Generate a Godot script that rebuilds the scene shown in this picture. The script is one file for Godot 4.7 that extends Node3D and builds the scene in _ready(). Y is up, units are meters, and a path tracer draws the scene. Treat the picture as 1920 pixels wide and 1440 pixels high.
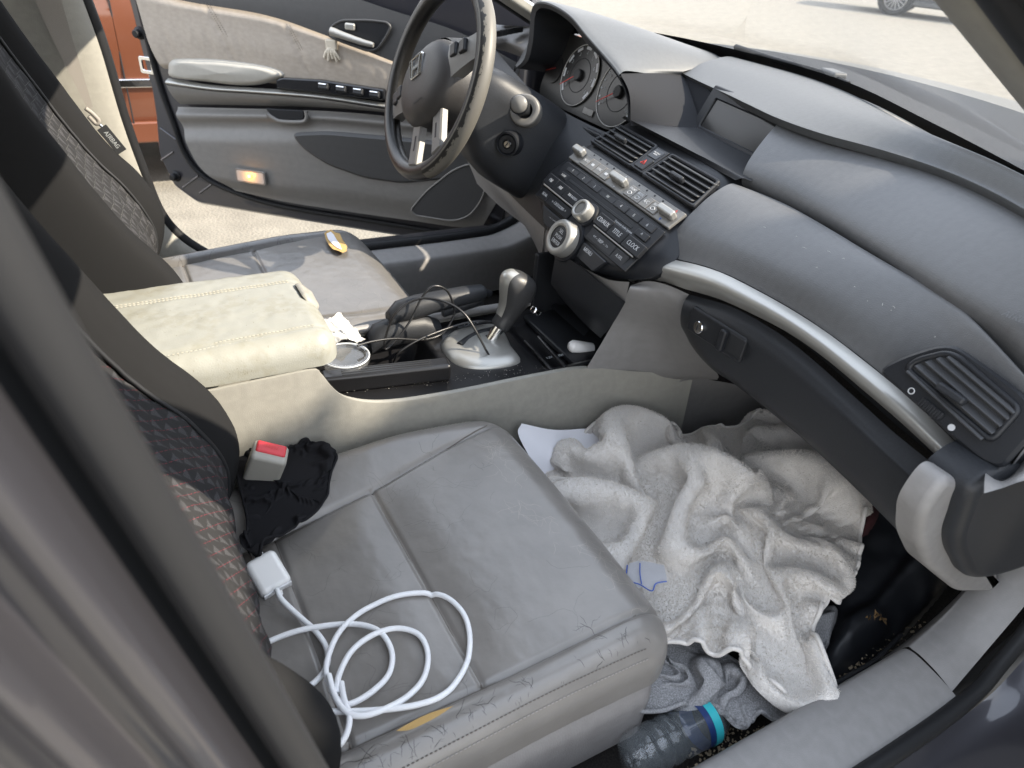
extends Node3D

# ---------------------------------------------------------------- mesh builder
class MB:
	var v := PackedVector3Array()
	var n := PackedVector3Array()
	var t := PackedVector2Array()
	var ix := PackedInt32Array()

	# a sheet through rows of points; wrap closes each row on itself
	func grid(rows: Array, wrap := false, us := 1.0, vs := 1.0, uvs := []) -> MB:
		var h: int = rows.size()
		var w: int = rows[0].size()
		var ww := w + (1 if wrap else 0)
		var b := v.size()
		var acc := PackedVector3Array()
		acc.resize(h * w)
		for i in h - 1:
			var r0: PackedVector3Array = rows[i]
			var r1: PackedVector3Array = rows[i + 1]
			for j in ww - 1:
				var k := (j + 1) % w
				var a := r0[j]
				var c := r1[k]
				var nn := (c - a).cross(r0[k] - r1[j])
				acc[i * w + j] += nn
				acc[i * w + k] += nn
				acc[(i + 1) * w + j] += nn
				acc[(i + 1) * w + k] += nn
		for i in h:
			var r: PackedVector3Array = rows[i]
			for j in ww:
				var k := j % w
				v.append(r[k])
				n.append(acc[i * w + k].normalized())
				if uvs.size():
					t.append(uvs[i][k])
				else:
					t.append(Vector2(us * j / (ww - 1), vs * i / (h - 1)))
		for i in h - 1:
			for j in ww - 1:
				var p := b + i * ww + j
				ix.append_array([p, p + 1, p + ww + 1, p, p + ww + 1, p + ww])
		return self

	# a flat face through a loop of points
	func face(loop: PackedVector3Array, uv_scale := 1.0) -> MB:
		var nn := Vector3.ZERO
		for i in loop.size():
			nn += loop[i].cross(loop[(i + 1) % loop.size()])
		nn = nn.normalized()
		var e := (loop[1] - loop[0]).normalized()
		var f := nn.cross(e)
		var flat := PackedVector2Array()
		for p in loop:
			flat.append(Vector2((p - loop[0]).dot(e), (p - loop[0]).dot(f)))
		var tr := Geometry2D.triangulate_polygon(flat)
		var b := v.size()
		for i in loop.size():
			v.append(loop[i])
			t.append(flat[i] * uv_scale)
		if tr.size():
			var q := (loop[tr[2]] - loop[tr[0]]).cross(loop[tr[1]] - loop[tr[0]]).normalized()
			for i in loop.size():
				n.append(q)
			for i in tr:
				ix.append(b + i)
		else:
			# a fan about the middle
			var mid := Vector3.ZERO
			for p in loop:
				mid += p / loop.size()
			v.append(mid)
			t.append(Vector2.ZERO)
			for i in loop.size() + 1:
				n.append(-nn)
			for i in loop.size():
				ix.append_array([b + loop.size(), b + i, b + (i + 1) % loop.size()])
		return self

	# sharp-edged strip between two loops
	func band(a: PackedVector3Array, c: PackedVector3Array) -> MB:
		for i in a.size():
			var k := (i + 1) % a.size()
			var b := v.size()
			var nn := (c[k] - a[i]).cross(a[k] - c[i]).normalized()
			for p in [a[i], a[k], c[k], c[i]]:
				v.append(p)
				n.append(nn)
				t.append(Vector2.ZERO)
			ix.append_array([b, b + 1, b + 2, b, b + 2, b + 3])
		return self

	func add(o: MB, xf := Transform3D.IDENTITY) -> MB:
		var b := v.size()
		for p in o.v:
			v.append(xf * p)
		for p in o.n:
			n.append((xf.basis * p).normalized())
		t.append_array(o.t)
		for i in o.ix:
			ix.append(b + i)
		return self

	func mesh() -> ArrayMesh:
		var a := []
		a.resize(Mesh.ARRAY_MAX)
		a[Mesh.ARRAY_VERTEX] = v
		a[Mesh.ARRAY_NORMAL] = n
		a[Mesh.ARRAY_TEX_UV] = t
		a[Mesh.ARRAY_INDEX] = ix
		var m := ArrayMesh.new()
		m.add_surface_from_arrays(Mesh.PRIMITIVE_TRIANGLES, a)
		return m

# ---------------------------------------------------------------- curves and shapes
func cr(p0: Vector3, p1: Vector3, p2: Vector3, p3: Vector3, f: float) -> Vector3:
	var f2 := f * f
	var f3 := f2 * f
	return 0.5 * (2.0 * p1 + (p2 - p0) * f + (2.0 * p0 - 5.0 * p1 + 4.0 * p2 - p3) * f2 + (3.0 * p1 - p0 - 3.0 * p2 + p3) * f3)

# a smooth line through points, resampled to count points
func spline(pts, count: int, closed := false) -> PackedVector3Array:
	var out := PackedVector3Array()
	var m: int = pts.size()
	var span := m if closed else m - 1
	for i in count:
		var s := float(i) / (count if closed else count - 1) * span
		var k := mini(int(s), span - 1)
		var f := s - k
		if closed:
			out.append(cr(pts[(k - 1 + m) % m], pts[k], pts[(k + 1) % m], pts[(k + 2) % m], f))
		else:
			var a: Vector3 = pts[k - 1] if k > 0 else 2.0 * pts[0] - pts[1]
			var d: Vector3 = pts[k + 2] if k + 2 < m else 2.0 * pts[m - 1] - pts[m - 2]
			out.append(cr(a, pts[k], pts[k + 1], d, f))
	return out

func even(p: PackedVector3Array, count: int) -> PackedVector3Array:
	var len_at := PackedFloat32Array([0.0])
	for i in range(1, p.size()):
		len_at.append(len_at[i - 1] + p[i].distance_to(p[i - 1]))
	var out := PackedVector3Array()
	var k := 0
	for i in count:
		var s := len_at[-1] * i / (count - 1)
		while k < p.size() - 2 and len_at[k + 1] < s:
			k += 1
		out.append(p[k].lerp(p[k + 1], clampf((s - len_at[k]) / maxf(len_at[k + 1] - len_at[k], 1e-9), 0, 1)))
	return out

# smooth sheet through rows of control points
func sheet(rows: Array, nu: int, nv: int) -> Array:
	var mid := []
	for r in rows:
		mid.append(spline(r, nu))
	var out := []
	for i in nv:
		var p := PackedVector3Array()
		p.resize(nu)
		out.append(p)
	for j in nu:
		var col := PackedVector3Array()
		for r in mid:
			col.append(r[j])
		var c := spline(col, nv)
		for i in nv:
			out[i][j] = c[i]
	return out

# straight rows between two lines
func ruled(a: PackedVector3Array, b: PackedVector3Array, nv := 2) -> Array:
	var out := []
	for i in nv:
		var r := PackedVector3Array()
		for j in a.size():
			r.append(a[j].lerp(b[j], float(i) / (nv - 1)))
		out.append(r)
	return out

func tube(pts: PackedVector3Array, radius, sides := 8, closed := false, caps := true) -> MB:
	var m := MB.new()
	var rows := []
	var c := pts.size()
	var up := Vector3.UP
	var uv := []
	var run := 0.0
	for i in c + (1 if closed else 0):
		var k := i % c
		var tan: Vector3
		if closed:
			tan = (pts[(k + 1) % c] - pts[(k - 1 + c) % c]).normalized()
		else:
			tan = (pts[mini(k + 1, c - 1)] - pts[maxi(k - 1, 0)]).normalized()
		if i == 0:
			up = tan.cross(Vector3(0.31, 0.87, 0.38)).normalized()
			if up.length() < 0.1:
				up = tan.cross(Vector3.RIGHT).normalized()
		else:
			up = (up - tan * up.dot(tan)).normalized()
			run += pts[k].distance_to(pts[(k - 1 + c) % c])
		var side := tan.cross(up)
		var r: float = radius if (radius is float or radius is int) else radius[mini(k, radius.size() - 1)]
		var row := PackedVector3Array()
		var ur := PackedVector2Array()
		for j in sides:
			var a := TAU * j / sides
			row.append(pts[k] + (up * cos(a) + side * sin(a)) * r)
			ur.append(Vector2(float(j) / sides, run))
		rows.append(row)
		uv.append(ur)
	if closed:
		rows[c] = rows[0]
	m.grid(rows, true, 1, 1, uv)
	if caps and not closed:
		m.face(rows[0])
		m.face(rows[c - 1])
	return m

# box with rounded edges and corners
func rbox(size: Vector3, r: float, k := 3, center := Vector3.ZERO) -> MB:
	var m := MB.new()
	r = minf(r, minf(size.x, minf(size.y, size.z)) * 0.499)
	var inner := size * 0.5 - Vector3.ONE * r
	for ax in 3:
		for s in [-1.0, 1.0]:
			var b := m.v.size()
			var w := 2 * (k + 1)
			for i in w:
				for j in w:
					var q := Vector3.ZERO
					var st := Vector3.ZERO
					var c := [i, j]
					var dirs := Vector3.ZERO
					for d in 2:
						var idx: int = c[d]
						var sgn := -1.0 if idx <= k else 1.0
						var f := (1.0 - float(idx) / k) if idx <= k else float(idx - k - 1) / k
						var ang := f * PI / 4.0
						st[(ax + 1 + d) % 3] = sgn
						dirs[(ax + 1 + d) % 3] = sgn * tan(ang)
					dirs[ax] = s
					st[ax] = s
					var nn := dirs.normalized()
					q = center + st * inner + nn * r
					m.v.append(q)
					m.n.append(nn)
					m.t.append(Vector2(q[(ax + 1) % 3], q[(ax + 2) % 3]))
			for i in w - 1:
				for j in w - 1:
					var p := b + i * w + j
					if s > 0:
						m.ix.append_array([p, p + 1, p + w + 1, p, p + w + 1, p + w])
					else:
						m.ix.append_array([p, p + w + 1, p + 1, p, p + w, p + w + 1])
	return m

func inset(poly: PackedVector2Array, d: float) -> PackedVector2Array:
	var out := PackedVector2Array()
	var m := poly.size()
	var area := 0.0
	for i in m:
		area += poly[i].cross(poly[(i + 1) % m])
	var sg := 1.0 if area > 0 else -1.0
	for i in m:
		var e0 := (poly[i] - poly[(i - 1 + m) % m]).normalized()
		var e1 := (poly[(i + 1) % m] - poly[i]).normalized()
		var n0 := Vector2(-e0.y, e0.x) * sg
		var n1 := Vector2(-e1.y, e1.x) * sg
		var bis := (n0 + n1)
		var q := bis.length()
		bis = n0 if q < 0.1 else bis / q
		out.append(poly[i] + bis * d / maxf(bis.dot(n0), 0.5))
	return out

func lift(poly: PackedVector2Array, z: float) -> PackedVector3Array:
	var o := PackedVector3Array()
	for p in poly:
		o.append(Vector3(p.x, p.y, z))
	return o

# plate with a chamfered front edge: outline in xy, front towards +z
func plate(poly: PackedVector2Array, d: float, bev := 0.001, back := true) -> MB:
	var m := MB.new()
	var top := inset(poly, bev)
	m.face(lift(top, d))
	if bev > 0:
		m.band(lift(top, d), lift(poly, d - bev))
	m.band(lift(poly, d - bev), lift(poly, 0))
	if back:
		var q := lift(poly, 0)
		q.reverse()
		m.face(q)
	return m

# plate with softly rounded front edges
func soft_plate(poly: PackedVector2Array, d: float, r: float) -> MB:
	var rows := [lift(poly, 0), lift(poly, (d - r) * 0.5)]
	for k in 6:
		var a := k / 5.0 * PI / 2
		rows.append(lift(inset(poly, r * (1.0 - cos(a))), d - r + r * sin(a)))
	var m := MB.new().grid(rows, true)
	m.face(rows[-1])
	return m

func round_rect(w: float, h: float, r: float, k := 4) -> PackedVector2Array:
	var o := PackedVector2Array()
	for c in 4:
		var cx: float = [1, -1, -1, 1][c] * (w / 2 - r)
		var cy: float = [1, 1, -1, -1][c] * (h / 2 - r)
		for i in k + 1:
			var a := PI / 2 * (c + float(i) / k)
			o.append(Vector2(cx + cos(a) * r, cy + sin(a) * r))
	return o

func round_poly(pts: PackedVector2Array, r: float, k := 4) -> PackedVector2Array:
	var o := PackedVector2Array()
	var m := pts.size()
	for i in m:
		var p := pts[i]
		var a := (pts[(i - 1 + m) % m] - p)
		var b := (pts[(i + 1) % m] - p)
		var rr := minf(r, minf(a.length(), b.length()) * 0.49)
		var s := p + a.normalized() * rr
		var e := p + b.normalized() * rr
		for j in k + 1:
			var f := float(j) / k
			o.append(s.lerp(p, f).lerp(p.lerp(e, f), f))
	return o

# plate with a hole: a frame between two outlines of the same number of points
func frame(outer: PackedVector2Array, hole: PackedVector2Array, d: float, bev := 0.001) -> MB:
	var m := MB.new()
	var o1 := inset(outer, bev)
	var h1 := inset(hole, -bev)
	m.band(lift(o1, d), lift(outer, d - bev))
	m.band(lift(outer, d - bev), lift(outer, 0))
	m.band(lift(h1, d), lift(o1, d))
	m.band(lift(hole, d - bev), lift(h1, d))
	m.band(lift(hole, 0), lift(hole, d - bev))
	m.band(lift(outer, 0), lift(hole, 0))
	return m

# solid of revolution about +y; points are (radius, height); sharp keeps each step crisp
func lathe(profile: PackedVector2Array, count := 24, sharp := true) -> MB:
	var m := MB.new()
	var rows := []
	for p in profile:
		var r := PackedVector3Array()
		for i in count:
			var a := TAU * i / count
			r.append(Vector3(cos(a) * p.x, p.y, sin(a) * p.x))
		rows.append(r)
	if sharp:
		for i in rows.size() - 1:
			m.grid([rows[i], rows[i + 1]], true)
	else:
		m.grid(rows, true)
	return m

# loft through closed rings
func loft(rings: Array, caps := true) -> MB:
	var m := MB.new()
	m.grid(rings, true)
	if caps:
		m.face(rings[0])
		m.face(rings[-1])
	return m

func basis_from(zdir: Vector3, ydir: Vector3) -> Basis:
	var z := zdir.normalized()
	var x := ydir.cross(z).normalized()
	return Basis(x, z.cross(x), z)

# cloth or cushion laid over a rounded block: size of the flat top, radius of the roll, drop of the sides.
# sides = which edges roll over: x-, x+, z-, z+. height(x, z) is added to the top
func drape(hx: float, z0: float, z1: float, r: float, drop: float, sides: Array, nx: int, nz: int, height: Callable, uv_unit := 1.0) -> Array:
	var ext := r * PI / 2 + drop
	var a0 := -hx - (ext - r if sides[0] else 0.0)
	var a1 := hx + (ext - r if sides[1] else 0.0)
	var b0 := z0 - (ext - r if sides[2] else 0.0)
	var b1 := z1 + (ext - r if sides[3] else 0.0)
	var ix0 := -hx + (r if sides[0] else 0.0)
	var ix1 := hx - (r if sides[1] else 0.0)
	var iz0 := z0 + (r if sides[2] else 0.0)
	var iz1 := z1 - (r if sides[3] else 0.0)
	var rows := []
	var uvs := []
	for i in nz:
		var row := PackedVector3Array()
		var ur := PackedVector2Array()
		var b := lerpf(b0, b1, float(i) / (nz - 1))
		for j in nx:
			var a := lerpf(a0, a1, float(j) / (nx - 1))
			var ca := clampf(a, ix0, ix1)
			var cb := clampf(b, iz0, iz1)
			var e := Vector2(a - ca, b - cb)
			var l := e.length()
			var px := ca
			var pz := cb
			var dn := 0.0
			if l > 1e-6:
				var dir := e / l
				var out: float
				if l < r * PI / 2:
					out = r * sin(l / r)
					dn = r * (1.0 - cos(l / r))
				else:
					out = r
					dn = r + minf(l - r * PI / 2, drop)
				px += dir.x * out
				pz += dir.y * out
			row.append(Vector3(px, height.call(px, pz) - dn, pz))
			ur.append(Vector2(a, b) * uv_unit)
		rows.append(row)
		uvs.append(ur)
	return [rows, uvs]

# ---------------------------------------------------------------- nodes
func wx(o: Node) -> Transform3D:
	if o == self or o == null:
		return Transform3D.IDENTITY
	return wx(o.get_parent()) * o.transform

var used := {}
func numbered(called: String) -> String:
	used[called] = used.get(called, -1) + 1
	return called if used[called] == 0 else "%s_%03d" % [called, used[called]]

func thing(called: String, label: String, category: String, at := Vector3.ZERO, group := "") -> Node3D:
	var o := Node3D.new()
	o.name = numbered(called)
	add_child(o)
	o.position = at
	o.set_meta("label", label)
	o.set_meta("category", category)
	o.set_meta("kind", "thing")
	if group:
		o.set_meta("group", group)
	return o

# one mesh, given in world coordinates (or moved there by xf)
func put(called: String, mesh, material: Material, parent: Node = self, xf := Transform3D.IDENTITY, label := "") -> MeshInstance3D:
	var o := MeshInstance3D.new()
	o.mesh = mesh.mesh() if mesh is MB else mesh
	o.material_override = material
	o.name = numbered(called) if parent == self else called
	parent.add_child(o, true)
	o.transform = wx(parent).affine_inverse() * xf
	if label:
		o.set_meta("label", label)
	return o

func tag(o: Node, label: String, category: String, group := "", kind := "") -> void:
	if label:
		o.set_meta("label", label)
	if category:
		o.set_meta("category", category)
	if group:
		o.set_meta("group", group)
	if kind:
		o.set_meta("kind", kind)

func structure(called: String, mesh, material: Material, label := "") -> MeshInstance3D:
	var o := put(called, mesh, material)
	tag(o, label, "", "", "structure")
	return o

var font: SystemFont
func letters(text: String, height: float, xf: Transform3D, material: Material, parent: Node, bold := false) -> MeshInstance3D:
	if font == null:
		font = SystemFont.new()
		font.font_names = PackedStringArray(["Droid Sans"])
	var t := TextMesh.new()
	t.text = text
	t.font = font
	t.font_size = 32
	t.pixel_size = height / 23.0
	t.depth = 0.00025 if not bold else 0.0006
	t.curve_step = 4.0
	return put("lettering", t, material, parent, xf)

# ---------------------------------------------------------------- materials
func lin(r: float, g: float, b: float) -> Color:
	return Color(r, g, b).linear_to_srgb()

func mat(c: Color, rough := 0.6, metal := 0.0) -> StandardMaterial3D:
	var m := StandardMaterial3D.new()
	m.albedo_color = c.linear_to_srgb()
	m.roughness = rough
	m.metallic = metal
	return m

func noise_image(size: int, freq: float, type: int, seed_: int, octaves := 4) -> Image:
	var f := FastNoiseLite.new()
	f.seed = seed_
	f.noise_type = type
	f.frequency = freq
	f.fractal_octaves = octaves
	if type == FastNoiseLite.TYPE_CELLULAR:
		f.cellular_return_type = FastNoiseLite.RETURN_DISTANCE2_SUB
		f.fractal_type = FastNoiseLite.FRACTAL_NONE
		f.cellular_jitter = 0.9
	return f.get_seamless_image(size, size)

func tex(im: Image) -> ImageTexture:
	return ImageTexture.create_from_image(im)

# near-white mottling that multiplies the base colour
func mottle(size: int, freq: float, seed_: int, low: float, high := 1.0) -> ImageTexture:
	var im := noise_image(size, freq, FastNoiseLite.TYPE_SIMPLEX_SMOOTH, seed_, 5)
	im.convert(Image.FORMAT_RGB8)
	var d := im.get_data()
	for i in d.size():
		d[i] = int(255.0 * lerpf(low, high, d[i] / 255.0))
	return tex(Image.create_from_data(size, size, false, Image.FORMAT_RGB8, d))

func grained(m: StandardMaterial3D, height: Texture2D, scale: float, per_metre: float, color: Texture2D = null) -> StandardMaterial3D:
	m.uv1_triplanar = true
	m.uv1_world_triplanar = true
	m.uv1_scale = Vector3.ONE * per_metre
	if height:
		m.heightmap_enabled = true
		m.heightmap_texture = height
		m.heightmap_scale = scale
	if color:
		m.albedo_texture = color
	return m

func seg_dist(p: Vector2, line: PackedVector2Array) -> float:
	var best := 1e9
	for i in line.size() - 1:
		var q := Geometry2D.get_closest_point_to_segment(p, line[i], line[i + 1])
		best = minf(best, p.distance_squared_to(q))
	return sqrt(best)

var M := {}
var rng := RandomNumberGenerator.new()

func _ready() -> void:
	rng.seed = 7
	# camera: a phone held beside the front passenger's open door, looking across the cabin
	var cam := Camera3D.new()
	cam.name = "camera"
	cam.transform = Transform3D(Basis(Vector3(0.47317, 0.08282, -0.87707), Vector3(-0.52017, 0.82976, -0.20228), Vector3(0.71100, 0.55194, 0.43570)), Vector3(0.98, 1.19, -0.02))
	cam.fov = 56.8
	cam.near = 0.02
	cam.far = 400.0
	var lens := CameraAttributesPhysical.new()
	lens.frustum_focal_length = 7.0
	lens.exposure_aperture = 2.1
	lens.frustum_focus_distance = 1.12
	lens.frustum_near = 0.02
	lens.frustum_far = 400.0
	cam.attributes = lens
	add_child(cam)
	cam.fov = 56.8
	cam.current = true

	var env := Environment.new()
	env.background_mode = Environment.BG_SKY
	var sm := ProceduralSkyMaterial.new()
	sm.sky_top_color = Color(0.63, 0.665, 0.72)
	sm.sky_horizon_color = Color(0.89, 0.88, 0.86)
	sm.sky_curve = 0.25
	sm.ground_bottom_color = Color(0.45, 0.44, 0.42)
	sm.ground_horizon_color = Color(0.70, 0.69, 0.67)
	sm.energy_multiplier = 2.4
	var sky := Sky.new()
	sky.sky_material = sm
	env.sky = sky
	env.tonemap_mode = Environment.TONE_MAPPER_LINEAR
	env.tonemap_exposure = 2.3
	env.sdfgi_enabled = true
	env.ssao_enabled = true
	env.ssil_enabled = true
	var we := WorldEnvironment.new()
	we.name = "world"
	we.environment = env
	add_child(we)

	var sun := DirectionalLight3D.new()
	sun.name = "sun"
	sun.light_energy = 1.6
	sun.light_color = Color(1.0, 0.95, 0.87)
	sun.light_angular_distance = 0.5
	sun.shadow_enabled = true
	add_child(sun)
	sun.look_at_from_position(SUN_FROM, Vector3.ZERO)

	make_materials()
	setting()
	car_shell()
	driver_door()
	dashboard()
	centre_stack()
	instrument_cluster()
	steering()
	console()
	seats()
	belongings()

const SUN_FROM := Vector3(0.75, 1.0, -1.0)

func make_materials() -> void:
	var grain := tex(noise_image(512, 0.055, FastNoiseLite.TYPE_CELLULAR, 3))
	var fine := tex(noise_image(512, 0.12, FastNoiseLite.TYPE_SIMPLEX_SMOOTH, 5, 3))
	var soft := mottle(512, 0.006, 9, 0.93)
	var dusty := mottle(512, 0.03, 21, 0.86)
	var smear := mottle(1024, 0.004, 25, 0.92)
	M.grain = grain
	M.fine = fine
	M.soft = soft
	# cabin plastics and leathers
	M.beige = grained(mat(Color(0.315, 0.305, 0.27), 0.5), grain, 0.016, 14.0, soft)
	M.door_arm = grained(mat(Color(0.40, 0.385, 0.345), 0.5), grain, 0.016, 14.0, soft)
	M.armrest = stained(Color(0.285, 0.288, 0.258))
	M.grey_trim = grained(mat(Color(0.25, 0.243, 0.238), 0.5), grain, 0.014, 14.0, soft)
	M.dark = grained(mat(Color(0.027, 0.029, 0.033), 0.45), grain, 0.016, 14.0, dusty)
	M.dash_top = grained(mat(Color(0.092, 0.096, 0.099), 0.5), grain, 0.018, 16.0, smear)
	M.dash_low = grained(mat(Color(0.108, 0.110, 0.113), 0.42), grain, 0.022, 16.0, smear)
	M.smooth_dark = grained(mat(Color(0.019, 0.0205, 0.024), 0.4), fine, 0.003, 20.0, dusty)
	M.gloss_black = mat(Color(0.012, 0.013, 0.016), 0.14)
	M.soft_dark = grained(mat(Color(0.028, 0.029, 0.032), 0.8), grain, 0.016, 14.0)
	M.soft_dark.metallic_specular = 0.15
	M.black = mat(Color(0.012, 0.013, 0.015), 0.6)
	M.rubber = grained(mat(Color(0.017, 0.0175, 0.019), 0.5), fine, 0.004, 20.0)
	M.rubber.metallic_specular = 0.35
	M.silver = mat(Color(0.42, 0.415, 0.39), 0.36, 0.6)
	M.silver_knob = grained(mat(Color(0.36, 0.355, 0.335), 0.42, 0.6), fine, 0.003, 60.0)
	M.chrome = mat(Color(0.80, 0.80, 0.80), 0.08, 1.0)
	M.grey_button = grained(mat(Color(0.155, 0.15, 0.14), 0.4), fine, 0.002, 30.0)
	M.print = mat(Color(0.52, 0.53, 0.54), 0.6)
	M.print_dim = mat(Color(0.35, 0.37, 0.38), 0.6)
	M.print_red = mat(Color(0.6, 0.06, 0.05), 0.5)
	M.print_blue = mat(Color(0.05, 0.15, 0.5), 0.5)
	M.door_leather = grained(mat(Color(0.40, 0.35, 0.295), 0.45), grain, 0.014, 14.0, mottle(512, 0.008, 41, 0.90))
	M.door_grey = grained(mat(Color(0.20, 0.193, 0.182), 0.5), grain, 0.014, 14.0, soft)
	M.door_dark = grained(mat(Color(0.055, 0.055, 0.056), 0.5), grain, 0.014, 14.0, soft)
	M.carpet = grained(mat(Color(0.045, 0.038, 0.034), 0.95), tex(noise_image(512, 0.2, FastNoiseLite.TYPE_SIMPLEX, 8, 3)), 0.25, 10.0, mottle(512, 0.05, 51, 0.45))
	M.headliner = mat(Color(0.42, 0.40, 0.36), 0.9)
	# body paint: dark brown-grey metallic
	var flake := mottle(512, 0.3, 61, 0.7)
	var paint := grained(mat(Color(0.080, 0.079, 0.092), 0.28, 0.5), null, 0, 30.0, flake)
	paint.clearcoat_enabled = true
	paint.clearcoat = 1.0
	paint.clearcoat_roughness = 0.04
	M.paint = paint
	var copper := grained(mat(Color(0.25, 0.085, 0.042), 0.38, 0.35), null, 0, 30.0, flake)
	copper.clearcoat_enabled = true
	copper.clearcoat = 1.0
	copper.clearcoat_roughness = 0.06
	M.copper = copper
	M.bonnet = grained(mat(Color(0.17, 0.17, 0.158), 0.65, 0.0), M.fine, 0.003, 20.0, flake)  # body paint lightened: dust and the reflected sky put into the colour
	M.slat = mat(Color(0.050, 0.052, 0.056), 0.45)
	M.spoke = mat(Color(0.19, 0.187, 0.18), 0.5, 0.25)
	var far_paint := mat(Color(0.05, 0.055, 0.06), 0.35, 0.4)
	far_paint.clearcoat_enabled = true
	far_paint.clearcoat = 1.0
	M.far_paint = far_paint
	M.tyre = mat(Color(0.018, 0.018, 0.018), 0.85)
	M.rim = mat(Color(0.5, 0.5, 0.5), 0.3, 0.8)
	var glass := mat(Color(0.9, 0.95, 0.92), 0.02)
	glass.transparency = BaseMaterial3D.TRANSPARENCY_ALPHA
	glass.albedo_color.a = 0.06
	M.glass = glass
	var dark_glass := mat(Color(0.02, 0.025, 0.025), 0.03)
	dark_glass.transparency = BaseMaterial3D.TRANSPARENCY_ALPHA
	dark_glass.albedo_color.a = 0.75
	M.dark_glass = dark_glass
	var clear := mat(Color(0.95, 0.97, 0.98), 0.05)
	clear.transparency = BaseMaterial3D.TRANSPARENCY_ALPHA
	clear.albedo_color.a = 0.05
	M.clear = clear
	M.seat_side = grained(mat(Color(0.27, 0.255, 0.245), 0.42), grain, 0.03, 10.0, soft)
	M.buckle = grained(mat(Color(0.36, 0.35, 0.315), 0.45), fine, 0.003, 30.0)
	M.red_plastic = mat(Color(0.62, 0.03, 0.045), 0.35)
	M.white_plastic = mat(Color(0.80, 0.80, 0.79), 0.28)
	M.paper = grained(mat(Color(0.72, 0.72, 0.76), 0.85), fine, 0.01, 12.0)
	M.knob_leather = grained(mat(Color(0.035, 0.035, 0.036), 0.40), grain, 0.02, 18.0)
	M.gloss_tray = grained(mat(Color(0.018, 0.018, 0.020), 0.30), fine, 0.004, 16.0, mottle(512, 0.05, 71, 0.6))
	M.dark_warm = grained(mat(Color(0.042, 0.040, 0.040), 0.48), grain, 0.02, 18.0, soft)
	M.dial_grey = mat(Color(0.035, 0.034, 0.032), 0.4)
	M.dial_face = mat(Color(0.018, 0.018, 0.018), 0.35)
	M.lcd = mat(Color(0.16, 0.155, 0.145), 0.3)
	M.screen_off = mat(Color(0.02, 0.02, 0.02), 0.16)
	M.dark.metallic_specular = 0.4
	M.smooth_dark.metallic_specular = 0.4
	M.grille = grained(mat(Color(0.040, 0.040, 0.041), 0.6), tex(noise_image(512, 0.25, FastNoiseLite.TYPE_CELLULAR, 81)), 0.05, 12.0)
	M.lamp_lens = mat(Color(0.55, 0.50, 0.46), 0.25)
	M.lamp_glow = mat(Color(1.0, 0.75, 0.4), 0.4)
	M.lamp_glow.emission_enabled = true
	M.lamp_glow.emission = Color(1.0, 0.68, 0.28)
	M.lamp_glow.emission_energy_multiplier = 2.5
	M.rim_black = grained(mat(Color(0.022, 0.021, 0.020), 0.34), grain, 0.018, 18.0, mottle(512, 0.02, 91, 0.55))
	# bare rim leather: black coat flaked away along ragged edges
	var wn := noise_image(512, 0.022, FastNoiseLite.TYPE_SIMPLEX_SMOOTH, 95, 6)
	var wear := Image.create(512, 512, false, Image.FORMAT_RGB8)
	for y in 512:
		for x in 512:
			var u := x / 512.0
			var edge := 0.02 + 0.90 * smoothstep(0.22, 0.36, absf(wrapf(u - 0.35, -0.5, 0.5)))
			var q := wn.get_pixel(x, y).r
			var pale := smoothstep(edge - 0.03, edge + 0.03, q)
			wear.set_pixel(x, y, Color(0.10, 0.10, 0.10).lerp(Color(0.44, 0.43, 0.40), pale))
	M.rim_worn = mat(Color(0.72, 0.72, 0.72), 0.5)
	M.rim_worn.albedo_texture = tex(wear)
	M.rim_worn.uv1_scale = Vector3(1, 5, 1)
	make_seat_materials()
	M.fleece = grained(mat(Color(0.67, 0.64, 0.605), 0.95), tex(noise_image(512, 0.10, FastNoiseLite.TYPE_SIMPLEX, 82, 3)), 0.12, 8.0, mottle(512, 0.02, 83, 0.93))
	M.fleece.rim_enabled = true
	M.fleece.rim = 0.3
	M.pile = mat(Color(0.70, 0.67, 0.635), 0.95)
	M.pile.backlight_enabled = true
	M.pile.backlight = Color(0.7, 0.68, 0.65)
	M.heather = grained(mat(Color(0.44, 0.438, 0.445), 0.9), fine, 0.05, 9.0, mottle(512, 0.07, 84, 0.55))
	M.cover_black.metallic_specular = 0.15
	M.cover_red.metallic_specular = 0.2
	M.cover_white.metallic_specular = 0.2
	M.black_cloth = grained(mat(Color(0.016, 0.016, 0.018), 0.85), fine, 0.03, 30.0)
	M.black_cloth.metallic_specular = 0.2
	M.nylon = grained(mat(Color(0.010, 0.011, 0.014), 0.5), fine, 0.02, 20.0)
	M.maroon = grained(mat(Color(0.06, 0.015, 0.018), 0.9), fine, 0.05, 20.0)
	M.cable_white = grained(mat(Color(0.80, 0.81, 0.83), 0.5), fine, 0.003, 60.0)
	M.cable_black = mat(Color(0.014, 0.014, 0.015), 0.32)
	M.tissue = grained(mat(Color(0.82, 0.81, 0.78), 0.9), fine, 0.02, 20.0)
	M.teal = mat(Color(0.03, 0.42, 0.47), 0.35)
	M.navy = mat(Color(0.01, 0.03, 0.12), 0.35)
	M.sock = grained(mat(Color(0.46, 0.46, 0.48), 0.9), fine, 0.06, 40.0)
	M.blue_thread = mat(Color(0.05, 0.11, 0.42), 0.8)
	M.gel = mat(Color(0.02, 0.10, 0.16), 0.2)
	var crim := mat(Color(0.85, 0.88, 0.90), 0.08)
	crim.transparency = BaseMaterial3D.TRANSPARENCY_ALPHA
	crim.albedo_color.a = 0.55
	M.clear_rim = crim
	var pet := mat(Color(0.70, 0.78, 0.83), 0.03)
	pet.transparency = BaseMaterial3D.TRANSPARENCY_ALPHA
	pet.albedo_color.a = 0.07
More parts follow.
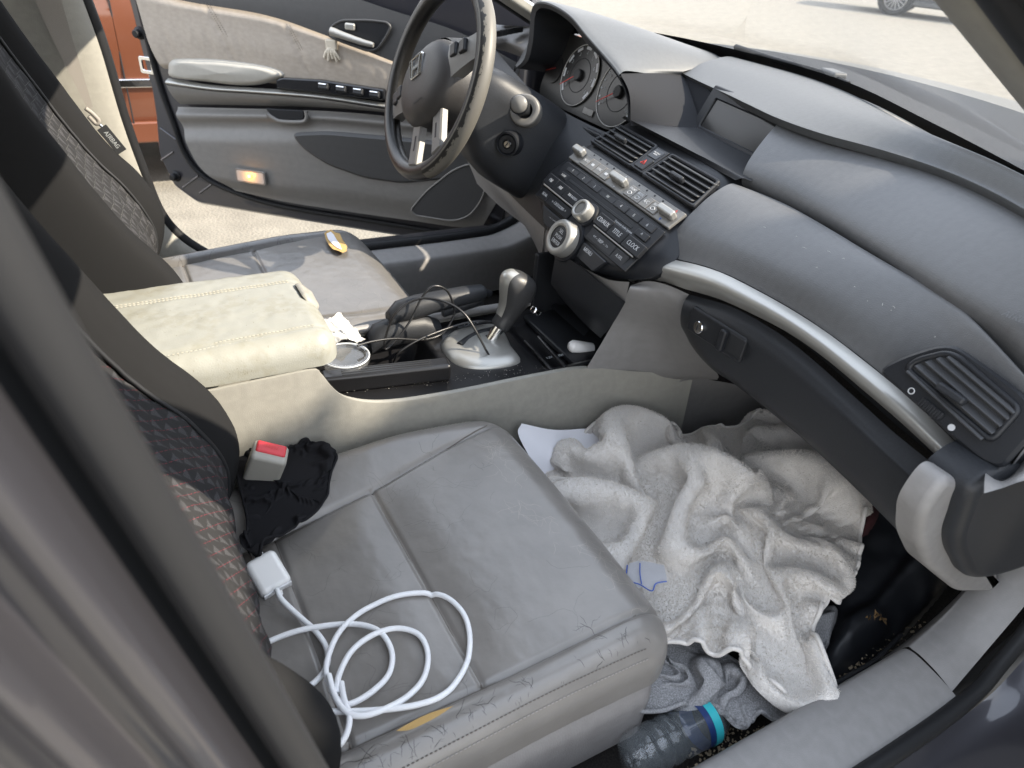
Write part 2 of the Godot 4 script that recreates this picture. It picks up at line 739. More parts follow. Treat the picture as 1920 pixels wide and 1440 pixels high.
	M.bottle = pet
	M.bark = mat(Color(0.10, 0.075, 0.055), 0.9)
	M.foliage = mat(Color(0.06, 0.10, 0.03), 0.6)
	M.lint = mat(Color(0.6, 0.58, 0.52), 0.9)
	M.leaf = mat(Color(0.20, 0.12, 0.05), 0.9)
	M.crumb = mat(Color(0.28, 0.23, 0.16), 0.9)
	M.belt = grained(mat(Color(0.27, 0.25, 0.225), 0.6), fine, 0.01, 40.0)
	M.belt_clip = mat(Color(0.62, 0.60, 0.52), 0.4)


# pale leather gone grubby: smudges, specks and ink marks; uv in metres
func stained(base: Color) -> StandardMaterial3D:
	var N := 1024
	var im := Image.create(N, N, false, Image.FORMAT_RGB8)
	var a := noise_image(N, 0.004, FastNoiseLite.TYPE_SIMPLEX_SMOOTH, 141, 5)
	var b := noise_image(N, 0.02, FastNoiseLite.TYPE_SIMPLEX_SMOOTH, 142, 4)
	var da := a.get_data()
	var db := b.get_data()
	var out := PackedByteArray()
	out.resize(N * N * 3)
	for i in N * N:
		var q := smoothstep(0.40, 0.75, da[i] / 255.0) * smoothstep(0.15, 0.75, db[i] / 255.0)
		out[i * 3] = int(255.0 * (1.0 - 0.04 * q))
		out[i * 3 + 1] = int(255.0 * (1.0 - 0.05 * q))
		out[i * 3 + 2] = int(255.0 * (1.0 - 0.075 * q))
	im = Image.create_from_data(N, N, false, Image.FORMAT_RGB8, out)
	var r := RandomNumberGenerator.new()
	r.seed = 143
	for k in 150:
		var x := r.randi_range(4, N - 20)
		var y := r.randi_range(4, N - 8)
		var n := r.randi_range(1, 9)
		for t in n:
			im.set_pixel(x + t, y + int(sin(t * 0.7 + k) * 1.5), Color(0.62, 0.55, 0.46))
	var m := mat(base, 0.48)
	m.albedo_texture = tex(im)
	m.heightmap_enabled = true
	m.heightmap_texture = tex(noise_image(1024, 0.10, FastNoiseLite.TYPE_CELLULAR, 144))
	m.heightmap_scale = 0.016
	m.uv1_scale = Vector3(3.0, 3.0, 1)
	return m

# ---------------------------------------------------------------- car park: ground and two parked cars
func setting() -> void:
	var speck := noise_image(1024, 0.16, FastNoiseLite.TYPE_SIMPLEX, 12, 3)
	var patch := noise_image(1024, 0.006, FastNoiseLite.TYPE_SIMPLEX_SMOOTH, 13, 5)
	speck.convert(Image.FORMAT_RGB8)
	patch.convert(Image.FORMAT_RGB8)
	var a := speck.get_data()
	var b := patch.get_data()
	for i in a.size():
		a[i] = int(clampf(255.0 * (0.66 + 0.22 * a[i] / 255.0 + 0.12 * (b[i] / 255.0 - 0.5)), 0, 255))
	var asphalt := grained(mat(Color(0.385, 0.36, 0.305), 0.9), tex(noise_image(512, 0.15, FastNoiseLite.TYPE_SIMPLEX, 14, 3)), 0.3, 0.7, tex(Image.create_from_data(1024, 1024, false, Image.FORMAT_RGB8, a)))
	var g := MB.new()
	var rows := []
	for i in 25:
		var r := PackedVector3Array()
		for j in 25:
			r.append(Vector3(-180 + 15 * j, 0, -180 + 15 * i))
		rows.append(r)
	g.grid(rows)
	structure("ground", g, asphalt, "sunlit pale worn asphalt of the car park")
	parked_car("parked_car", "copper orange car with a chrome side strip beyond the open driver's door", M.copper, Transform3D(Basis(Vector3.UP, 0.0), Vector3(-3.42, 0, -0.35)))
	var along := Vector3(2.98, 0, -1.75).normalized()
	var side := along.cross(Vector3.UP)
	var p := parked_car("parked_car", "dark car with multi-spoke alloy wheels across the asphalt lot", M.far_paint, Transform3D(Basis(side * -1.0, Vector3.UP, along * -1.0).orthonormalized(), Vector3(-10.35, 0, -15.7) + along * 1.36 + side * -0.86))
	shade_tree()

func wheel_parts(owner_: Node3D, c: Vector3, xf: Transform3D, flip: float) -> void:
	var t := lathe(PackedVector2Array([Vector2(0.235, -0.10), Vector2(0.30, -0.11), Vector2(0.325, -0.085), Vector2(0.33, 0), Vector2(0.325, 0.085), Vector2(0.30, 0.11), Vector2(0.235, 0.10), Vector2(0.225, 0.0), Vector2(0.235, -0.10)]), 40, false)
	var turn := Transform3D(Basis(Vector3(0, 0, 1), -PI / 2 * flip), c)
	var tyre := put("wheel", t, M.tyre, owner_, xf * turn)
	var r := MB.new()
	r.add(lathe(PackedVector2Array([Vector2(0.0, 0.05), Vector2(0.05, 0.06), Vector2(0.055, 0.04), Vector2(0.0, 0.0)]), 20))
	r.add(lathe(PackedVector2Array([Vector2(0.236, 0.095), Vector2(0.222, 0.098), Vector2(0.210, 0.06), Vector2(0.225, -0.06)]), 40))
	for k in 15:
		var ang := TAU * k / 15
		var s := rbox(Vector3(0.18, 0.02, 0.016), 0.006, 1)
		r.add(s, Transform3D(Basis(Vector3.UP, ang), Basis(Vector3.UP, ang) * Vector3(0.13, 0.055, 0)))
	put("rim", r, M.rim, tyre, xf * turn)
	var d := lathe(PackedVector2Array([Vector2(0.0, -0.02), Vector2(0.15, -0.02), Vector2(0.15, -0.03), Vector2(0.0, -0.03)]), 24)
	put("brake_disc", d, M.black, tyre, xf * turn)

# a four-door saloon, length along local z, standing on the ground at its middle
func parked_car(called: String, label: String, paint: Material, xf: Transform3D) -> Node3D:
	var o := thing(called, label, "car", xf.origin)
	var body := MB.new()
	# cross-sections along the car: z, lower y, belt y, half width, top bulge
	var st := [[-2.35, 0.32, 0.55, 0.60], [-2.25, 0.26, 0.66, 0.78], [-1.9, 0.22, 0.76, 0.88], [-1.36, 0.21, 0.84, 0.91], [-0.9, 0.20, 0.92, 0.915], [0.0, 0.20, 0.95, 0.92], [0.9, 0.20, 0.97, 0.92], [1.36, 0.21, 0.98, 0.91], [1.9, 0.25, 0.98, 0.88], [2.3, 0.32, 0.92, 0.80], [2.38, 0.40, 0.80, 0.70]]
	var rings := []
	for s in st:
		var hw: float = s[3]
		var y0: float = s[1]
		var y1: float = s[2]
		var ring := PackedVector3Array()
		for q in [[0.80, 0.0], [0.93, 0.06], [0.975, 0.16], [0.985, 0.30], [1.0, 0.52], [1.0, 0.68], [0.985, 0.85], [0.95, 0.96], [0.80, 1.02], [0.4, 1.06], [-0.4, 1.06], [-0.80, 1.02], [-0.95, 0.96], [-0.985, 0.85], [-1.0, 0.68], [-1.0, 0.52], [-0.985, 0.30], [-0.975, 0.16], [-0.93, 0.06], [-0.80, 0.0]]:
			ring.append(Vector3(q[0] * hw, lerpf(y0, y1, q[1]), s[0]))
		rings.append(ring)
	body = loft(rings)
	put("body", body, paint, o, xf)
	var cab := []
	for s in [[-1.0, 0.91, 0.93, 0.80], [-0.35, 1.34, 1.36, 0.60], [0.1, 1.43, 1.46, 0.57], [0.7, 1.42, 1.45, 0.57], [1.15, 1.32, 1.35, 0.60], [1.75, 0.96, 0.99, 0.78]]:
		var ring := PackedVector3Array()
		for q in [[1.0, 0.0], [0.98, 0.6], [0.9, 1.0], [0.4, 1.2], [-0.4, 1.2], [-0.9, 1.0], [-0.98, 0.6], [-1.0, 0.0]]:
			ring.append(Vector3(q[0] * s[3], lerpf(s[1] - 0.04, s[2], q[1]), s[0]))
		cab.append(ring)
	put("roof", loft(cab), paint, o, xf)
	for sg in [-1.0, 1.0]:
		for w in [[[-0.78, 0.97], [-0.22, 1.32], [0.18, 1.36], [0.18, 0.98]], [[0.24, 0.98], [0.24, 1.36], [0.72, 1.35], [1.12, 1.20], [1.16, 1.0]]]:
			var lp := PackedVector3Array()
			for q in w:
				lp.append(Vector3(sg * lerpf(0.895, 0.605, (q[1] - 0.95) / 0.43), q[1], q[0]))
			put("window", MB.new().face(lp), M.dark_glass, o, xf)
		var strip := rbox(Vector3(0.014, 0.035, 2.9), 0.005, 2)
		put("side_strip", strip, M.chrome, o, xf * Transform3D(Basis.IDENTITY, Vector3(sg * 0.918, 0.47, 0.02)))
		var skirt := rbox(Vector3(0.03, 0.09, 2.0), 0.012, 2)
		put("side_skirt", skirt, paint, o, xf * Transform3D(Basis.IDENTITY, Vector3(sg * 0.905, 0.27, 0.02)))
		put("door_seam", rbox(Vector3(0.006, 0.62, 0.006), 0.002, 1), M.black, o, xf * Transform3D(Basis.IDENTITY, Vector3(sg * 0.917, 0.62, 0.2)))
		for z in [-1.36, 1.36]:
			var arch := lathe(PackedVector2Array([Vector2(0.37, -0.02), Vector2(0.37, 0.015), Vector2(0.0, 0.015)]), 32)
			put("wheel_arch", arch, M.black, o, xf * Transform3D(Basis(Vector3(0, 0, 1), -PI / 2 * sg), Vector3(sg * 0.905, 0.345, z)))
			wheel_parts(o, Vector3(sg * 0.86, 0.33, z), xf, sg)
	return o

# unseen tree, added only so its dense crown keeps sun off the passenger seat
func shade_tree() -> void:
	var s := SUN_FROM / SUN_FROM.y
	var c := Vector3(0.66, 0.5, -0.68) + s * 3.0
	var o := thing("added_shade_tree", "unseen added tree whose dense round crown shades the passenger seat", "tree", Vector3(c.x, 0, c.z))
	put("trunk", tube(spline(PackedVector3Array([Vector3(c.x, 0, c.z), Vector3(c.x + 0.03, 1.2, c.z - 0.02), Vector3(c.x - 0.02, 2.4, c.z + 0.02), c + Vector3(0, -0.1, 0)]), 16), PackedFloat32Array([0.075, 0.07, 0.068, 0.066, 0.064, 0.062, 0.06, 0.058, 0.056, 0.054, 0.052, 0.05, 0.048, 0.045, 0.04, 0.035]), 10), M.bark, o)
	var r := RandomNumberGenerator.new()
	r.seed = 19
	var limbs := MB.new()
	for k in 9:
		var d := Vector3(r.randf_range(-1, 1), r.randf_range(-0.2, 1), r.randf_range(-1, 1)).normalized()
		limbs.add(tube(PackedVector3Array([c + Vector3(0, -0.25, 0), c + d * 0.25, c + d * 0.5]), PackedFloat32Array([0.02, 0.012, 0.006]), 6))
	put("limbs", limbs, M.bark, o)
	var leaf := MB.new()
	leaf.grid([PackedVector3Array([Vector3(0, 0, 0), Vector3(0.001, 0, 0)]), PackedVector3Array([Vector3(-0.5, 0.08, 0.5), Vector3(0.5, 0.08, 0.5)]), PackedVector3Array([Vector3(0, 0, 1), Vector3(0.001, 0, 1)])])
	var mm := MultiMesh.new()
	mm.transform_format = MultiMesh.TRANSFORM_3D
	mm.mesh = leaf.mesh()
	mm.instance_count = 5200
	for k in 5200:
		var d := Vector3(r.randfn(), r.randfn(), r.randfn()).normalized()
		var rad := 0.55 * pow(r.randf(), 0.4) * (0.92 + 0.12 * sin(d.x * 7.0 + d.z * 5.0) * cos(d.y * 6.0))
		var b := Basis(Vector3(r.randfn(), r.randfn(), r.randfn()).normalized(), r.randf() * TAU)
		mm.set_instance_transform(k, Transform3D(b * Basis.from_scale(Vector3(0.06, 0.06, 0.09)), c + d * rad * Vector3(1.0, 0.85, 1.0) - o.position))
	var cr_ := MultiMeshInstance3D.new()
	cr_.multimesh = mm
	cr_.material_override = M.foliage
	cr_.name = "crown"
	o.add_child(cr_)
	cr_.set_meta("kind", "stuff")

# ---------------------------------------------------------------- shell of the car: roof, pillars, sills, floor, glass
func extrude_along(section: Array, a: Vector3, b: Vector3) -> MB:
	# section points are offsets (x, z) from the line a-b
	var m := MB.new()
	for i in section.size() - 1:
		var p: Vector2 = section[i]
		var q: Vector2 = section[i + 1]
		var r0 := PackedVector3Array()
		var r1 := PackedVector3Array()
		for k in 9:
			var c := a.lerp(b, k / 8.0)
			r0.append(c + Vector3(p.x, 0, p.y))
			r1.append(c + Vector3(q.x, 0, q.y))
		m.grid([r0, r1])
	return m

func smooth_extrude(section: Array, a: Vector3, b: Vector3, per := 6) -> MB:
	var pts := PackedVector3Array()
	for q in section:
		pts.append(Vector3(q.x, 0, q.y))
	var s := spline(pts, (section.size() - 1) * per + 1)
	var rows := []
	for k in 9:
		var c := a.lerp(b, k / 8.0)
		var r := PackedVector3Array()
		for q in s:
			r.append(c + q)
		rows.append(r)
	return MB.new().grid(rows)

func car_shell() -> void:
	var o := thing("car_shell", "dark brown-grey metallic car body around the messy cabin, both front doors open", "car body", Vector3(0, 0.3, 0))
	# roof, slightly domed, with a headliner 35 mm below it
	for lay in [[0.0, "roof", M.paint], [-0.035, "headliner", M.headliner]]:
		var rows := []
		for i in 9:
			var z := lerpf(-0.42, 1.45, i / 8.0)
			var row := PackedVector3Array()
			for j in 9:
				var x := lerpf(-0.60, 0.60, j / 8.0)
				row.append(Vector3(x, 1.43 - 0.10 * pow(absf(x) / 0.6, 2.4) - 0.05 * pow((z - 0.35) / 0.9, 2.0) + lay[0], z + (0.06 * (1 - absf(x) / 0.6) * (-1 if i == 0 else 0))))
			rows.append(row)
		put(lay[1], MB.new().grid(sheet(rows, 33, 33)), lay[2], o)
	# roof rails
	for sg in [-1.0, 1.0]:
		var rail := spline(PackedVector3Array([Vector3(sg * 0.60, 1.285, -0.42), Vector3(sg * 0.62, 1.335, 0.1), Vector3(sg * 0.62, 1.33, 0.6), Vector3(sg * 0.61, 1.25, 1.45)]), 20)
		put("roof_rail", tube(rail, 0.035, 10), M.paint, o)
		# pillars behind the cabin
		put("rear_pillar", tube(spline(PackedVector3Array([Vector3(sg * 0.61, 1.25, 1.40), Vector3(sg * 0.70, 1.08, 1.75), Vector3(sg * 0.78, 0.95, 2.05)]), 10), 0.06, 10), M.paint, o)
		put("rear_side", rbox(Vector3(0.10, 0.68, 2.0), 0.03, 2, Vector3(sg * 0.82, 0.62, 1.13)), M.paint, o)
		var w := MB.new().face(PackedVector3Array([Vector3(sg * 0.80, 0.95, 0.16), Vector3(sg * 0.63, 1.32, 0.12), Vector3(sg * 0.62, 1.30, 0.95), Vector3(sg * 0.68, 1.16, 1.35), Vector3(sg * 0.80, 0.95, 1.45)]))
		put("rear_side_window", w, M.glass, o)
	var rw := MB.new().face(PackedVector3Array([Vector3(-0.55, 1.30, 1.46), Vector3(0.55, 1.30, 1.46), Vector3(0.68, 0.98, 2.05), Vector3(-0.68, 0.98, 2.05)]))
	put("rear_window", rw, M.glass, o)
	put("parcel_shelf", rbox(Vector3(1.4, 0.05, 0.6), 0.02, 2, Vector3(0, 0.93, 1.75)), M.dark, o)
	put("rear_seat", MB.new().add(rbox(Vector3(1.35, 0.20, 0.5), 0.07, 3, Vector3(0, 0.42, 1.02))).add(rbox(Vector3(1.35, 0.62, 0.18), 0.07, 3), Transform3D(Basis(Vector3.RIGHT, 0.35), Vector3(0, 0.72, 1.42))), M.seat_side, o)
	# floor and tunnel, firewall
	put("floor", MB.new().grid([PackedVector3Array([Vector3(-0.76, 0.262, 1.9), Vector3(0.76, 0.262, 1.9)]), PackedVector3Array([Vector3(-0.76, 0.262, -1.05), Vector3(0.76, 0.262, -1.05)]), PackedVector3Array([Vector3(-0.76, 0.42, -1.36), Vector3(0.76, 0.42, -1.36)]), PackedVector3Array([Vector3(-0.76, 0.90, -1.40), Vector3(0.76, 0.90, -1.40)])]), M.carpet, o)
	put("underbody", rbox(Vector3(1.6, 0.08, 3.6), 0.03, 1, Vector3(0, 0.215, 0.1)), M.black, o)
	# bonnet beyond the glass
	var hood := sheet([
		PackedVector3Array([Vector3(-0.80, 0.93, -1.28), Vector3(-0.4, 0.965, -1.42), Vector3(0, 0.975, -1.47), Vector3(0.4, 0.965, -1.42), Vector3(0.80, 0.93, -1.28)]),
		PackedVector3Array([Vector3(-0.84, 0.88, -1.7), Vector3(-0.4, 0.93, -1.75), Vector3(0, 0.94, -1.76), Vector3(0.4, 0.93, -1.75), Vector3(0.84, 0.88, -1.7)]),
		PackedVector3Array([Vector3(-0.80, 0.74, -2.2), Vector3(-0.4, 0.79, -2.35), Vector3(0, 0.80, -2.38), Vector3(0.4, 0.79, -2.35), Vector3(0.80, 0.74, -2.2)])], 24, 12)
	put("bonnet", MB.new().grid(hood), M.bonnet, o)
	put("front_body", rbox(Vector3(1.72, 0.40, 1.0), 0.08, 2, Vector3(0, 0.50, -1.86)), M.paint, o)
	# windscreen between the pillars
	var base := PackedVector3Array([Vector3(-0.74, 0.952, -1.04), Vector3(-0.45, 0.960, -1.25), Vector3(0, 0.962, -1.28), Vector3(0.35, 0.960, -1.13), Vector3(0.74, 0.945, -0.96)])
	var head := PackedVector3Array([Vector3(-0.58, 1.30, -0.40), Vector3(-0.3, 1.36, -0.46), Vector3(0, 1.375, -0.48), Vector3(0.3, 1.36, -0.46), Vector3(0.58, 1.30, -0.40)])
	var mid := PackedVector3Array()
	for i in 5:
		mid.append(base[i].lerp(head[i], 0.5) + Vector3(0, 0.025, -0.015))
	var ws := sheet([base, mid, head], 33, 17)
	put("windscreen", MB.new().grid(ws), M.glass, o)
	var cowl := PackedVector3Array()
	for p in spline(base, 24):
		cowl.append(p + Vector3(0, -0.008, -0.004))
	put("cowl", MB.new().grid([cowl, hood[0]]), M.black, o)
	for sg in [-1.0, 1.0]:
		put("fender", rbox(Vector3(0.09, 0.58, 0.44), 0.03, 3, Vector3(sg * 0.845, 0.62, -1.285)), M.paint, o)
	# black printed border of the glass, set just inside it
	var band := []
	for i in 2:
		var r := PackedVector3Array()
		for j in 33:
			r.append(ws[0][j].lerp(ws[-1][j], 0.075 * i) + Vector3(0, -0.004, 0.002))
		band.append(r)
	put("glass_border", MB.new().grid(band), M.black, o)
	# wiper
	put("wiper_arm", tube(spline(PackedVector3Array([Vector3(-0.2759, 0.9850, -1.2754), Vector3(-0.1277, 0.9850, -1.2449), Vector3(-0.0284, 0.9800, -1.2673), Vector3(0.0453, 0.9750, -1.2580)]), 16), 0.006, 8), M.rubber, o)
	var ck := rbox(Vector3(0.055, 0.012, 0.03), 0.005, 2)
	put("wiper_head", ck, M.dash_top, o, Transform3D(Basis(Vector3.UP, -0.35), Vector3(-0.0076, 0.9830, -1.2751)))
	# A pillars
	var a0 := Vector3(0.6000, 1.1613, -0.5967)
	var a1 := Vector3(0.6172, 0.9550, -1.0390)
	var dir := (a1 - a0).normalized()
	var top := a0 - dir * 0.28
	for sg in [1.0, -1.0]:
		var fl := Vector3(sg, 1, 1)
		var trim := smooth_extrude([Vector2(-0.004, -0.035) * Vector2(sg, 1), Vector2(-0.004, 0.0) * Vector2(sg, 1), Vector2(0.010 * sg, 0.016), Vector2(0.034 * sg, 0.022), Vector2(0.045 * sg, 0.014)], a1 * fl, top * fl)
		put("pillar_trim", trim, M.beige, o)
		var seal := smooth_extrude([Vector2(0.045 * sg, 0.014), Vector2(0.052 * sg, 0.030), Vector2(0.066 * sg, 0.030), Vector2(0.072 * sg, 0.010)], a1 * fl, top * fl)
		put("door_seal", seal, M.rubber, o)
		var outer := smooth_extrude([Vector2(0.072 * sg, 0.010), Vector2(0.098 * sg, 0.014), Vector2(0.125 * sg, -0.01), Vector2(0.10 * sg, -0.07), Vector2(0.03 * sg, -0.06), Vector2(-0.004 * sg, -0.035)], a1 * fl, top * fl)
		put("pillar", outer, M.paint, o)
	b_pillars(o)
	sills(o)

func b_pillars(o: Node3D) -> void:
	# near pillar, beside the camera: rubber seal, groove, ridged painted jamb
	var lo := Vector3(0.78, 0.40, -0.131)
	var hi := Vector3(0.78, 1.31, 0.0446)
	put("door_seal", smooth_extrude([Vector2(-0.02, 0.008), Vector2(-0.006, -0.004), Vector2(0.004, -0.006), Vector2(0.010, -0.001), Vector2(0.010, 0.006), Vector2(0.004, 0.011)], lo, hi), M.rubber, o)
	put("seal_channel", smooth_extrude([Vector2(0.005, 0.010), Vector2(-0.008, 0.014), Vector2(0.003, 0.019)], lo, hi), M.black, o)
	put("pillar_jamb", smooth_extrude([Vector2(0.003, 0.018), Vector2(0.014, 0.021), Vector2(0.022, 0.025), Vector2(0.020, 0.033), Vector2(0.010, 0.039), Vector2(0.012, 0.048), Vector2(0.024, 0.054), Vector2(0.026, 0.060), Vector2(0.014, 0.070), Vector2(0.012, 0.082), Vector2(0.024, 0.089), Vector2(0.028, 0.100), Vector2(0.018, 0.118), Vector2(0.020, 0.200)], lo, hi, 8), M.paint, o)
	put("pillar_trim", smooth_extrude([Vector2(-0.02, 0.022), Vector2(-0.055, 0.04), Vector2(-0.06, 0.10), Vector2(-0.05, 0.18)], lo, hi), M.beige, o)
	# far pillar, its pale trim lit by the sun
	var front := spline(PackedVector3Array([Vector3(-0.7450, 1.0009, -0.0396), Vector3(-0.7450, 0.8995, -0.0540), Vector3(-0.7450, 0.7618, -0.0646), Vector3(-0.7450, 0.6427, -0.0809), Vector3(-0.7450, 0.5496, -0.0988), Vector3(-0.7450, 0.4802, -0.1384), Vector3(-0.7450, 0.4077, -0.2179)]), 40)
	var rows := []
	for q in [[0.0, 0.0], [0.012, 0.006], [0.022, 0.03], [0.025, 0.08], [0.02, 0.16], [0.0, 0.26]]:
		var r := PackedVector3Array()
		for p in front:
			r.append(p + Vector3(q[0] - 0.012, 0, q[1]))
		rows.append(r)
	put("pillar_trim", MB.new().grid(sheet(rows, 40, 24)), M.beige, o, Transform3D.IDENTITY, "pale beige door pillar trim lit by the sun")
	var sl := PackedVector3Array()
	for p in front:
		sl.append(p + Vector3(-0.018, 0, -0.002))
	put("door_seal", tube(sl, 0.013, 10), M.rubber, o)
	put("pillar", rbox(Vector3(0.07, 0.95, 0.12), 0.02, 2), M.paint, o, Transform3D(Basis(Vector3.RIGHT, 0.12), Vector3(-0.81, 0.83, 0.07)))

func sills(o: Node3D) -> void:
	# near side: scuff plate from the seat to the kick panel, rubber seal and painted sill
	var path := [Vector3(0, 0.385, 0.25), Vector3(0, 0.385, -0.35), Vector3(0, 0.383, -0.70), Vector3(0, 0.385, -0.86)]
	var sec := [Vector2(0.690, -0.11), Vector2(0.708, -0.06), Vector2(0.722, -0.012), Vector2(0.736, 0.0), Vector2(0.765, 0.0), Vector2(0.803, -0.006), Vector2(0.814, -0.018)]
	var rows := []
	for c in path:
		var r := PackedVector3Array()
		for s in sec:
			r.append(c + Vector3(s.x, s.y, 0))
		rows.append(r)
	put("scuff_plate", MB.new().grid(sheet(rows, 37, 24)), M.grey_trim, o)
	# kick panel rising to the end of the dashboard
	var kp := [
		[Vector3(0.690, 0.275, -0.862), Vector3(0.722, 0.373, -0.862), Vector3(0.736, 0.387, -0.862), Vector3(0.768, 0.386, -0.862), Vector3(0.798, 0.378, -0.862)],
		[Vector3(0.690, 0.285, -0.95), Vector3(0.714, 0.39, -0.955), Vector3(0.724, 0.405, -0.955), Vector3(0.752, 0.41, -0.95), Vector3(0.785, 0.40, -0.945)],
		[Vector3(0.690, 0.32, -1.06), Vector3(0.700, 0.44, -1.05), Vector3(0.710, 0.47, -1.04), Vector3(0.735, 0.48, -1.03), Vector3(0.775, 0.47, -1.02)],
		[Vector3(0.690, 0.42, -1.14), Vector3(0.695, 0.55, -1.10), Vector3(0.708, 0.60, -1.08), Vector3(0.735, 0.61, -1.06), Vector3(0.770, 0.60, -1.05)]]
	var kr := []
	for r in kp:
		kr.append(PackedVector3Array(r))
	put("kick_panel", MB.new().grid(sheet(kr, 25, 19)), M.grey_trim, o)
	var seal := spline(PackedVector3Array([Vector3(0.818, 0.372, 0.25), Vector3(0.818, 0.372, -0.5), Vector3(0.816, 0.374, -0.84), Vector3(0.803, 0.40, -0.96), Vector3(0.790, 0.48, -1.04), Vector3(0.785, 0.62, -1.075), Vector3(0.78, 0.90, -1.05)]), 50)
	put("door_seal", tube(seal, 0.011, 10), M.rubber, o)
	var pr := []
	for s in [[0.825, 0.0, 0.0], [0.838, -0.004, 0.0], [0.870, -0.012, 0.0], [0.905, -0.03, 0.0], [0.915, -0.06, 0.0], [0.90, -0.14, 0.0]]:
		var r := PackedVector3Array()
		for c in [Vector3(0, 0.365, 0.3), Vector3(0, 0.365, -0.5), Vector3(0, 0.367, -0.86), Vector3(-0.01, 0.395, -0.99), Vector3(-0.02, 0.48, -1.08), Vector3(-0.025, 0.64, -1.12), Vector3(-0.03, 0.92, -1.10)]:
			r.append(c + Vector3(s[0], s[1], 0))
		pr.append(r)
	put("sill", MB.new().grid(sheet(pr, 60, 24)), M.paint, o)
	# far side
	var far := []
	for s in [[-0.64, -0.12], [-0.66, -0.02], [-0.685, 0.0], [-0.755, 0.0], [-0.80, -0.02], [-0.83, -0.10]]:
		var r := PackedVector3Array()
		for c in [[0.40, 0.3], [0.40, -0.4], [0.398, -0.86], [0.41, -1.0], [0.47, -1.10], [0.62, -1.16]]:
			r.append(Vector3(s[0], c[0] + s[1], c[1]))
		far.append(r)
	put("scuff_plate", MB.new().grid(sheet(far, 40, 24)), M.grey_trim, o)
	put("door_seal", tube(spline(PackedVector3Array([Vector3(-0.765, 0.405, 0.3), Vector3(-0.765, 0.405, -0.4), Vector3(-0.765, 0.403, -0.86), Vector3(-0.77, 0.415, -1.0), Vector3(-0.775, 0.48, -1.09), Vector3(-0.78, 0.62, -1.15), Vector3(-0.78, 0.92, -1.15)]), 40), 0.015, 10), M.rubber, o)
	put("sill", rbox(Vector3(0.10, 0.14, 2.2), 0.03, 2, Vector3(-0.85, 0.31, -0.1)), M.paint, o)
	# front passenger's door, swung wide open beside the camera: it keeps the sun off the seat
	var d := thing("car_door_with_window", "dark brown-grey front passenger door swung open", "car door", Vector3(0.87, 0.28, -1.03))
	var ang := deg_to_rad(62.0)
	var xf := Transform3D(Basis(Vector3.UP, ang), Vector3(0.87, 0, -1.03))
	put("panel", rbox(Vector3(0.11, 0.68, 1.06), 0.035, 3, Vector3(0.02, 0.62, 0.55)), M.paint, d, xf)
	put("trim", rbox(Vector3(0.03, 0.58, 0.96), 0.014, 2, Vector3(-0.05, 0.62, 0.55)), M.door_grey, d, xf)
	put("armrest", rbox(Vector3(0.07, 0.06, 0.5), 0.025, 2, Vector3(-0.09, 0.66, 0.60)), M.beige, d, xf)
	var fr := spline(PackedVector3Array([Vector3(0.0, 0.95, 0.05), Vector3(-0.07, 1.15, 0.33), Vector3(-0.14, 1.30, 0.62), Vector3(-0.17, 1.34, 0.90), Vector3(-0.165, 1.33, 1.02), Vector3(-0.10, 1.14, 1.05), Vector3(0.0, 0.95, 1.07)]), 40)
	put("window_frame", tube(fr, 0.026, 8), M.black, d, xf)
	put("window", MB.new().face(fr), M.glass, d, xf)

# ---------------------------------------------------------------- driver's door, open; local x runs to the hinge, z faces the cabin
const DOOR := Transform3D(Vector3(0.670, 0, -0.742), Vector3(0, 1, 0), Vector3(0.742, 0, 0.670), Vector3(-1.657, 0, -0.22))

func relief(curves: Array, nu: int, nv: int, depth: Callable) -> MB:
	# smooth sheet through curves of (x, y) points, raised by depth(u, v, x, y)
	var rows := []
	for c in curves:
		var r := PackedVector3Array()
		for p in c:
			r.append(Vector3(p.x, p.y, 0))
		rows.append(even(spline(r, nu * 2), nu))
	var g := sheet(rows, nu, nv)
	var uv := []
	for i in nv:
		var ur := PackedVector2Array()
		for j in nu:
			var p: Vector3 = g[i][j]
			g[i][j] = Vector3(p.x, p.y, depth.call(float(j) / (nu - 1), float(i) / (nv - 1), p.x, p.y))
			ur.append(Vector2(p.x, p.y))
		uv.append(ur)
	return MB.new().grid(g, false, 1, 1, uv)

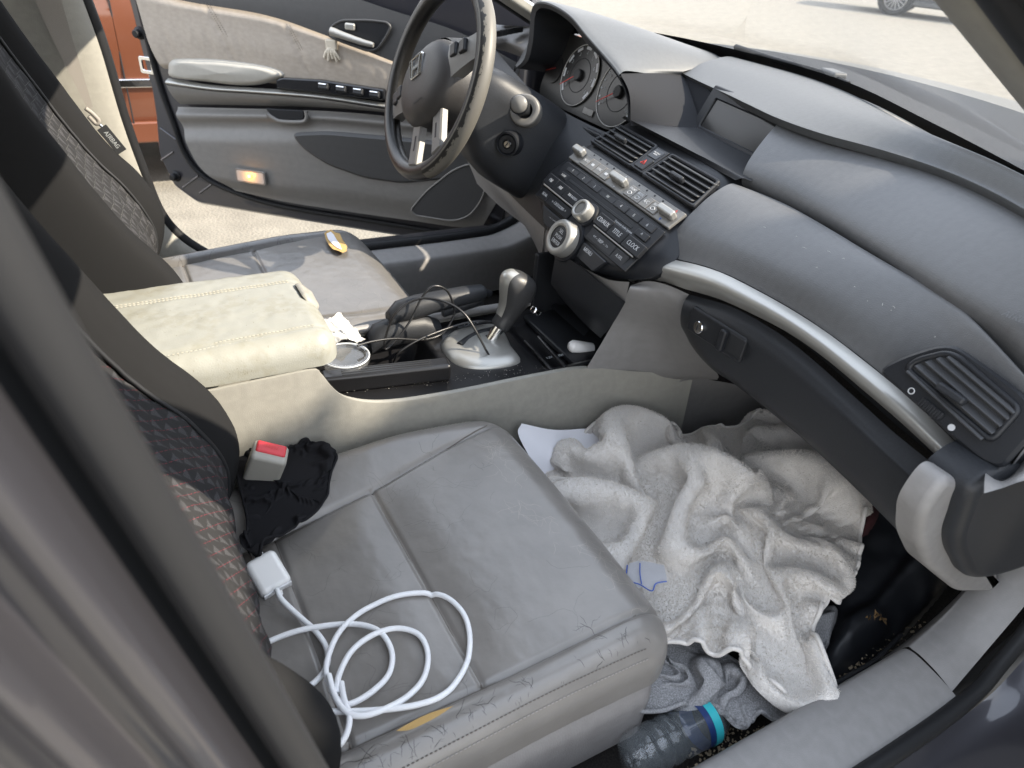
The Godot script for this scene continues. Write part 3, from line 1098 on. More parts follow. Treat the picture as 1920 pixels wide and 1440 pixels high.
func driver_door() -> void:
	var o := thing("car_door_with_trim", "driver's door standing open with beige leather insert and grey lower trim", "car door", DOOR * Vector3(0.5, 0.26, 0))
	# steel shell
	var shell := round_poly(PackedVector2Array([Vector2(-0.0893, 0.9536), Vector2(-0.0645, 0.8720), Vector2(-0.0552, 0.7401), Vector2(-0.0436, 0.6155), Vector2(-0.0464, 0.5408), Vector2(-0.0633, 0.4083), Vector2(-0.0258, 0.3041), Vector2(0.0579, 0.2570), Vector2(0.3213, 0.2590), Vector2(0.7099, 0.2655), Vector2(1.0427, 0.2725), Vector2(1.1486, 0.2953), Vector2(1.2026, 0.3800), Vector2(1.2087, 0.5806), Vector2(1.2102, 0.8729), Vector2(1.1747, 1.0729)]), 0.02, 3)
	var sm := plate(shell, 0.085, 0.008)
	put("shell", sm, M.paint, o, DOOR * Transform3D(Basis.IDENTITY, Vector3(0, 0, -0.085)))
	# pressed ribs near the latch edge
	for q in [[Vector2(-0.0526, 0.3919), Vector2(-0.0012, 0.4263)], [Vector2(0.0116, 0.3062), Vector2(0.0800, 0.3576)], [Vector2(0.0754, 0.2977), Vector2(0.1287, 0.3378)], [Vector2(0.0174, 0.4694), Vector2(-0.0356, 0.4998)]]:
		put("rib", tube(PackedVector3Array([Vector3(q[0].x, q[0].y, 0.0), Vector3(q[1].x, q[1].y, 0.0)]), 0.004, 8), M.paint, o, DOOR)
	for q in [Vector2(-0.0451, 0.7835), Vector2(-0.0075, 0.3441)]:
		var bump := lathe(PackedVector2Array([Vector2(0.0, 0.022), Vector2(0.009, 0.022), Vector2(0.012, 0.018), Vector2(0.013, 0.006), Vector2(0.019, 0.0)]), 20)
		put("rubber_buffer", bump, M.rubber, o, DOOR * Transform3D(Basis(Vector3.RIGHT, PI / 2), Vector3(q.x, q.y, 0.002)))
	var lt := [Vector2(-0.0378, 0.6927)]
	put("latch", frame(round_rect(0.05, 0.05, 0.006), round_rect(0.03, 0.03, 0.004), 0.006), M.chrome, o, DOOR * Transform3D(Basis.IDENTITY, Vector3(lt[0].x, lt[0].y, 0.001)))
	# seal line running round the trim
	var ring := PackedVector3Array()
	for p in [Vector2(-0.0289, 0.9320), Vector2(-0.0152, 0.7299), Vector2(-0.0009, 0.6217), Vector2(0.0217, 0.5256), Vector2(0.0429, 0.4338), Vector2(0.0908, 0.3695), Vector2(0.1745, 0.3334), Vector2(0.3681, 0.3038), Vector2(0.7127, 0.3064), Vector2(1.0417, 0.3142), Vector2(1.1365, 0.3523), Vector2(1.1623, 0.4604), Vector2(1.1783, 0.6547)]:
		ring.append(Vector3(p.x, p.y, 0.004))
	put("door_seal", tube(spline(ring, 60), 0.009, 8), M.rubber, o, DOOR)

	# dark upper trim
	var upper := relief([[Vector2(-0.0164, 0.9750), Vector2(0.1665, 0.9854), Vector2(0.4230, 0.9771), Vector2(0.6043, 0.9689), Vector2(0.7983, 0.9366), Vector2(0.9884, 0.9045), Vector2(1.1670, 0.8447)], [Vector2(-0.0118, 0.9212), Vector2(0.1493, 0.8961), Vector2(0.4123, 0.8863), Vector2(0.5968, 0.8541), Vector2(0.7970, 0.8102), Vector2(0.9943, 0.7678), Vector2(1.1624, 0.7248)]], 50, 14, func(u, v, x, y): return 0.03 + 0.012 * sin(v * PI * 0.5))
	put("upper_trim", upper, M.door_dark, o, DOOR)
	# leather insert, creased and puckered towards the armrest
	var nz := FastNoiseLite.new()
	nz.seed = 4
	nz.frequency = 9.0
	var insert := relief([[Vector2(-0.0118, 0.9212), Vector2(0.1493, 0.8961), Vector2(0.4123, 0.8863), Vector2(0.5968, 0.8541), Vector2(0.7970, 0.8102), Vector2(0.9943, 0.7678), Vector2(1.1624, 0.7248)], [Vector2(0.0137, 0.7741), Vector2(0.1759, 0.8026), Vector2(0.4017, 0.7965), Vector2(0.5924, 0.7872), Vector2(0.7966, 0.7645), Vector2(0.9957, 0.7363), Vector2(1.1559, 0.7094)], [Vector2(0.0431, 0.6975), Vector2(0.2131, 0.7075), Vector2(0.3549, 0.6992), Vector2(0.5648, 0.7060), Vector2(0.7676, 0.7007), Vector2(0.9811, 0.7006), Vector2(1.1572, 0.6934)]], 130, 60, func(u, v, x, y):
		var e := minf(minf(v, 1 - v) * 8.0, 1.0)
		var fold: float = 0.006 * (1.0 - absf(nz.get_noise_2d(x * 2.2 + y * 0.7, y * 0.25))) * smoothstep(0.15, 0.6, v)
		var seam := 0.0
		for s in [[Vector2(0.2185, 0.8963), Vector2(0.2996, 0.7480)], [Vector2(0.4721, 0.8680), Vector2(0.5494, 0.7295)]]:
			seam += exp(-pow(Geometry2D.get_closest_point_to_segment(Vector2(x, y), s[0], s[1]).distance_to(Vector2(x, y)) / 0.004, 2.0))
		return 0.028 + 0.012 * sin(minf(e, 1.0) * PI / 2) + fold - 0.004 * seam)
	put("leather_insert", insert, M.door_leather, o, DOOR)
	for s in [[Vector2(0.2274, 0.8981), Vector2(0.2674, 0.8286), Vector2(0.3080, 0.7508)], [Vector2(0.2378, 0.8992), Vector2(0.2780, 0.8297), Vector2(0.3186, 0.7521)], [Vector2(0.4794, 0.8700), Vector2(0.5195, 0.8004), Vector2(0.5561, 0.7324)], [Vector2(0.4891, 0.8683), Vector2(0.5294, 0.7987), Vector2(0.5662, 0.7307)]]:
		stitches(s, 0.0425, M.thread_dark, o)
	# torn leather with padding hanging out
	var tp := [Vector2(0.6170, 0.8261)]
	var scrap := MB.new()
	for k in 5:
		var a := -0.6 + 0.35 * k
		scrap.add(tube(spline(PackedVector3Array([Vector3(0, 0, 0), Vector3(sin(a) * 0.02, -0.012, 0.008), Vector3(sin(a * 1.3) * 0.03, -0.03 - 0.006 * (k % 2), 0.005)]), 8), 0.0055 - 0.0006 * k, 7))
	scrap.add(rbox(Vector3(0.035, 0.03, 0.014), 0.006, 2, Vector3(0, 0.006, 0)))
	put("torn_padding", scrap, M.foam_pale, o, DOOR * Transform3D(Basis.IDENTITY, Vector3(tp[0].x, tp[0].y, 0.045)))
	# padded armrest
	var arm := PackedVector2Array([Vector2(0.0672, 0.7018), Vector2(0.0770, 0.7226), Vector2(0.1122, 0.7357), Vector2(0.2393, 0.7494), Vector2(0.3790, 0.7514), Vector2(0.4468, 0.7435), Vector2(0.4626, 0.7308), Vector2(0.4350, 0.7141), Vector2(0.3715, 0.6926), Vector2(0.2996, 0.6820), Vector2(0.1917, 0.6791), Vector2(0.0752, 0.6783)])
	put("armrest", puffed(arm, 0.03, 0.045), M.door_arm, o, DOOR * Transform3D(Basis.IDENTITY, Vector3(0, 0, 0.035)))
	# silver strip, band below it
	var strip := relief([[Vector2(0.0616, 0.6735), Vector2(0.2203, 0.6734), Vector2(0.3556, 0.6829), Vector2(0.5739, 0.6957), Vector2(0.7757, 0.6951), Vector2(0.9877, 0.6951), Vector2(1.1624, 0.6895)], [Vector2(0.0611, 0.6532), Vector2(0.2175, 0.6560), Vector2(0.3534, 0.6658), Vector2(0.5727, 0.6790), Vector2(0.7754, 0.6801), Vector2(0.9882, 0.6819), Vector2(1.1634, 0.6779)]], 50, 10, func(u, v, x, y): return 0.045 + 0.016 * sin(v * PI))
	put("silver_strip", strip, M.silver, o, DOOR)
	var bandp := relief([[Vector2(0.0576, 0.6535), Vector2(0.2143, 0.6563), Vector2(0.3505, 0.6660), Vector2(0.5703, 0.6792), Vector2(0.7733, 0.6788), Vector2(0.9867, 0.6806), Vector2(1.1623, 0.6766)], [Vector2(0.0735, 0.5937), Vector2(0.2995, 0.6205), Vector2(0.4979, 0.6422), Vector2(0.6373, 0.6546), Vector2(0.7731, 0.6622), Vector2(0.9871, 0.6703), Vector2(1.1630, 0.6693)]], 50, 12, func(u, v, x, y): return 0.053 - 0.03 * v * v)
	put("lower_band", bandp, M.door_grey, o, DOOR)
	# lower panel with pocket
	var pocket := PackedVector2Array([Vector2(0.4689, 0.5670), Vector2(0.5917, 0.5891), Vector2(0.8340, 0.6042), Vector2(1.0667, 0.6142), Vector2(1.1635, 0.6205), Vector2(1.1626, 0.5340), Vector2(1.0055, 0.5096), Vector2(0.8340, 0.4663), Vector2(0.7100, 0.4638), Vector2(0.5853, 0.4868), Vector2(0.5067, 0.5251)])
	var low := relief([[Vector2(0.0631, 0.5846), Vector2(0.2889, 0.6098), Vector2(0.4891, 0.6318), Vector2(0.6298, 0.6445), Vector2(0.7667, 0.6522), Vector2(0.9827, 0.6604), Vector2(1.1600, 0.6610)], [Vector2(0.0816, 0.5228), Vector2(0.2805, 0.5505), Vector2(0.4844, 0.5789), Vector2(0.6271, 0.5940), Vector2(0.8340, 0.6042), Vector2(0.9845, 0.6147), Vector2(1.1635, 0.6205)], [Vector2(0.1307, 0.4096), Vector2(0.3000, 0.4178), Vector2(0.4903, 0.4384), Vector2(0.6559, 0.4554), Vector2(0.8340, 0.4579), Vector2(0.9899, 0.4742), Vector2(1.1565, 0.5087)], [Vector2(0.2374, 0.3421), Vector2(0.4107, 0.3339), Vector2(0.5382, 0.3350), Vector2(0.6877, 0.3383), Vector2(0.8575, 0.3438), Vector2(0.9949, 0.3478), Vector2(1.0905, 0.3625)]], 90, 50, func(u, v, x, y):
		var t := 0.024 + 0.022 * smoothstep(0.0, 0.12, v) - 0.010 * smoothstep(0.15, 0.3, v) + 0.018 * smoothstep(0.32, 0.45, v) - 0.02 * smoothstep(0.75, 1.0, v)
		return t)
	put("lower_panel", low, M.door_grey, o, DOOR)
	var pk := round_poly(pocket, 0.03, 4)
	put("map_pocket", plate(pk, 0.014, 0.008), M.door_dark, o, DOOR * Transform3D(Basis.IDENTITY, Vector3(0, 0, 0.048)))
	var gr := round_poly(PackedVector2Array([Vector2(0.8647, 0.3904), Vector2(0.9129, 0.4561), Vector2(0.9955, 0.5345), Vector2(1.0441, 0.5610), Vector2(1.0852, 0.5609), Vector2(1.1040, 0.5240), Vector2(1.0917, 0.4566), Vector2(1.0525, 0.3995), Vector2(1.0017, 0.3770), Vector2(0.8790, 0.3754)]), 0.03, 4)
	var sp := put("speaker_grille", plate(gr, 0.012, 0.004), M.grille, o, DOOR * Transform3D(Basis.IDENTITY, Vector3(0, 0, 0.052)))
	var rim := PackedVector3Array()
	for p in gr:
		rim.append(Vector3(p.x, p.y, 0.063))
	put("rim", tube(rim, 0.003, 6, true), M.door_grey, sp, DOOR)
	# pull cup
	var cup := round_poly(PackedVector2Array([Vector2(0.3879, 0.6285), Vector2(0.4290, 0.6308), Vector2(0.5143, 0.6391), Vector2(0.5175, 0.6162), Vector2(0.4974, 0.6072), Vector2(0.4294, 0.6011), Vector2(0.4054, 0.6104)]), 0.008, 3)
	var pc := put("pull_cup", plate(cup, 0.006, 0.002), M.smooth_dark, o, DOOR * Transform3D(Basis.IDENTITY, Vector3(0, 0, 0.045)))
	var lip := PackedVector3Array()
	for p in [Vector2(0.3943, 0.6131), Vector2(0.4146, 0.6032), Vector2(0.4388, 0.5971), Vector2(0.5086, 0.6051), Vector2(0.5256, 0.6184), Vector2(0.5255, 0.6385)]:
		lip.append(Vector3(p.x, p.y, 0.052))
	put("lip", tube(spline(lip, 24), 0.006, 8), M.door_grey, pc, DOOR)
	# inner door handle in its dark bowl
	var bowl := round_poly(PackedVector2Array([Vector2(0.6050, 0.8557), Vector2(0.6229, 0.8823), Vector2(0.6527, 0.8989), Vector2(0.7324, 0.9075), Vector2(0.7873, 0.9082), Vector2(0.7996, 0.8989), Vector2(0.7819, 0.8675), Vector2(0.7558, 0.8344), Vector2(0.7299, 0.8286), Vector2(0.6498, 0.8443)]), 0.02, 4)
	var bw := put("handle_bowl", plate(bowl, 0.008, 0.003), M.smooth_dark, o, DOOR * Transform3D(Basis.IDENTITY, Vector3(0, 0, 0.040)))
	var bl := PackedVector3Array()
	for p in bowl:
		bl.append(Vector3(p.x, p.y, 0.048))
	put("rim", tube(bl, 0.0035, 6, true), M.door_dark, bw, DOOR)
	var hl := [Vector2(0.6269, 0.8702), Vector2(0.6714, 0.8616), Vector2(0.7191, 0.8533), Vector2(0.7540, 0.8491)]
	var hp := PackedVector3Array()
	for p in hl:
		hp.append(Vector3(p.x, p.y, 0.066))
	put("door_handle", tube(spline(hp, 14), PackedFloat32Array([0.012, 0.012, 0.011, 0.0105, 0.010, 0.010, 0.0095, 0.009, 0.009, 0.0085, 0.008, 0.008, 0.0075, 0.006]), 10), M.silver_knob, o, DOOR)
	var lk := [Vector2(0.6799, 0.8863)]
	put("lock_knob", rbox(Vector3(0.03, 0.018, 0.012), 0.005, 2), M.silver, o, DOOR * Transform3D(Basis.IDENTITY, Vector3(lk[0].x, lk[0].y, 0.053)))
	# window switches
	var tray := round_poly(PackedVector2Array([Vector2(0.4406, 0.7177), Vector2(0.4621, 0.7263), Vector2(0.5817, 0.7353), Vector2(0.7805, 0.7342), Vector2(0.7832, 0.7053), Vector2(0.7469, 0.7035), Vector2(0.5792, 0.6996), Vector2(0.4416, 0.6955)]), 0.006, 3)
	var sw := put("switch_panel", plate(tray, 0.02, 0.003), M.gloss_black, o, DOOR * Transform3D(Basis.IDENTITY, Vector3(0, 0, 0.045)))
	for q in [Vector2(0.5974, 0.7214), Vector2(0.6525, 0.7211), Vector2(0.7055, 0.7205), Vector2(0.7565, 0.7198)]:
		put("switch", rbox(Vector3(0.030, 0.018, 0.014), 0.004, 2), M.smooth_dark, sw, DOOR * Transform3D(Basis(Vector3(1, 0, 0), -0.5), Vector3(q.x, q.y, 0.070)))
		put("switch_edge", rbox(Vector3(0.024, 0.004, 0.003), 0.001, 1), M.chrome, sw, DOOR * Transform3D(Basis(Vector3(1, 0, 0), -0.5), Vector3(q.x, q.y + 0.008, 0.078)))
	# lit courtesy lamp
	var lp := [Vector2(0.3186, 0.4099)]
	var lamp := put("courtesy_lamp", plate(round_rect(0.098, 0.036, 0.006), 0.006, 0.002), M.lamp_lens, o, DOOR * Transform3D(Basis(Vector3(0, 0, 1), 0.02), Vector3(lp[0].x, lp[0].y, 0.060)))
	var at: Vector3 = DOOR * Vector3(lp[0].x, lp[0].y + 0.003, 0.070)
	put("lamp_bulb", rbox(Vector3(0.012, 0.010, 0.006), 0.0025, 2), M.lamp_glow, lamp, Transform3D(DOOR.basis, at))
	put("lamp_frame", frame(round_rect(0.106, 0.044, 0.008), round_rect(0.096, 0.034, 0.006), 0.008, 0.001), M.door_grey, lamp, DOOR * Transform3D(Basis(Vector3(0, 0, 1), 0.02), Vector3(lp[0].x, lp[0].y, 0.058)))
	var li := OmniLight3D.new()
	li.name = "courtesy_light"
	li.light_color = Color(1.0, 0.72, 0.35)
	li.light_energy = 0.0009
	li.light_size = 0.006
	li.omni_range = 3.0
	li.omni_attenuation = 2.0
	li.shadow_enabled = true
	add_child(li)
	li.position = DOOR * Vector3(lp[0].x, lp[0].y + 0.003, 0.084)

# soft cushion from an outline: rings shrink as they rise
func puffed(poly: PackedVector2Array, rise: float, round_: float) -> MB:
	var base := PackedVector3Array()
	for p in poly:
		base.append(Vector3(p.x, p.y, 0))
	var out := spline(base, poly.size() * 4, true)
	var p2 := PackedVector2Array()
	var c := Vector3.ZERO
	for p in out:
		c += p
	c /= out.size()
	var rows := []
	for k in 9:
		var a := k / 8.0 * PI / 2
		var r := PackedVector3Array()
		for p in out:
			var d := p - c
			var s := 1.0 - (1.0 - cos(a)) * minf(round_ / maxf(d.length(), 0.02), 0.45)
			r.append(c + Vector3(d.x * s, d.y * s, 0) + Vector3(0, 0, rise * sin(a)))
		rows.append(r)
	for k in range(1, 5):
		var r := PackedVector3Array()
		for p in rows[8]:
			r.append(Vector3(lerpf(p.x, c.x, k / 4.0), lerpf(p.y, c.y, k / 4.0), p.z + 0.001 * k))
		rows.append(r)
	return MB.new().grid(rows, true)

# a run of stitches along (x, y) points at height z of the door
func stitches(line: Array, z: float, material: Material, parent: Node3D) -> void:
	var p := PackedVector3Array()
	for q in line:
		p.append(Vector3(q.x, q.y, z))
	var m := stitch_run(spline(p, 40), 0.006, 0.0009)
	put("stitching", m, material, parent, DOOR)

func stitch_run(path: PackedVector3Array, step: float, r: float) -> MB:
	var total := 0.0
	for i in path.size() - 1:
		total += path[i].distance_to(path[i + 1])
	var n := maxi(int(total / step), 2)
	var e := even(path, n * 3 + 1)
	var m := MB.new()
	for i in n:
		m.add(tube(PackedVector3Array([e[i * 3], e[i * 3 + 1] , e[i * 3 + 2]]), PackedFloat32Array([r * 0.5, r, r * 0.5]), 5, false, false))
	return m

# ---------------------------------------------------------------- dashboard
func pts(a: Array) -> PackedVector3Array:
	return PackedVector3Array(a)

func dashboard() -> void:
	var o := thing("dashboard", "dusty charcoal dashboard with silver trim arc and glovebox below", "dashboard", Vector3(0, 0.6, -0.9))
	# rear strip under the glass
	var back := pts([Vector3(-0.74, 0.955, -1.0), Vector3(-0.45, 0.968, -1.20), Vector3(-0.1, 0.973, -1.235), Vector3(0.1, 0.973, -1.195), Vector3(0.30, 0.973, -1.09), Vector3(0.456, 0.973, -1.03), Vector3(0.53, 0.972, -1.0), Vector3(0.74, 0.955, -0.93)])
	var under := PackedVector3Array()
	for p in back:
		under.append(p + Vector3(0, -0.05, -0.06))
	var lip := pts([Vector3(-0.2080, 0.9500, -1.0818), Vector3(-0.1016, 0.9500, -1.0546), Vector3(-0.0070, 0.9500, -1.0340), Vector3(0.1460, 0.9500, -0.9949), Vector3(0.2633, 0.9500, -0.9959), Vector3(0.3404, 0.9500, -1.0177), Vector3(0.4256, 0.9500, -1.0163), Vector3(0.5535, 0.9500, -0.9717), Vector3(0.745, 0.935, -0.885)])
	var wide := spline(back, 60)
	var from_x := lip[0].x
	var right_back := PackedVector3Array()
	for i in 12:
		var x := lerpf(from_x - 0.02, 0.745, i / 11.0)
		for j in 59:
			if wide[j].x <= x and wide[j + 1].x >= x - 1e-6:
				right_back.append(wide[j].lerp(wide[j + 1], clampf((x - wide[j].x) / (wide[j + 1].x - wide[j].x), 0, 1)))
				break
		if right_back.size() <= i:
			right_back.append(wide[59])
	var lip12 := even(spline(lip, 60), 12)
	var r0 := PackedVector3Array()
	var r1 := PackedVector3Array()
	var r2 := PackedVector3Array()
	var r3 := PackedVector3Array()
	for i in 12:
		var a := right_back[i]
		var b := lip12[i]
		r0.append(a + Vector3(0, -0.04, -0.05))
		r1.append(a.lerp(b, 0.5) + Vector3(0, 0.009, 0))
		r2.append(b + Vector3(0, -0.004, 0.004))
		r3.append(b + Vector3(0, -0.016, -0.004))
	put("upper_shelf", MB.new().grid(sheet([r0, right_back, r1, lip12, r2, r3], 80, 40)), M.dash_top, o)
	# overhang above the screen and the gap line
	var r4 := PackedVector3Array()
	for i in 12:
		r4.append(lip12[i] + Vector3(0, -0.02, -0.10))
	put("shelf_underside", MB.new().grid([r3, r4]), M.smooth_dark, o)
	# airbag pad
	var top := pts([Vector3(0.1165, 0.9380, -1.0308), Vector3(0.2374, 0.9380, -1.0328), Vector3(0.3193, 0.9380, -1.0531), Vector3(0.4070, 0.9380, -1.0524), Vector3(0.5414, 0.9380, -1.0032), Vector3(0.745, 0.922, -0.88)])
	var mid := pts([Vector3(0.1674, 0.8680, -0.9120), Vector3(0.2536, 0.8680, -0.9124), Vector3(0.3440, 0.8680, -0.9036), Vector3(0.4687, 0.8680, -0.8736), Vector3(0.5829, 0.8680, -0.8379), Vector3(0.6901, 0.8680, -0.8026), Vector3(0.745, 0.855, -0.775)])
	var t8 := even(spline(top, 40), 8)
	var m8 := even(spline(mid, 40), 8)
	var q0 := PackedVector3Array()
	var q1 := PackedVector3Array()
	var q2 := PackedVector3Array()
	var q3 := PackedVector3Array()
	for i in 8:
		q0.append(t8[i] + Vector3(0, -0.02, -0.02))
		q1.append(t8[i].lerp(m8[i], 0.4) + Vector3(0, 0.016, 0.0))
		q2.append(t8[i].lerp(m8[i], 0.8) + Vector3(0, 0.012, 0.004))
		q3.append(m8[i] + Vector3(0, -0.03, -0.01))
	var pad := sheet([q0, t8, q1, q2, m8, q3], 70, 44)
	var pm := MB.new().grid(pad)
	# end of the pad beside the screen
	var endl := PackedVector3Array()
	for r in pad:
		endl.append(r[0])
	var endb := PackedVector3Array()
	for p in endl:
		endb.append(p + Vector3(0.02, -0.07, -0.03))
	pm.grid([endl, endb])
	put("airbag_pad", pm, M.dash_low, o)
	letters("AIRBAG", 0.008, Transform3D(basis_from(Vector3(-0.1, 0.85, 0.5), Vector3(0, 0.5, -0.85)), Vector3(0.6754, 0.8860, -0.8080)), M.dash_low, o)
	# lower bulge down to the silver arc
	var arc_top := pts([Vector3(0.1196, 0.6973, -0.7600), Vector3(0.1396, 0.7229, -0.7650), Vector3(0.1696, 0.7436, -0.7700), Vector3(0.2186, 0.7593, -0.7750), Vector3(0.2947, 0.7759, -0.7750), Vector3(0.3651, 0.7812, -0.7750), Vector3(0.4309, 0.7830, -0.7750), Vector3(0.4921, 0.7809, -0.7750), Vector3(0.5493, 0.7743, -0.7750), Vector3(0.6036, 0.7663, -0.7750), Vector3(0.6554, 0.7554, -0.7750), Vector3(0.6951, 0.7443, -0.7750), Vector3(0.7245, 0.7385, -0.7750)])
	var a_low := even(spline(pts([Vector3(0.1719, 0.7481, -0.7780), Vector3(0.2151, 0.7592, -0.7780), Vector3(0.2915, 0.7757, -0.7780), Vector3(0.3622, 0.7809, -0.7780), Vector3(0.4282, 0.7827, -0.7780), Vector3(0.4897, 0.7805, -0.7780), Vector3(0.5471, 0.7739, -0.7780), Vector3(0.6016, 0.7658, -0.7780), Vector3(0.6536, 0.7548, -0.7780), Vector3(0.6934, 0.7437, -0.7780), Vector3(0.7229, 0.7378, -0.7780)]), 80), 12)
	var ridge := even(spline(pts([Vector3(0.1720, 0.8580, -0.8926), Vector3(0.2612, 0.8580, -0.9041), Vector3(0.3601, 0.8580, -0.8900), Vector3(0.4675, 0.8580, -0.8671), Vector3(0.5675, 0.8580, -0.8502), Vector3(0.6319, 0.8580, -0.8194), Vector3(0.745, 0.84, -0.772)]), 60), 12)
	var b0 := PackedVector3Array()
	var b1 := PackedVector3Array()
	var b2 := PackedVector3Array()
	var b3 := PackedVector3Array()
	for i in 12:
		b0.append(ridge[i] + Vector3(0, -0.03, -0.015))
		b1.append(ridge[i] + Vector3(0, 0.0, 0.0))
		var puff := 1.0 - 0.75 * smoothstep(0.45, 0.8, i / 11.0)
		b2.append(ridge[i].lerp(a_low[i], 0.28) + Vector3(0, 0.014, 0.014) * puff)
		b3.append(ridge[i].lerp(a_low[i], 0.68) + Vector3(0, 0.012, 0.018) * puff)
	put("lower_pad", MB.new().grid(sheet([b0, b1, b2, b3, a_low], 80, 44)), M.dash_low, o)
	# silver arc: half round bar
	var arc_bot := pts([Vector3(0.1308, 0.6873, -0.7550), Vector3(0.1553, 0.7019, -0.7580), Vector3(0.1889, 0.7129, -0.7680), Vector3(0.2450, 0.7249, -0.7680), Vector3(0.3146, 0.7420, -0.7680), Vector3(0.3838, 0.7507, -0.7680), Vector3(0.4484, 0.7555, -0.7680), Vector3(0.5101, 0.7523, -0.7680), Vector3(0.5681, 0.7439, -0.7680), Vector3(0.6226, 0.7355, -0.7680), Vector3(0.6743, 0.7248, -0.7680), Vector3(0.7133, 0.7152, -0.7680), Vector3(0.7373, 0.7104, -0.7680)])
	var s1 := even(spline(arc_top, 80), 26)
	var s2 := even(spline(arc_bot, 80), 26)
	var rows := []
	for k in 9:
		var f := k / 8.0
		var r := PackedVector3Array()
		for i in 26:
			r.append(s1[i].lerp(s2[i], f) + Vector3(0, 0.006, 0.016) * sin(f * PI))
		rows.append(r)
	var arc := MB.new().grid(rows)
	var cap := PackedVector3Array()
	for k in 9:
		cap.append(rows[k][25])
	arc.face(cap)
	put("silver_arc", arc, M.silver, o)
	# grey fascia below the arc at its inner end, running into the wing of the console
	put("end_cap", MB.new().face(pts([Vector3(0.744, 0.952, -0.93), Vector3(0.744, 0.93, -0.885), Vector3(0.744, 0.85, -0.778), Vector3(0.744, 0.74, -0.780), Vector3(0.744, 0.60, -0.86), Vector3(0.744, 0.55, -1.0), Vector3(0.744, 0.60, -1.12), Vector3(0.744, 0.90, -1.06)])), M.dark, o)
	glovebox(o, s2)
	passenger_vent(o)
	dash_end(o)
	# knee panel on the driver's side and the end vent
	var kn := sheet([
		pts([Vector3(-0.745, 0.90, -0.93), Vector3(-0.58, 0.885, -0.89), Vector3(-0.40, 0.86, -0.87), Vector3(-0.20, 0.845, -0.89), Vector3(-0.10, 0.85, -0.91)]),
		pts([Vector3(-0.745, 0.84, -0.86), Vector3(-0.58, 0.82, -0.84), Vector3(-0.40, 0.80, -0.83), Vector3(-0.20, 0.775, -0.82), Vector3(-0.12, 0.76, -0.82)]),
		pts([Vector3(-0.745, 0.70, -0.84), Vector3(-0.58, 0.69, -0.81), Vector3(-0.40, 0.66, -0.80), Vector3(-0.20, 0.66, -0.77), Vector3(-0.14, 0.66, -0.765)]),
		pts([Vector3(-0.745, 0.56, -0.90), Vector3(-0.58, 0.56, -0.88), Vector3(-0.40, 0.55, -0.88), Vector3(-0.20, 0.54, -0.80), Vector3(-0.14, 0.54, -0.76)])], 40, 30)
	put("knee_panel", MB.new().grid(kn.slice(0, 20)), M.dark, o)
	put("lower_knee_panel", MB.new().grid(kn.slice(19)), M.grey_trim, o)
	var ev := sheet([
		pts([Vector3(-0.7557, 0.9550, -0.9111), Vector3(-0.7376, 0.9550, -0.9688), Vector3(-0.7270, 0.9550, -1.0241), Vector3(-0.7113, 0.9550, -1.0305)]), pts([Vector3(-0.7021, 0.9450, -0.8891), Vector3(-0.7398, 0.9450, -0.9634), Vector3(-0.7105, 0.9450, -0.9929), Vector3(-0.6637, 0.9450, -0.9860)]),
		pts([Vector3(-0.6664, 0.9250, -0.8825), Vector3(-0.6824, 0.9250, -0.9271), Vector3(-0.6259, 0.9250, -0.9330), Vector3(-0.5585, 0.9250, -0.9169)]), pts([Vector3(-0.8054, 0.8900, -0.9641), Vector3(-0.7686, 0.8900, -0.9760), Vector3(-0.7044, 0.8900, -0.9799), Vector3(-0.6633, 0.8900, -0.9799)])], 24, 18)
	var end_ := put("vent_housing", MB.new().grid(ev), M.grey_trim, o)
	for k in 5:
		var c := Vector3(-0.6568, 0.9450, -0.8860).lerp(Vector3(-0.6906, 0.9500, -0.9617), k / 4.0)
		put("vent_slat", rbox(Vector3(0.008, 0.012, 0.05), 0.002, 1), M.black, end_, Transform3D(Basis(Vector3.UP, 0.5), c + Vector3(0, 0.002, 0.005)))
	# hood release lever and the dark recess under the knee panel
	var hr := put("release_lever", rbox(Vector3(0.05, 0.03, 0.012), 0.004, 2), M.smooth_dark, o, Transform3D(Basis(Vector3.UP, 0.5), Vector3(-0.6200, 0.4393, -1.0500)))
	letters("=", 0.012, Transform3D(Basis(Vector3.UP, 0.5), Vector3(-0.6200, 0.4393, -1.0500) + Vector3(0.003, 0, 0.008)), M.print, hr)

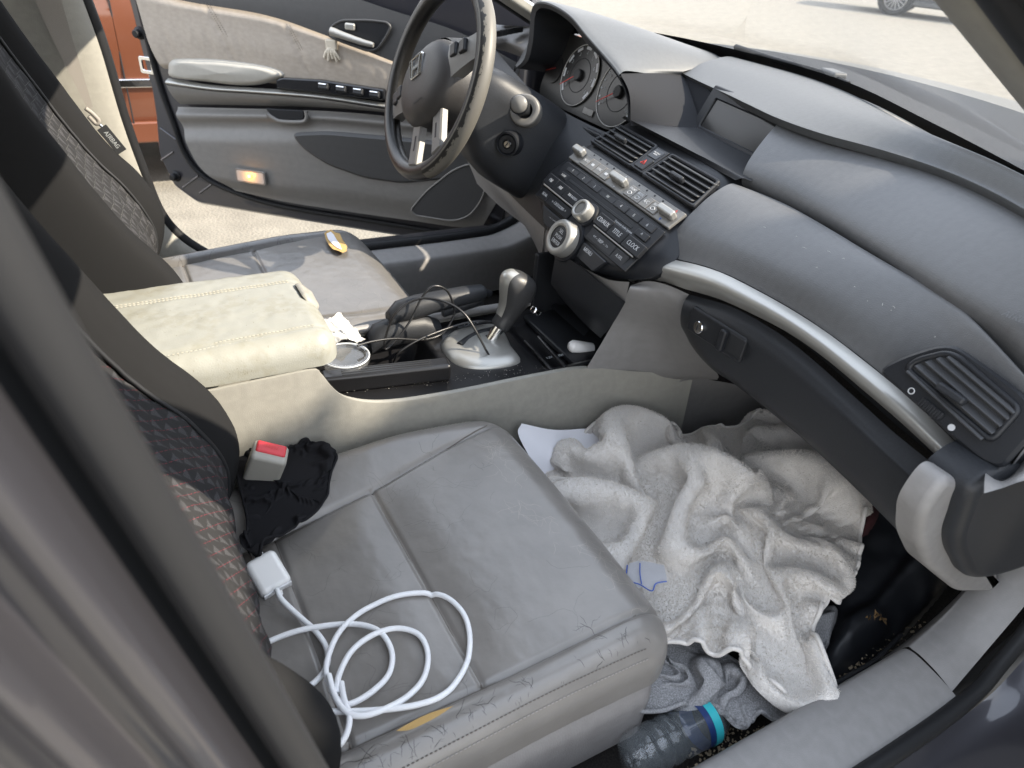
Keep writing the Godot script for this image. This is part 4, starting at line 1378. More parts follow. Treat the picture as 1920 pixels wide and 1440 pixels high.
func glovebox(o: Node3D, arc_bot: PackedVector3Array) -> void:
	var e0 := even(spline(pts([Vector3(0.2486, 0.7163, -0.7750), Vector3(0.3453, 0.7394, -0.7750), Vector3(0.4472, 0.7419, -0.7750), Vector3(0.5422, 0.7282, -0.7750), Vector3(0.6273, 0.7131, -0.7750), Vector3(0.7020, 0.7060, -0.7750)]), 60), 12)
	var e1 := even(spline(pts([Vector3(0.2568, 0.7107, -0.7600), Vector3(0.3215, 0.7248, -0.7600), Vector3(0.3889, 0.7310, -0.7600), Vector3(0.4837, 0.7255, -0.7600), Vector3(0.5610, 0.7134, -0.7600), Vector3(0.6190, 0.7019, -0.7600), Vector3(0.7022, 0.6875, -0.7600)]), 60), 12)
	var e2 := even(spline(pts([Vector3(0.2584, 0.6934, -0.7570), Vector3(0.3196, 0.7064, -0.7570), Vector3(0.3999, 0.7100, -0.7570), Vector3(0.4949, 0.7045, -0.7570), Vector3(0.5708, 0.6962, -0.7570), Vector3(0.6274, 0.6879, -0.7570), Vector3(0.6998, 0.6769, -0.7570)]), 60), 12)
	var e3 := even(spline(pts([Vector3(0.2452, 0.6641, -0.7750), Vector3(0.3099, 0.6410, -0.7750), Vector3(0.3817, 0.6405, -0.7750), Vector3(0.5006, 0.6393, -0.7750), Vector3(0.5813, 0.6355, -0.7750), Vector3(0.6393, 0.6289, -0.7750), Vector3(0.7117, 0.6186, -0.7750)]), 60), 12)
	var e4 := even(spline(pts([Vector3(0.2304, 0.6345, -0.8000), Vector3(0.2959, 0.6104, -0.8000), Vector3(0.3655, 0.6126, -0.8000), Vector3(0.4898, 0.6085, -0.8000), Vector3(0.5761, 0.5982, -0.8000), Vector3(0.6377, 0.5881, -0.8000), Vector3(0.7194, 0.5714, -0.8000)]), 60), 12)
	var e5 := PackedVector3Array()
	for p in e4:
		e5.append(p + Vector3(0, 0.01, -0.12))
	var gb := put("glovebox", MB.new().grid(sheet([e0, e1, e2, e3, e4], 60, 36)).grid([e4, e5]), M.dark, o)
	# dark gap behind the arc
	var ga := even(arc_bot.slice(6), 12)
	var gb0 := PackedVector3Array()
	for p in ga:
		gb0.append(p + Vector3(0, 0.004, -0.02))
	var gc := PackedVector3Array()
	for p in e0:
		gc.append(p + Vector3(0, -0.004, -0.02))
	put("gap", MB.new().grid([gb0, gc]), M.black, o)
	# latch with a lock barrel and a finger opening
	var c := Vector3(0.3134, 0.6968, -0.7570)
	var along := (Vector3(0.3834, 0.7025, -0.7570) - Vector3(0.2979, 0.6997, -0.7570)).normalized()
	var bs := Basis(along, Vector3(0, 0.1, 1).cross(along).normalized(), along.cross(Vector3(0, 0.1, 1).cross(along)).normalized())
	var mid := Vector3(0.3398, 0.6990, -0.7570)
	var plate_ := put("latch", rbox(Vector3(0.115, 0.040, 0.010), 0.0045, 3), M.smooth_dark, gb, Transform3D(bs, mid + bs.z * 0.001))
	var lk := lathe(PackedVector2Array([Vector2(0.0, 0.005), Vector2(0.0085, 0.005), Vector2(0.0095, 0.004), Vector2(0.0095, 0.0)]), 24)
	var lb := Basis(bs.x, bs.z, -bs.y)
	put("lock", lk, M.chrome, plate_, Transform3D(lb, Vector3(0.3096, 0.6939, -0.7570) + bs.z * 0.006))
	put("lock_slot", rbox(Vector3(0.0025, 0.009, 0.002), 0.0005, 1), M.black, plate_, Transform3D(bs, Vector3(0.3096, 0.6939, -0.7570) + bs.z * 0.011))
	put("latch_opening", rbox(Vector3(0.032, 0.03, 0.006), 0.002, 2), M.black, plate_, Transform3D(bs, Vector3(0.3825, 0.7020, -0.7570) + bs.z * 0.0035))
	put("latch_paddle", rbox(Vector3(0.012, 0.034, 0.014), 0.004, 2), M.smooth_dark, plate_, Transform3D(bs, Vector3(0.3583, 0.6983, -0.7570) + bs.z * 0.006))

func passenger_vent(o: Node3D) -> void:
	# panel plane tilts back a little
	var n := Vector3(0.05, 0.42, 1.0).normalized()
	var c := Vector3(0.6764, 0.8030, -0.7570)
	var ux := (Vector3(0.7276, 0.7835, -0.7514) - Vector3(0.6193, 0.8041, -0.7546)).normalized()
	var bs := basis_from(n, Vector3.UP)
	var to2 := func(p: Vector3) -> Vector2: return Vector2((p - c).dot(bs.x), (p - c).dot(bs.y))
	var outline := PackedVector2Array()
	for p in [Vector3(0.5910, 0.7882, -0.7465), Vector3(0.6071, 0.8137, -0.7580), Vector3(0.6299, 0.8380, -0.7694), Vector3(0.6446, 0.8455, -0.7732), Vector3(0.6681, 0.8430, -0.7734), Vector3(0.7237, 0.8344, -0.7725), Vector3(0.7532, 0.8216, -0.7686), Vector3(0.7507, 0.7662, -0.7453), Vector3(0.7342, 0.7625, -0.7429), Vector3(0.7057, 0.7663, -0.7431), Vector3(0.6486, 0.7773, -0.7448)]:
		outline.append(to2.call(p))
	outline = round_poly(outline, 0.012, 3)
	var hole := PackedVector2Array()
	for p in [Vector3(0.6185, 0.8043, -0.7547), Vector3(0.6230, 0.8169, -0.7602), Vector3(0.6428, 0.8354, -0.7689), Vector3(0.6562, 0.8368, -0.7702), Vector3(0.7310, 0.8210, -0.7673), Vector3(0.7286, 0.7835, -0.7514)]:
		hole.append(to2.call(p))
	var hole_r := round_poly(hole, 0.008, 4)
	var pn := put("side_vent", plate(outline, 0.008, 0.003), M.smooth_dark, o, Transform3D(bs, c - bs.z * 0.004))
	put("cavity", plate(hole_r, 0.002, 0.0005), M.black, pn, Transform3D(bs, c + bs.z * 0.0035))
	var rim := PackedVector3Array()
	for p in hole_r:
		rim.append(Vector3(p.x, p.y, 0.006))
	put("rim", tube(rim, 0.0035, 8, true), M.smooth_dark, pn, Transform3D(bs, c))
	# slats run from the inner edge to the outer edge
	var ends := [Vector3(0.6220, 0.8049, -0.7551), Vector3(0.7226, 0.7834, -0.7511), Vector3(0.6262, 0.8135, -0.7589), Vector3(0.7269, 0.7929, -0.7553), Vector3(0.6326, 0.8213, -0.7625), Vector3(0.7284, 0.8022, -0.7593), Vector3(0.6401, 0.8290, -0.7661), Vector3(0.7298, 0.8108, -0.7630), Vector3(0.6480, 0.8350, -0.7690), Vector3(0.7306, 0.8179, -0.7660)]
	for k in 5:
		var a: Vector3 = ends[2 * k]
		var b: Vector3 = ends[2 * k + 1]
		var d := (b - a).normalized()
		put("slat", rbox(Vector3(a.distance_to(b), 0.0028, 0.012), 0.001, 2), M.slat, pn, Transform3D(Basis(d, bs.z.cross(d), bs.z) * Basis(Vector3.RIGHT, 0.7), (a + b) / 2 + bs.z * 0.006))
	var t0 := Vector3(0.6581, 0.8057, -0.7572)
	var t1 := Vector3(0.6900, 0.8029, -0.7576)
	var td := (t1 - t0).normalized()
	put("slider_tab", rbox(Vector3(t0.distance_to(t1), 0.009, 0.012), 0.003, 2), M.dark, pn, Transform3D(Basis(td, bs.z.cross(td), bs.z), (t0 + t1) / 2 + bs.z * 0.014))
	# thumb wheel and its two marks
	var w0 := Vector3(0.6509, 0.7838, -0.7477)
	var w1 := Vector3(0.6786, 0.7799, -0.7474)
	var wd := (w1 - w0).normalized()
	var wb := Basis(wd, bs.z.cross(wd), bs.z)
	var th := put("thumb_wheel", rbox(Vector3(w0.distance_to(w1), 0.010, 0.012), 0.003, 2), M.black, pn, Transform3D(wb, (w0 + w1) / 2 + bs.z * 0.004))
	for k in 9:
		put("ridge", rbox(Vector3(0.0016, 0.0095, 0.002), 0.0005, 1), M.smooth_dark, th, Transform3D(wb, w0.lerp(w1, (k + 0.5) / 9.0) + bs.z * 0.0105))
	var ring := PackedVector3Array()
	for k in 16:
		ring.append(Vector3(cos(TAU * k / 16), sin(TAU * k / 16), 0) * 0.0032)
	put("open_mark", tube(ring, 0.0007, 6, true), M.print, pn, Transform3D(bs, Vector3(0.6363, 0.7871, -0.7483) + bs.z * 0.005))
	put("closed_mark", lathe(PackedVector2Array([Vector2(0, 0.0006), Vector2(0.0036, 0.0006), Vector2(0.0036, 0)]), 18), M.print, pn, Transform3D(Basis(bs.x, bs.z, -bs.y), Vector3(0.6910, 0.7760, -0.7464) + bs.z * 0.0045))

func dash_end(o: Node3D) -> void:
	# plates standing across the end of the dashboard, facing the door
	var bs := Basis(Vector3(0, 0, -1), Vector3(0, 1, 0), Vector3(1, 0, 0))
	var grey := PackedVector2Array()
	for p in [Vector3(0.7350, 0.7671, -0.6786), Vector3(0.7350, 0.6988, -0.8054), Vector3(0.7350, 0.6070, -0.8999), Vector3(0.7350, 0.5101, -0.9655), Vector3(0.7350, 0.4061, -1.0618), Vector3(0.7350, 0.4909, -0.8906), Vector3(0.7350, 0.6002, -0.7557), Vector3(0.7350, 0.6634, -0.6979), Vector3(0.7350, 0.7229, -0.6652)]:
		grey.append(Vector2(-p.z, p.y))
	put("end_bracket", soft_plate(round_poly(grey, 0.02, 5), 0.03, 0.010), M.grey_trim, o, Transform3D(bs, Vector3(0.706, 0, 0)))
	var dark := PackedVector2Array()
	for p in spline(pts([Vector3(0.7600, 0.7553, -0.7077), Vector3(0.7600, 0.7058, -0.7168), Vector3(0.7600, 0.6652, -0.7351), Vector3(0.7600, 0.6144, -0.7807), Vector3(0.7600, 0.5484, -0.8596), Vector3(0.7600, 0.5062, -0.9956), Vector3(0.7600, 0.5107, -1.0919), Vector3(0.7600, 0.6723, -0.9490), Vector3(0.7600, 0.7591, -0.7780)]), 40, true):
		dark.append(Vector2(-p.z, p.y))
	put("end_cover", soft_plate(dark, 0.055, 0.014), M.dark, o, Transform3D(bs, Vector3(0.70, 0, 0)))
	# grey-brown corner that wraps from the side vent to the end
	var cn := sheet([
		pts([Vector3(0.7265, 0.7430, -0.7750), Vector3(0.7439, 0.7495, -0.7750), Vector3(0.7485, 0.7862, -0.7750), Vector3(0.7532, 0.8198, -0.7750)]),
		pts([Vector3(0.7420, 0.7589, -0.7358), Vector3(0.7420, 0.7325, -0.7920), Vector3(0.7420, 0.7553, -0.8130), Vector3(0.7420, 0.7882, -0.8346)]),
		pts([Vector3(0.7650, 0.7882, -0.6745), Vector3(0.7650, 0.7694, -0.7188), Vector3(0.7650, 0.7738, -0.7566), Vector3(0.7650, 0.7743, -0.8197)]),
		pts([Vector3(0.7750, 0.7854, -0.6597), Vector3(0.7750, 0.7797, -0.6938), Vector3(0.7750, 0.7741, -0.7387), Vector3(0.7750, 0.7479, -0.8361)])], 20, 16)
	put("corner_trim", MB.new().grid(cn), M.grey_trim, o)

# ---------------------------------------------------------------- centre stack: vents, climate strip, audio keys, screen
const PROF := [Vector2(0.885, -0.930), Vector2(0.862, -0.885), Vector2(0.837, -0.843), Vector2(0.80, -0.79), Vector2(0.761, -0.742), Vector2(0.715, -0.709), Vector2(0.66, -0.692), Vector2(0.60, -0.685)]

# point on the curved face: u across, v down the face; returns a frame with z out of the face
func fx(u: float, v: float, off := 0.0) -> Transform3D:
	var s := v + 0.07 * u
	var k := 0
	var acc := 0.0
	while k < PROF.size() - 2 and acc + PROF[k].distance_to(PROF[k + 1]) < s:
		acc += PROF[k].distance_to(PROF[k + 1])
		k += 1
	var f: float = (s - acc) / PROF[k].distance_to(PROF[k + 1])
	var a: Vector2 = PROF[maxi(k - 1, 0)]
	var b: Vector2 = PROF[k]
	var c: Vector2 = PROF[k + 1]
	var d: Vector2 = PROF[mini(k + 2, PROF.size() - 1)]
	var p := b.lerp(c, f)
	var t0 := (c - a).normalized()
	var t1 := (d - b).normalized()
	var t := t0.lerp(t1, f).normalized()
	var down := Vector3(0, t.x, t.y)
	var across := (Vector3(1, 0, 0) + down * 0.07).normalized()
	var n := across.cross(-down).normalized()
	return Transform3D(Basis(across, n.cross(across), n), Vector3(u, p.x, p.y) + n * off)

func key(called: String, u0: float, u1: float, v0: float, v1: float, h: float, m: Material, parent: Node3D, base := 0.0, text := "", size := 0.006, ink: Material = null) -> MeshInstance3D:
	var xf := fx((u0 + u1) / 2, (v0 + v1) / 2, base)
	var b := put(called, rbox(Vector3(absf(u1 - u0) - 0.0012, absf(v1 - v0) - 0.0012, h), minf(0.0018, h * 0.45), 2), m, parent, xf)
	if text:
		letters(text, size * 0.86, xf * Transform3D(Basis.IDENTITY, Vector3(0, 0, h / 2 + 0.0002)), ink if ink else M.print, b)
	return b

func centre_stack() -> void:
	var o := thing("centre_stack", "centre stack of charcoal plastic with vents, climate keys and audio keys", "control panel", Vector3(0, 0.62, -0.75))
	# fascia
	var ws := [[0.015, 0.172], [0.04, 0.176], [0.08, 0.183], [0.12, 0.190], [0.16, 0.198], [0.20, 0.205], [0.23, 0.198], [0.25, 0.182], [0.27, 0.155], [0.29, 0.115], [0.305, 0.075], [0.315, 0.05]]
	var rows := []
	for w in ws:
		var r := PackedVector3Array()
		for j in 41:
			var f := lerpf(-1, 1, j / 40.0)
			r.append(fx(f * w[1], w[0], -0.004 - 0.02 * pow(absf(f), 10.0)).origin)
		rows.append(r)
	var smooth_rows := sheet(rows, 41, 60)
	put("fascia", MB.new().grid(smooth_rows), M.smooth_dark, o)
	# thin bright edge on the passenger's side
	for sg in [-1.0, 1.0]:
		if sg < 0:
			continue
		var e := PackedVector3Array()
		for k in 30:
			var v := lerpf(0.03, 0.125, k / 29.0)
			var w := 0.0
			for i in ws.size() - 1:
				if v >= ws[i][0] and v <= ws[i + 1][0]:
					w = lerpf(ws[i][1], ws[i + 1][1], (v - ws[i][0]) / (ws[i + 1][0] - ws[i][0]))
			e.append(fx(sg * (w + 0.001), v, -0.016).origin)
		put("edge_trim", tube(e, 0.0028, 8), M.silver, o)
	# side cheeks closing the stack to the dashboard
	for sg in [0, 40]:
		var a := PackedVector3Array()
		var b := PackedVector3Array()
		for r in smooth_rows:
			a.append(r[sg])
			b.append(r[sg] + Vector3(0, -0.02, -0.10))
		put("cheek", MB.new().grid([a, b]), M.grey_trim if sg == 0 else M.dark, o)

	# two vents
	for sg in [-1.0, 1.0]:
		var u0 := -0.150 if sg < 0 else 0.027
		var u1 := -0.018 if sg < 0 else 0.166
		var vm := 0.083
		var xf := fx((u0 + u1) / 2, vm, 0.001)
		var w := u1 - u0
		var q := PackedVector2Array([Vector2(-w / 2 + (0.004 if sg > 0 else 0.012), 0.028), Vector2(w / 2 - (0.012 if sg > 0 else 0.004), 0.028), Vector2(w / 2, -0.026), Vector2(-w / 2, -0.026)])
		var hole := round_poly(q, 0.004, 3)
		var outer := round_poly(inset(q, -0.006), 0.006, 3)
		var vn := put("centre_vent", frame(outer, hole, 0.008, 0.002), M.smooth_dark, o, xf * Transform3D(Basis.IDENTITY, Vector3(0, 0, -0.004)))
		put("cavity", plate(hole, 0.0015, 0.0003), M.black, vn, xf * Transform3D(Basis.IDENTITY, Vector3(0, 0, -0.0032)))
		for k in 5:
			var y := lerpf(0.023, -0.022, k / 4.0)
			put("slat", rbox(Vector3(w - 0.010, 0.0026, 0.012), 0.001, 2), M.slat, vn, xf * Transform3D(Basis(Vector3.RIGHT, 0.75), Vector3(0, y, 0.002)))
		put("slider_tab", rbox(Vector3(0.034, 0.008, 0.012), 0.003, 2), M.dark, vn, xf * Transform3D(Basis.IDENTITY, Vector3(-0.008 if sg < 0 else 0.0, 0.001 if sg < 0 else -0.006, 0.010)))
	# hazard switch and airbag lamp between them
	var hz := key("hazard_panel", -0.014, 0.022, 0.052, 0.114, 0.008, M.smooth_dark, o, 0.001)
	key("passenger_airbag_lamp", -0.010, 0.018, 0.056, 0.080, 0.003, M.gloss_black, hz, 0.005, "PASSENGER\nAIRBAG", 0.0028)
	var hb := key("hazard_button", -0.010, 0.018, 0.082, 0.110, 0.006, M.smooth_dark, hz, 0.005)
	for sz in [0.0055, 0.003]:
		var tri := PackedVector3Array()
		for k in 3:
			tri.append(Vector3(sin(TAU * k / 3) * sz * 1.2, cos(TAU * k / 3) * sz * 1.2, 0))
		put("warning_triangle", tube(tri, 0.0005, 5, true), M.print_red, hb, fx(0.004, 0.096, 0.0083))

	# climate strip
	var cs := key("climate_strip", -0.166, 0.169, 0.128, 0.166, 0.006, M.grey_button, o, -0.001)
	put("temperature_lever", rbox(Vector3(0.034, 0.014, 0.016), 0.004, 3), M.silver_knob, cs, fx(-0.149, 0.145, 0.008))
	put("temperature_lever", rbox(Vector3(0.040, 0.013, 0.016), 0.004, 3), M.silver_knob, cs, fx(0.142, 0.147, 0.008))
	put("fan_lever", rbox(Vector3(0.046, 0.013, 0.016), 0.004, 3), M.silver_knob, cs, fx(-0.004, 0.147, 0.008))
	var names := ["AUTO", "", "SYNC", ""]
	for k in 4:
		var u := -0.126 + 0.0235 * k
		var b := key("climate_key", u, u + 0.0235, 0.139, 0.163, 0.003, M.grey_button, cs, 0.003, names[k], 0.0055)
		if k % 2 == 1:
			put("symbol", rbox(Vector3(0.008, 0.005, 0.0006), 0.0002, 1), M.print, b, fx(u + 0.0117, 0.151, 0.0046))
		put("key_lamp", rbox(Vector3(0.003, 0.003, 0.002), 0.0005, 1), M.black, b, fx(u + 0.0117, 0.133, 0.0024))
	letters("+", 0.006, fx(-0.002, 0.134, 0.0024), M.print, cs)
	letters("v", 0.005, fx(-0.004, 0.161, 0.0024), M.print, cs)
	var right_names := ["FRONT", "MODE", "", "REAR"]
	for k in 4:
		var u := 0.028 + 0.0235 * k
		var b := key("climate_key", u, u + 0.0235, 0.139, 0.163, 0.003, M.grey_button, cs, 0.003)
		letters(right_names[k] if right_names[k] else "A/C", 0.0042 if right_names[k] else 0.006, fx(u + 0.0117, 0.146 if right_names[k] else 0.151, 0.0048), M.print, b)
		if right_names[k]:
			var ring := PackedVector3Array()
			for i in 10:
				ring.append(Vector3(cos(TAU * i / 10) * 0.005, sin(TAU * i / 10) * 0.0032, 0))
			put("symbol", tube(ring, 0.0006, 5, true), M.print, b, fx(u + 0.0117, 0.1545, 0.0048))
		put("key_lamp", rbox(Vector3(0.003, 0.003, 0.002), 0.0005, 1), M.black, b, fx(u + 0.0117, 0.133, 0.0024))
	letters("^", 0.007, fx(0.150, 0.136, 0.0024), M.print_red, cs)
	letters("v", 0.006, fx(0.138, 0.160, 0.0024), M.print_blue, cs)

	# audio keys
	var au := key("audio_panel", -0.158, 0.165, 0.172, 0.262, 0.004, M.smooth_dark, o, -0.004)
	for k in 6:
		var u := -0.140 + 0.040 * k + (0.050 if k > 2 else 0.0) - (0.0 if k > 2 else 0.0)
		key("preset_key", u, u + 0.039, 0.174, 0.189, 0.004, M.smooth_dark, au, 0.001, str(k + 1), 0.006)
	key("satellite_key", -0.019, 0.029, 0.174, 0.189, 0.003, M.smooth_dark, au, 0.0005, "XM", 0.005, M.print_dim)
	put("disc_slot", rbox(Vector3(0.215, 0.0055, 0.003), 0.001, 1), M.black, au, fx(-0.002, 0.199, -0.0008))
	key("load_key", -0.145, -0.116, 0.192, 0.206, 0.004, M.smooth_dark, au, 0.0, "LOAD", 0.0048)
	key("eject_key", 0.118, 0.152, 0.192, 0.206, 0.004, M.smooth_dark, au, 0.0, "^", 0.007)
	letters("DIRECT", 0.0035, fx(-0.098, 0.193, -0.0015), M.print, au)
	letters("6 COMPACT DISC CHANGER", 0.0036, fx(-0.045, 0.2055, -0.0015), M.print, au)
	letters("Premium Audio System", 0.0036, fx(0.088, 0.2065, -0.0015), M.print, au)
	letters("MP3 / WMA", 0.0036, fx(0.098, 0.1925, -0.0015), M.print_dim, au)
	var big := [["FM", -0.160, -0.122], ["AM", -0.122, -0.084], ["XM RADIO", -0.084, -0.030], ["CD/AUX", 0.030, 0.074], ["TITLE", 0.074, 0.118], ["CLOCK", 0.118, 0.168]]
	for q in big:
		key("band_key", q[1], q[2], 0.210, 0.234, 0.009, M.smooth_dark, au, 0.002, q[0], 0.0085 if q[1] > 0 else (0.007 if q[0].length() < 4 else 0.0055))
	for q in [[-0.152, -0.034], [0.034, 0.158]]:
		key("silver_rule", q[0], q[1], 0.2335, 0.2375, 0.004, M.silver_knob, au, 0.004)
	var low := [["SCAN", -0.145, -0.115], ["v -CATEGORY- ^", -0.115, -0.034], ["<< -- SKIP -- >>", 0.034, 0.112], ["A.SEL", 0.112, 0.150]]
	for q in low:
		key("tuning_key", q[1], q[2], 0.238, 0.260, 0.006, M.smooth_dark, au, 0.001, q[0], 0.006)
	letters("VOL", 0.006, fx(-0.018, 0.250, 0.0), M.print, au)
	letters("PWR", 0.006, fx(0.018, 0.250, 0.0), M.print, au)
	var ret := PackedVector2Array([Vector2(-0.040, 0.012), Vector2(0.034, 0.012), Vector2(0.036, -0.014), Vector2(-0.010, -0.014)])
	var rk := put("return_key", plate(round_poly(ret, 0.004, 3), 0.005, 0.0015), M.smooth_dark, o, fx(-0.078, 0.277, -0.003))
	letters("RETURN", 0.006, fx(-0.068, 0.272, 0.0023), M.print, rk)
	var mk := PackedVector2Array([Vector2(-0.036, 0.013), Vector2(0.038, 0.012), Vector2(0.022, -0.016), Vector2(-0.034, -0.015)])
	var menu := put("menu_key", plate(round_poly(mk, 0.004, 3), 0.006, 0.0015), M.smooth_dark, o, fx(0.075, 0.280, -0.002))
	letters("MENU", 0.0065, fx(0.062, 0.275, 0.0043), M.print, menu)
	# knobs
	for q in [[-0.001, 0.230, 0.0185, 0.024, ""], [-0.003, 0.285, 0.0325, 0.026, "SEL\nPUSH\nENTER"]]:
		var xf := fx(q[0], q[1], 0.0)
		var turn := Transform3D(xf.basis * Basis(Vector3.RIGHT, PI / 2), xf.origin)
		var R: float = q[2]
		var H: float = q[3]
		var kb := put("volume_knob" if q[4] == "" else "selector_knob", lathe(PackedVector2Array([Vector2(R * 0.62, H - 0.002), Vector2(R * 0.70, H), Vector2(R * 0.86, H), Vector2(R * 0.95, H - 0.002), Vector2(R, H - 0.005), Vector2(R, 0.004)]), 48, false), M.silver_knob, o, turn)
		put("collar", lathe(PackedVector2Array([Vector2(R, 0.004), Vector2(R + 0.005, 0.003), Vector2(R + 0.006, -0.004)]), 40), M.smooth_dark, kb, turn)
		put("knob_cap", lathe(PackedVector2Array([Vector2(0.0, H - 0.003), Vector2(R * 0.60, H - 0.003), Vector2(R * 0.64, H - 0.004)]), 32, false), M.smooth_dark if q[4] else M.grey_button, kb, turn)
		if q[4]:
			letters(q[4], 0.0062, xf * Transform3D(Basis.IDENTITY, Vector3(0, 0, H - 0.0027)), M.print, kb)

	# screen cave
	var lipl := Vector3(-0.1979, 0.9460, -1.0745)
	var lipr := Vector3(0.1096, 0.9360, -1.0389)
	var fl := Vector3(-0.0937, 0.8880, -0.8852)
	var fr := Vector3(0.1738, 0.8680, -0.9047)
	var depth := Vector3(0, -0.012, -0.085)
	var bl := Vector3(-0.0504, 0.8800, -1.0151)
	var br := Vector3(0.1048, 0.8720, -1.0056)
	var floor_ := sheet([pts([fl + Vector3(-0.02, 0, 0), fl.lerp(fr, 0.33), fl.lerp(fr, 0.66), fr + Vector3(0.02, 0, 0)]), pts([bl + Vector3(-0.03, 0.002, -0.02), bl.lerp(br, 0.33), bl.lerp(br, 0.66), br + Vector3(0.06, 0, 0.0)])], 20, 10)
	put("screen_shelf", MB.new().grid(floor_), M.smooth_dark, o)
	# front lip of the shelf rolling to the vents
	var f2 := PackedVector3Array()
	var f1 := PackedVector3Array()
	var f0 := PackedVector3Array()
	for j in 20:
		var u := lerpf(-0.172, 0.172, j / 19.0)
		f0.append(floor_[0][j])
		f2.append(fx(u, 0.03, -0.003).origin)
		f1.append(floor_[0][j].lerp(f2[j], 0.5) + Vector3(0, 0.004, 0.001))
	put("shelf_lip", MB.new().grid(sheet([f0, f1, f2], 40, 10)), M.smooth_dark, o)
	var sc_tl := Vector3(-0.0695, 0.9380, -1.0431)
	var sc_tr := Vector3(0.1294, 0.9300, -1.0106)
	var sbl := bl
	var sbr := br + Vector3(0.05, 0, 0)
	# side wall of the cave towards the cluster, back wall with the display
	put("cave_side", MB.new().grid([pts([Vector3(-0.2129, 0.9460, -1.0828), sc_tl]), pts([Vector3(-0.0517, 0.8760, -1.0095), bl])]), M.soft_dark, o)
	var c := (sbl + sbr + sc_tl + sc_tr) / 4.0
	var ux := (sbr - sbl).normalized()
	var uy := (sc_tl - sbl)
	uy = (uy - ux * uy.dot(ux)).normalized()
	var sb := Basis(ux, uy, ux.cross(uy))
	var hw := sbl.distance_to(sbr) / 2
	var hh := sbl.distance_to(sc_tl) / 2
	var bez := put("display", frame(round_rect(hw * 2 + 0.03, hh * 2 + 0.03, 0.004), round_rect(hw * 2 - 0.012, hh * 2 - 0.014, 0.003), 0.006, 0.002), M.smooth_dark, o, Transform3D(sb, c - sb.z * 0.004))
	put("screen", plate(round_rect(hw * 2, hh * 2, 0.003), 0.002, 0.0), M.screen_off, bez, Transform3D(sb, c - sb.z * 0.004))

	# lid below the keys and the dark tray behind it
	var lid := sheet([pts([Vector3(-0.0237, 0.6823, -0.7000), Vector3(0.0463, 0.6942, -0.6950), Vector3(0.1244, 0.6916, -0.6950), Vector3(0.1852, 0.6840, -0.7050)]), pts([Vector3(-0.0350, 0.6276, -0.7050), Vector3(0.0365, 0.6292, -0.7000), Vector3(0.1096, 0.6283, -0.7000), Vector3(0.1527, 0.6270, -0.7150)]), pts([Vector3(-0.0487, 0.6053, -0.7150), Vector3(0.0034, 0.5879, -0.7200), Vector3(0.0595, 0.5753, -0.7250), Vector3(0.1016, 0.5648, -0.7350)])], 24, 16)
	put("tray_lid", MB.new().grid(lid), M.dark, o)
	var under := sheet([pts([Vector3(0.0301, 0.6927, -0.7000), Vector3(0.0760, 0.6936, -0.7000), Vector3(0.1375, 0.7026, -0.7000), Vector3(0.1851, 0.7189, -0.7050)]), pts([Vector3(0.0260, 0.6814, -0.7100), Vector3(0.0737, 0.6761, -0.7100), Vector3(0.1309, 0.6746, -0.7100), Vector3(0.1781, 0.6797, -0.7100)])], 20, 6)
	put("lower_apron", MB.new().grid(under), M.grey_trim, o)
	var tr := MB.new()
	tr.add(rbox(Vector3(0.20, 0.012, 0.12), 0.004, 2, Vector3(0.0, 0.512, -0.75)))
	tr.add(rbox(Vector3(0.20, 0.14, 0.012), 0.004, 2, Vector3(0.0, 0.575, -0.83)))
	tr.add(rbox(Vector3(0.012, 0.14, 0.12), 0.004, 2, Vector3(-0.105, 0.575, -0.77)))
	put("storage_tray", tr, M.smooth_dark, o)
	var shelf := sheet([pts([Vector3(-0.0758, 0.5394, -0.7400), Vector3(-0.0206, 0.5377, -0.7400), Vector3(0.0461, 0.5380, -0.7400)]), pts([Vector3(-0.1292, 0.5230, -0.7900), Vector3(-0.0664, 0.5232, -0.7900), Vector3(0.0018, 0.5257, -0.7900)])], 10, 5)
	put("tray_shelf", MB.new().grid(shelf), M.dark, o)

	# grey wings either side, running down to the console
	var wr := sheet([
		pts([Vector3(0.1568, 0.6964, -0.7350), Vector3(0.1754, 0.7091, -0.7520), Vector3(0.2089, 0.7165, -0.7620), Vector3(0.2486, 0.7163, -0.7750)]),
		pts([Vector3(0.1667, 0.6926, -0.7220), Vector3(0.1870, 0.6883, -0.7480), Vector3(0.2141, 0.6890, -0.7650), Vector3(0.2473, 0.6893, -0.7750)]),
		pts([Vector3(0.1280, 0.6102, -0.7357), Vector3(0.1450, 0.6018, -0.7714), Vector3(0.1750, 0.6001, -0.8075), Vector3(0.2756, 0.6371, -0.7950)]),
		pts([Vector3(0.1220, 0.5213, -0.6989), Vector3(0.1300, 0.5046, -0.7673), Vector3(0.1500, 0.4960, -0.8410), Vector3(0.2350, 0.5301, -0.9062)]),
		pts([Vector3(0.1220, 0.5105, -0.6961), Vector3(0.1280, 0.4868, -0.7724), Vector3(0.1400, 0.4722, -0.8547), Vector3(0.2150, 0.4970, -0.9350)])], 36, 40)
	put("console_wing", MB.new().grid(wr), M.grey_trim, o)
	var wl := sheet([
		pts([Vector3(-0.1700, 0.6748, -0.7648), Vector3(-0.1650, 0.6176, -0.7793), Vector3(-0.1500, 0.6139, -0.7836)]),
		pts([Vector3(-0.1600, 0.6108, -0.7581), Vector3(-0.1550, 0.5629, -0.7740), Vector3(-0.1400, 0.5572, -0.7762)]),
		pts([Vector3(-0.1400, 0.5266, -0.7374), Vector3(-0.1350, 0.4884, -0.7546), Vector3(-0.1250, 0.4928, -0.7586)]),
		pts([Vector3(-0.1300, 0.4591, -0.7199), Vector3(-0.1250, 0.4317, -0.7397), Vector3(-0.1200, 0.4324, -0.7500)])], 12, 20)
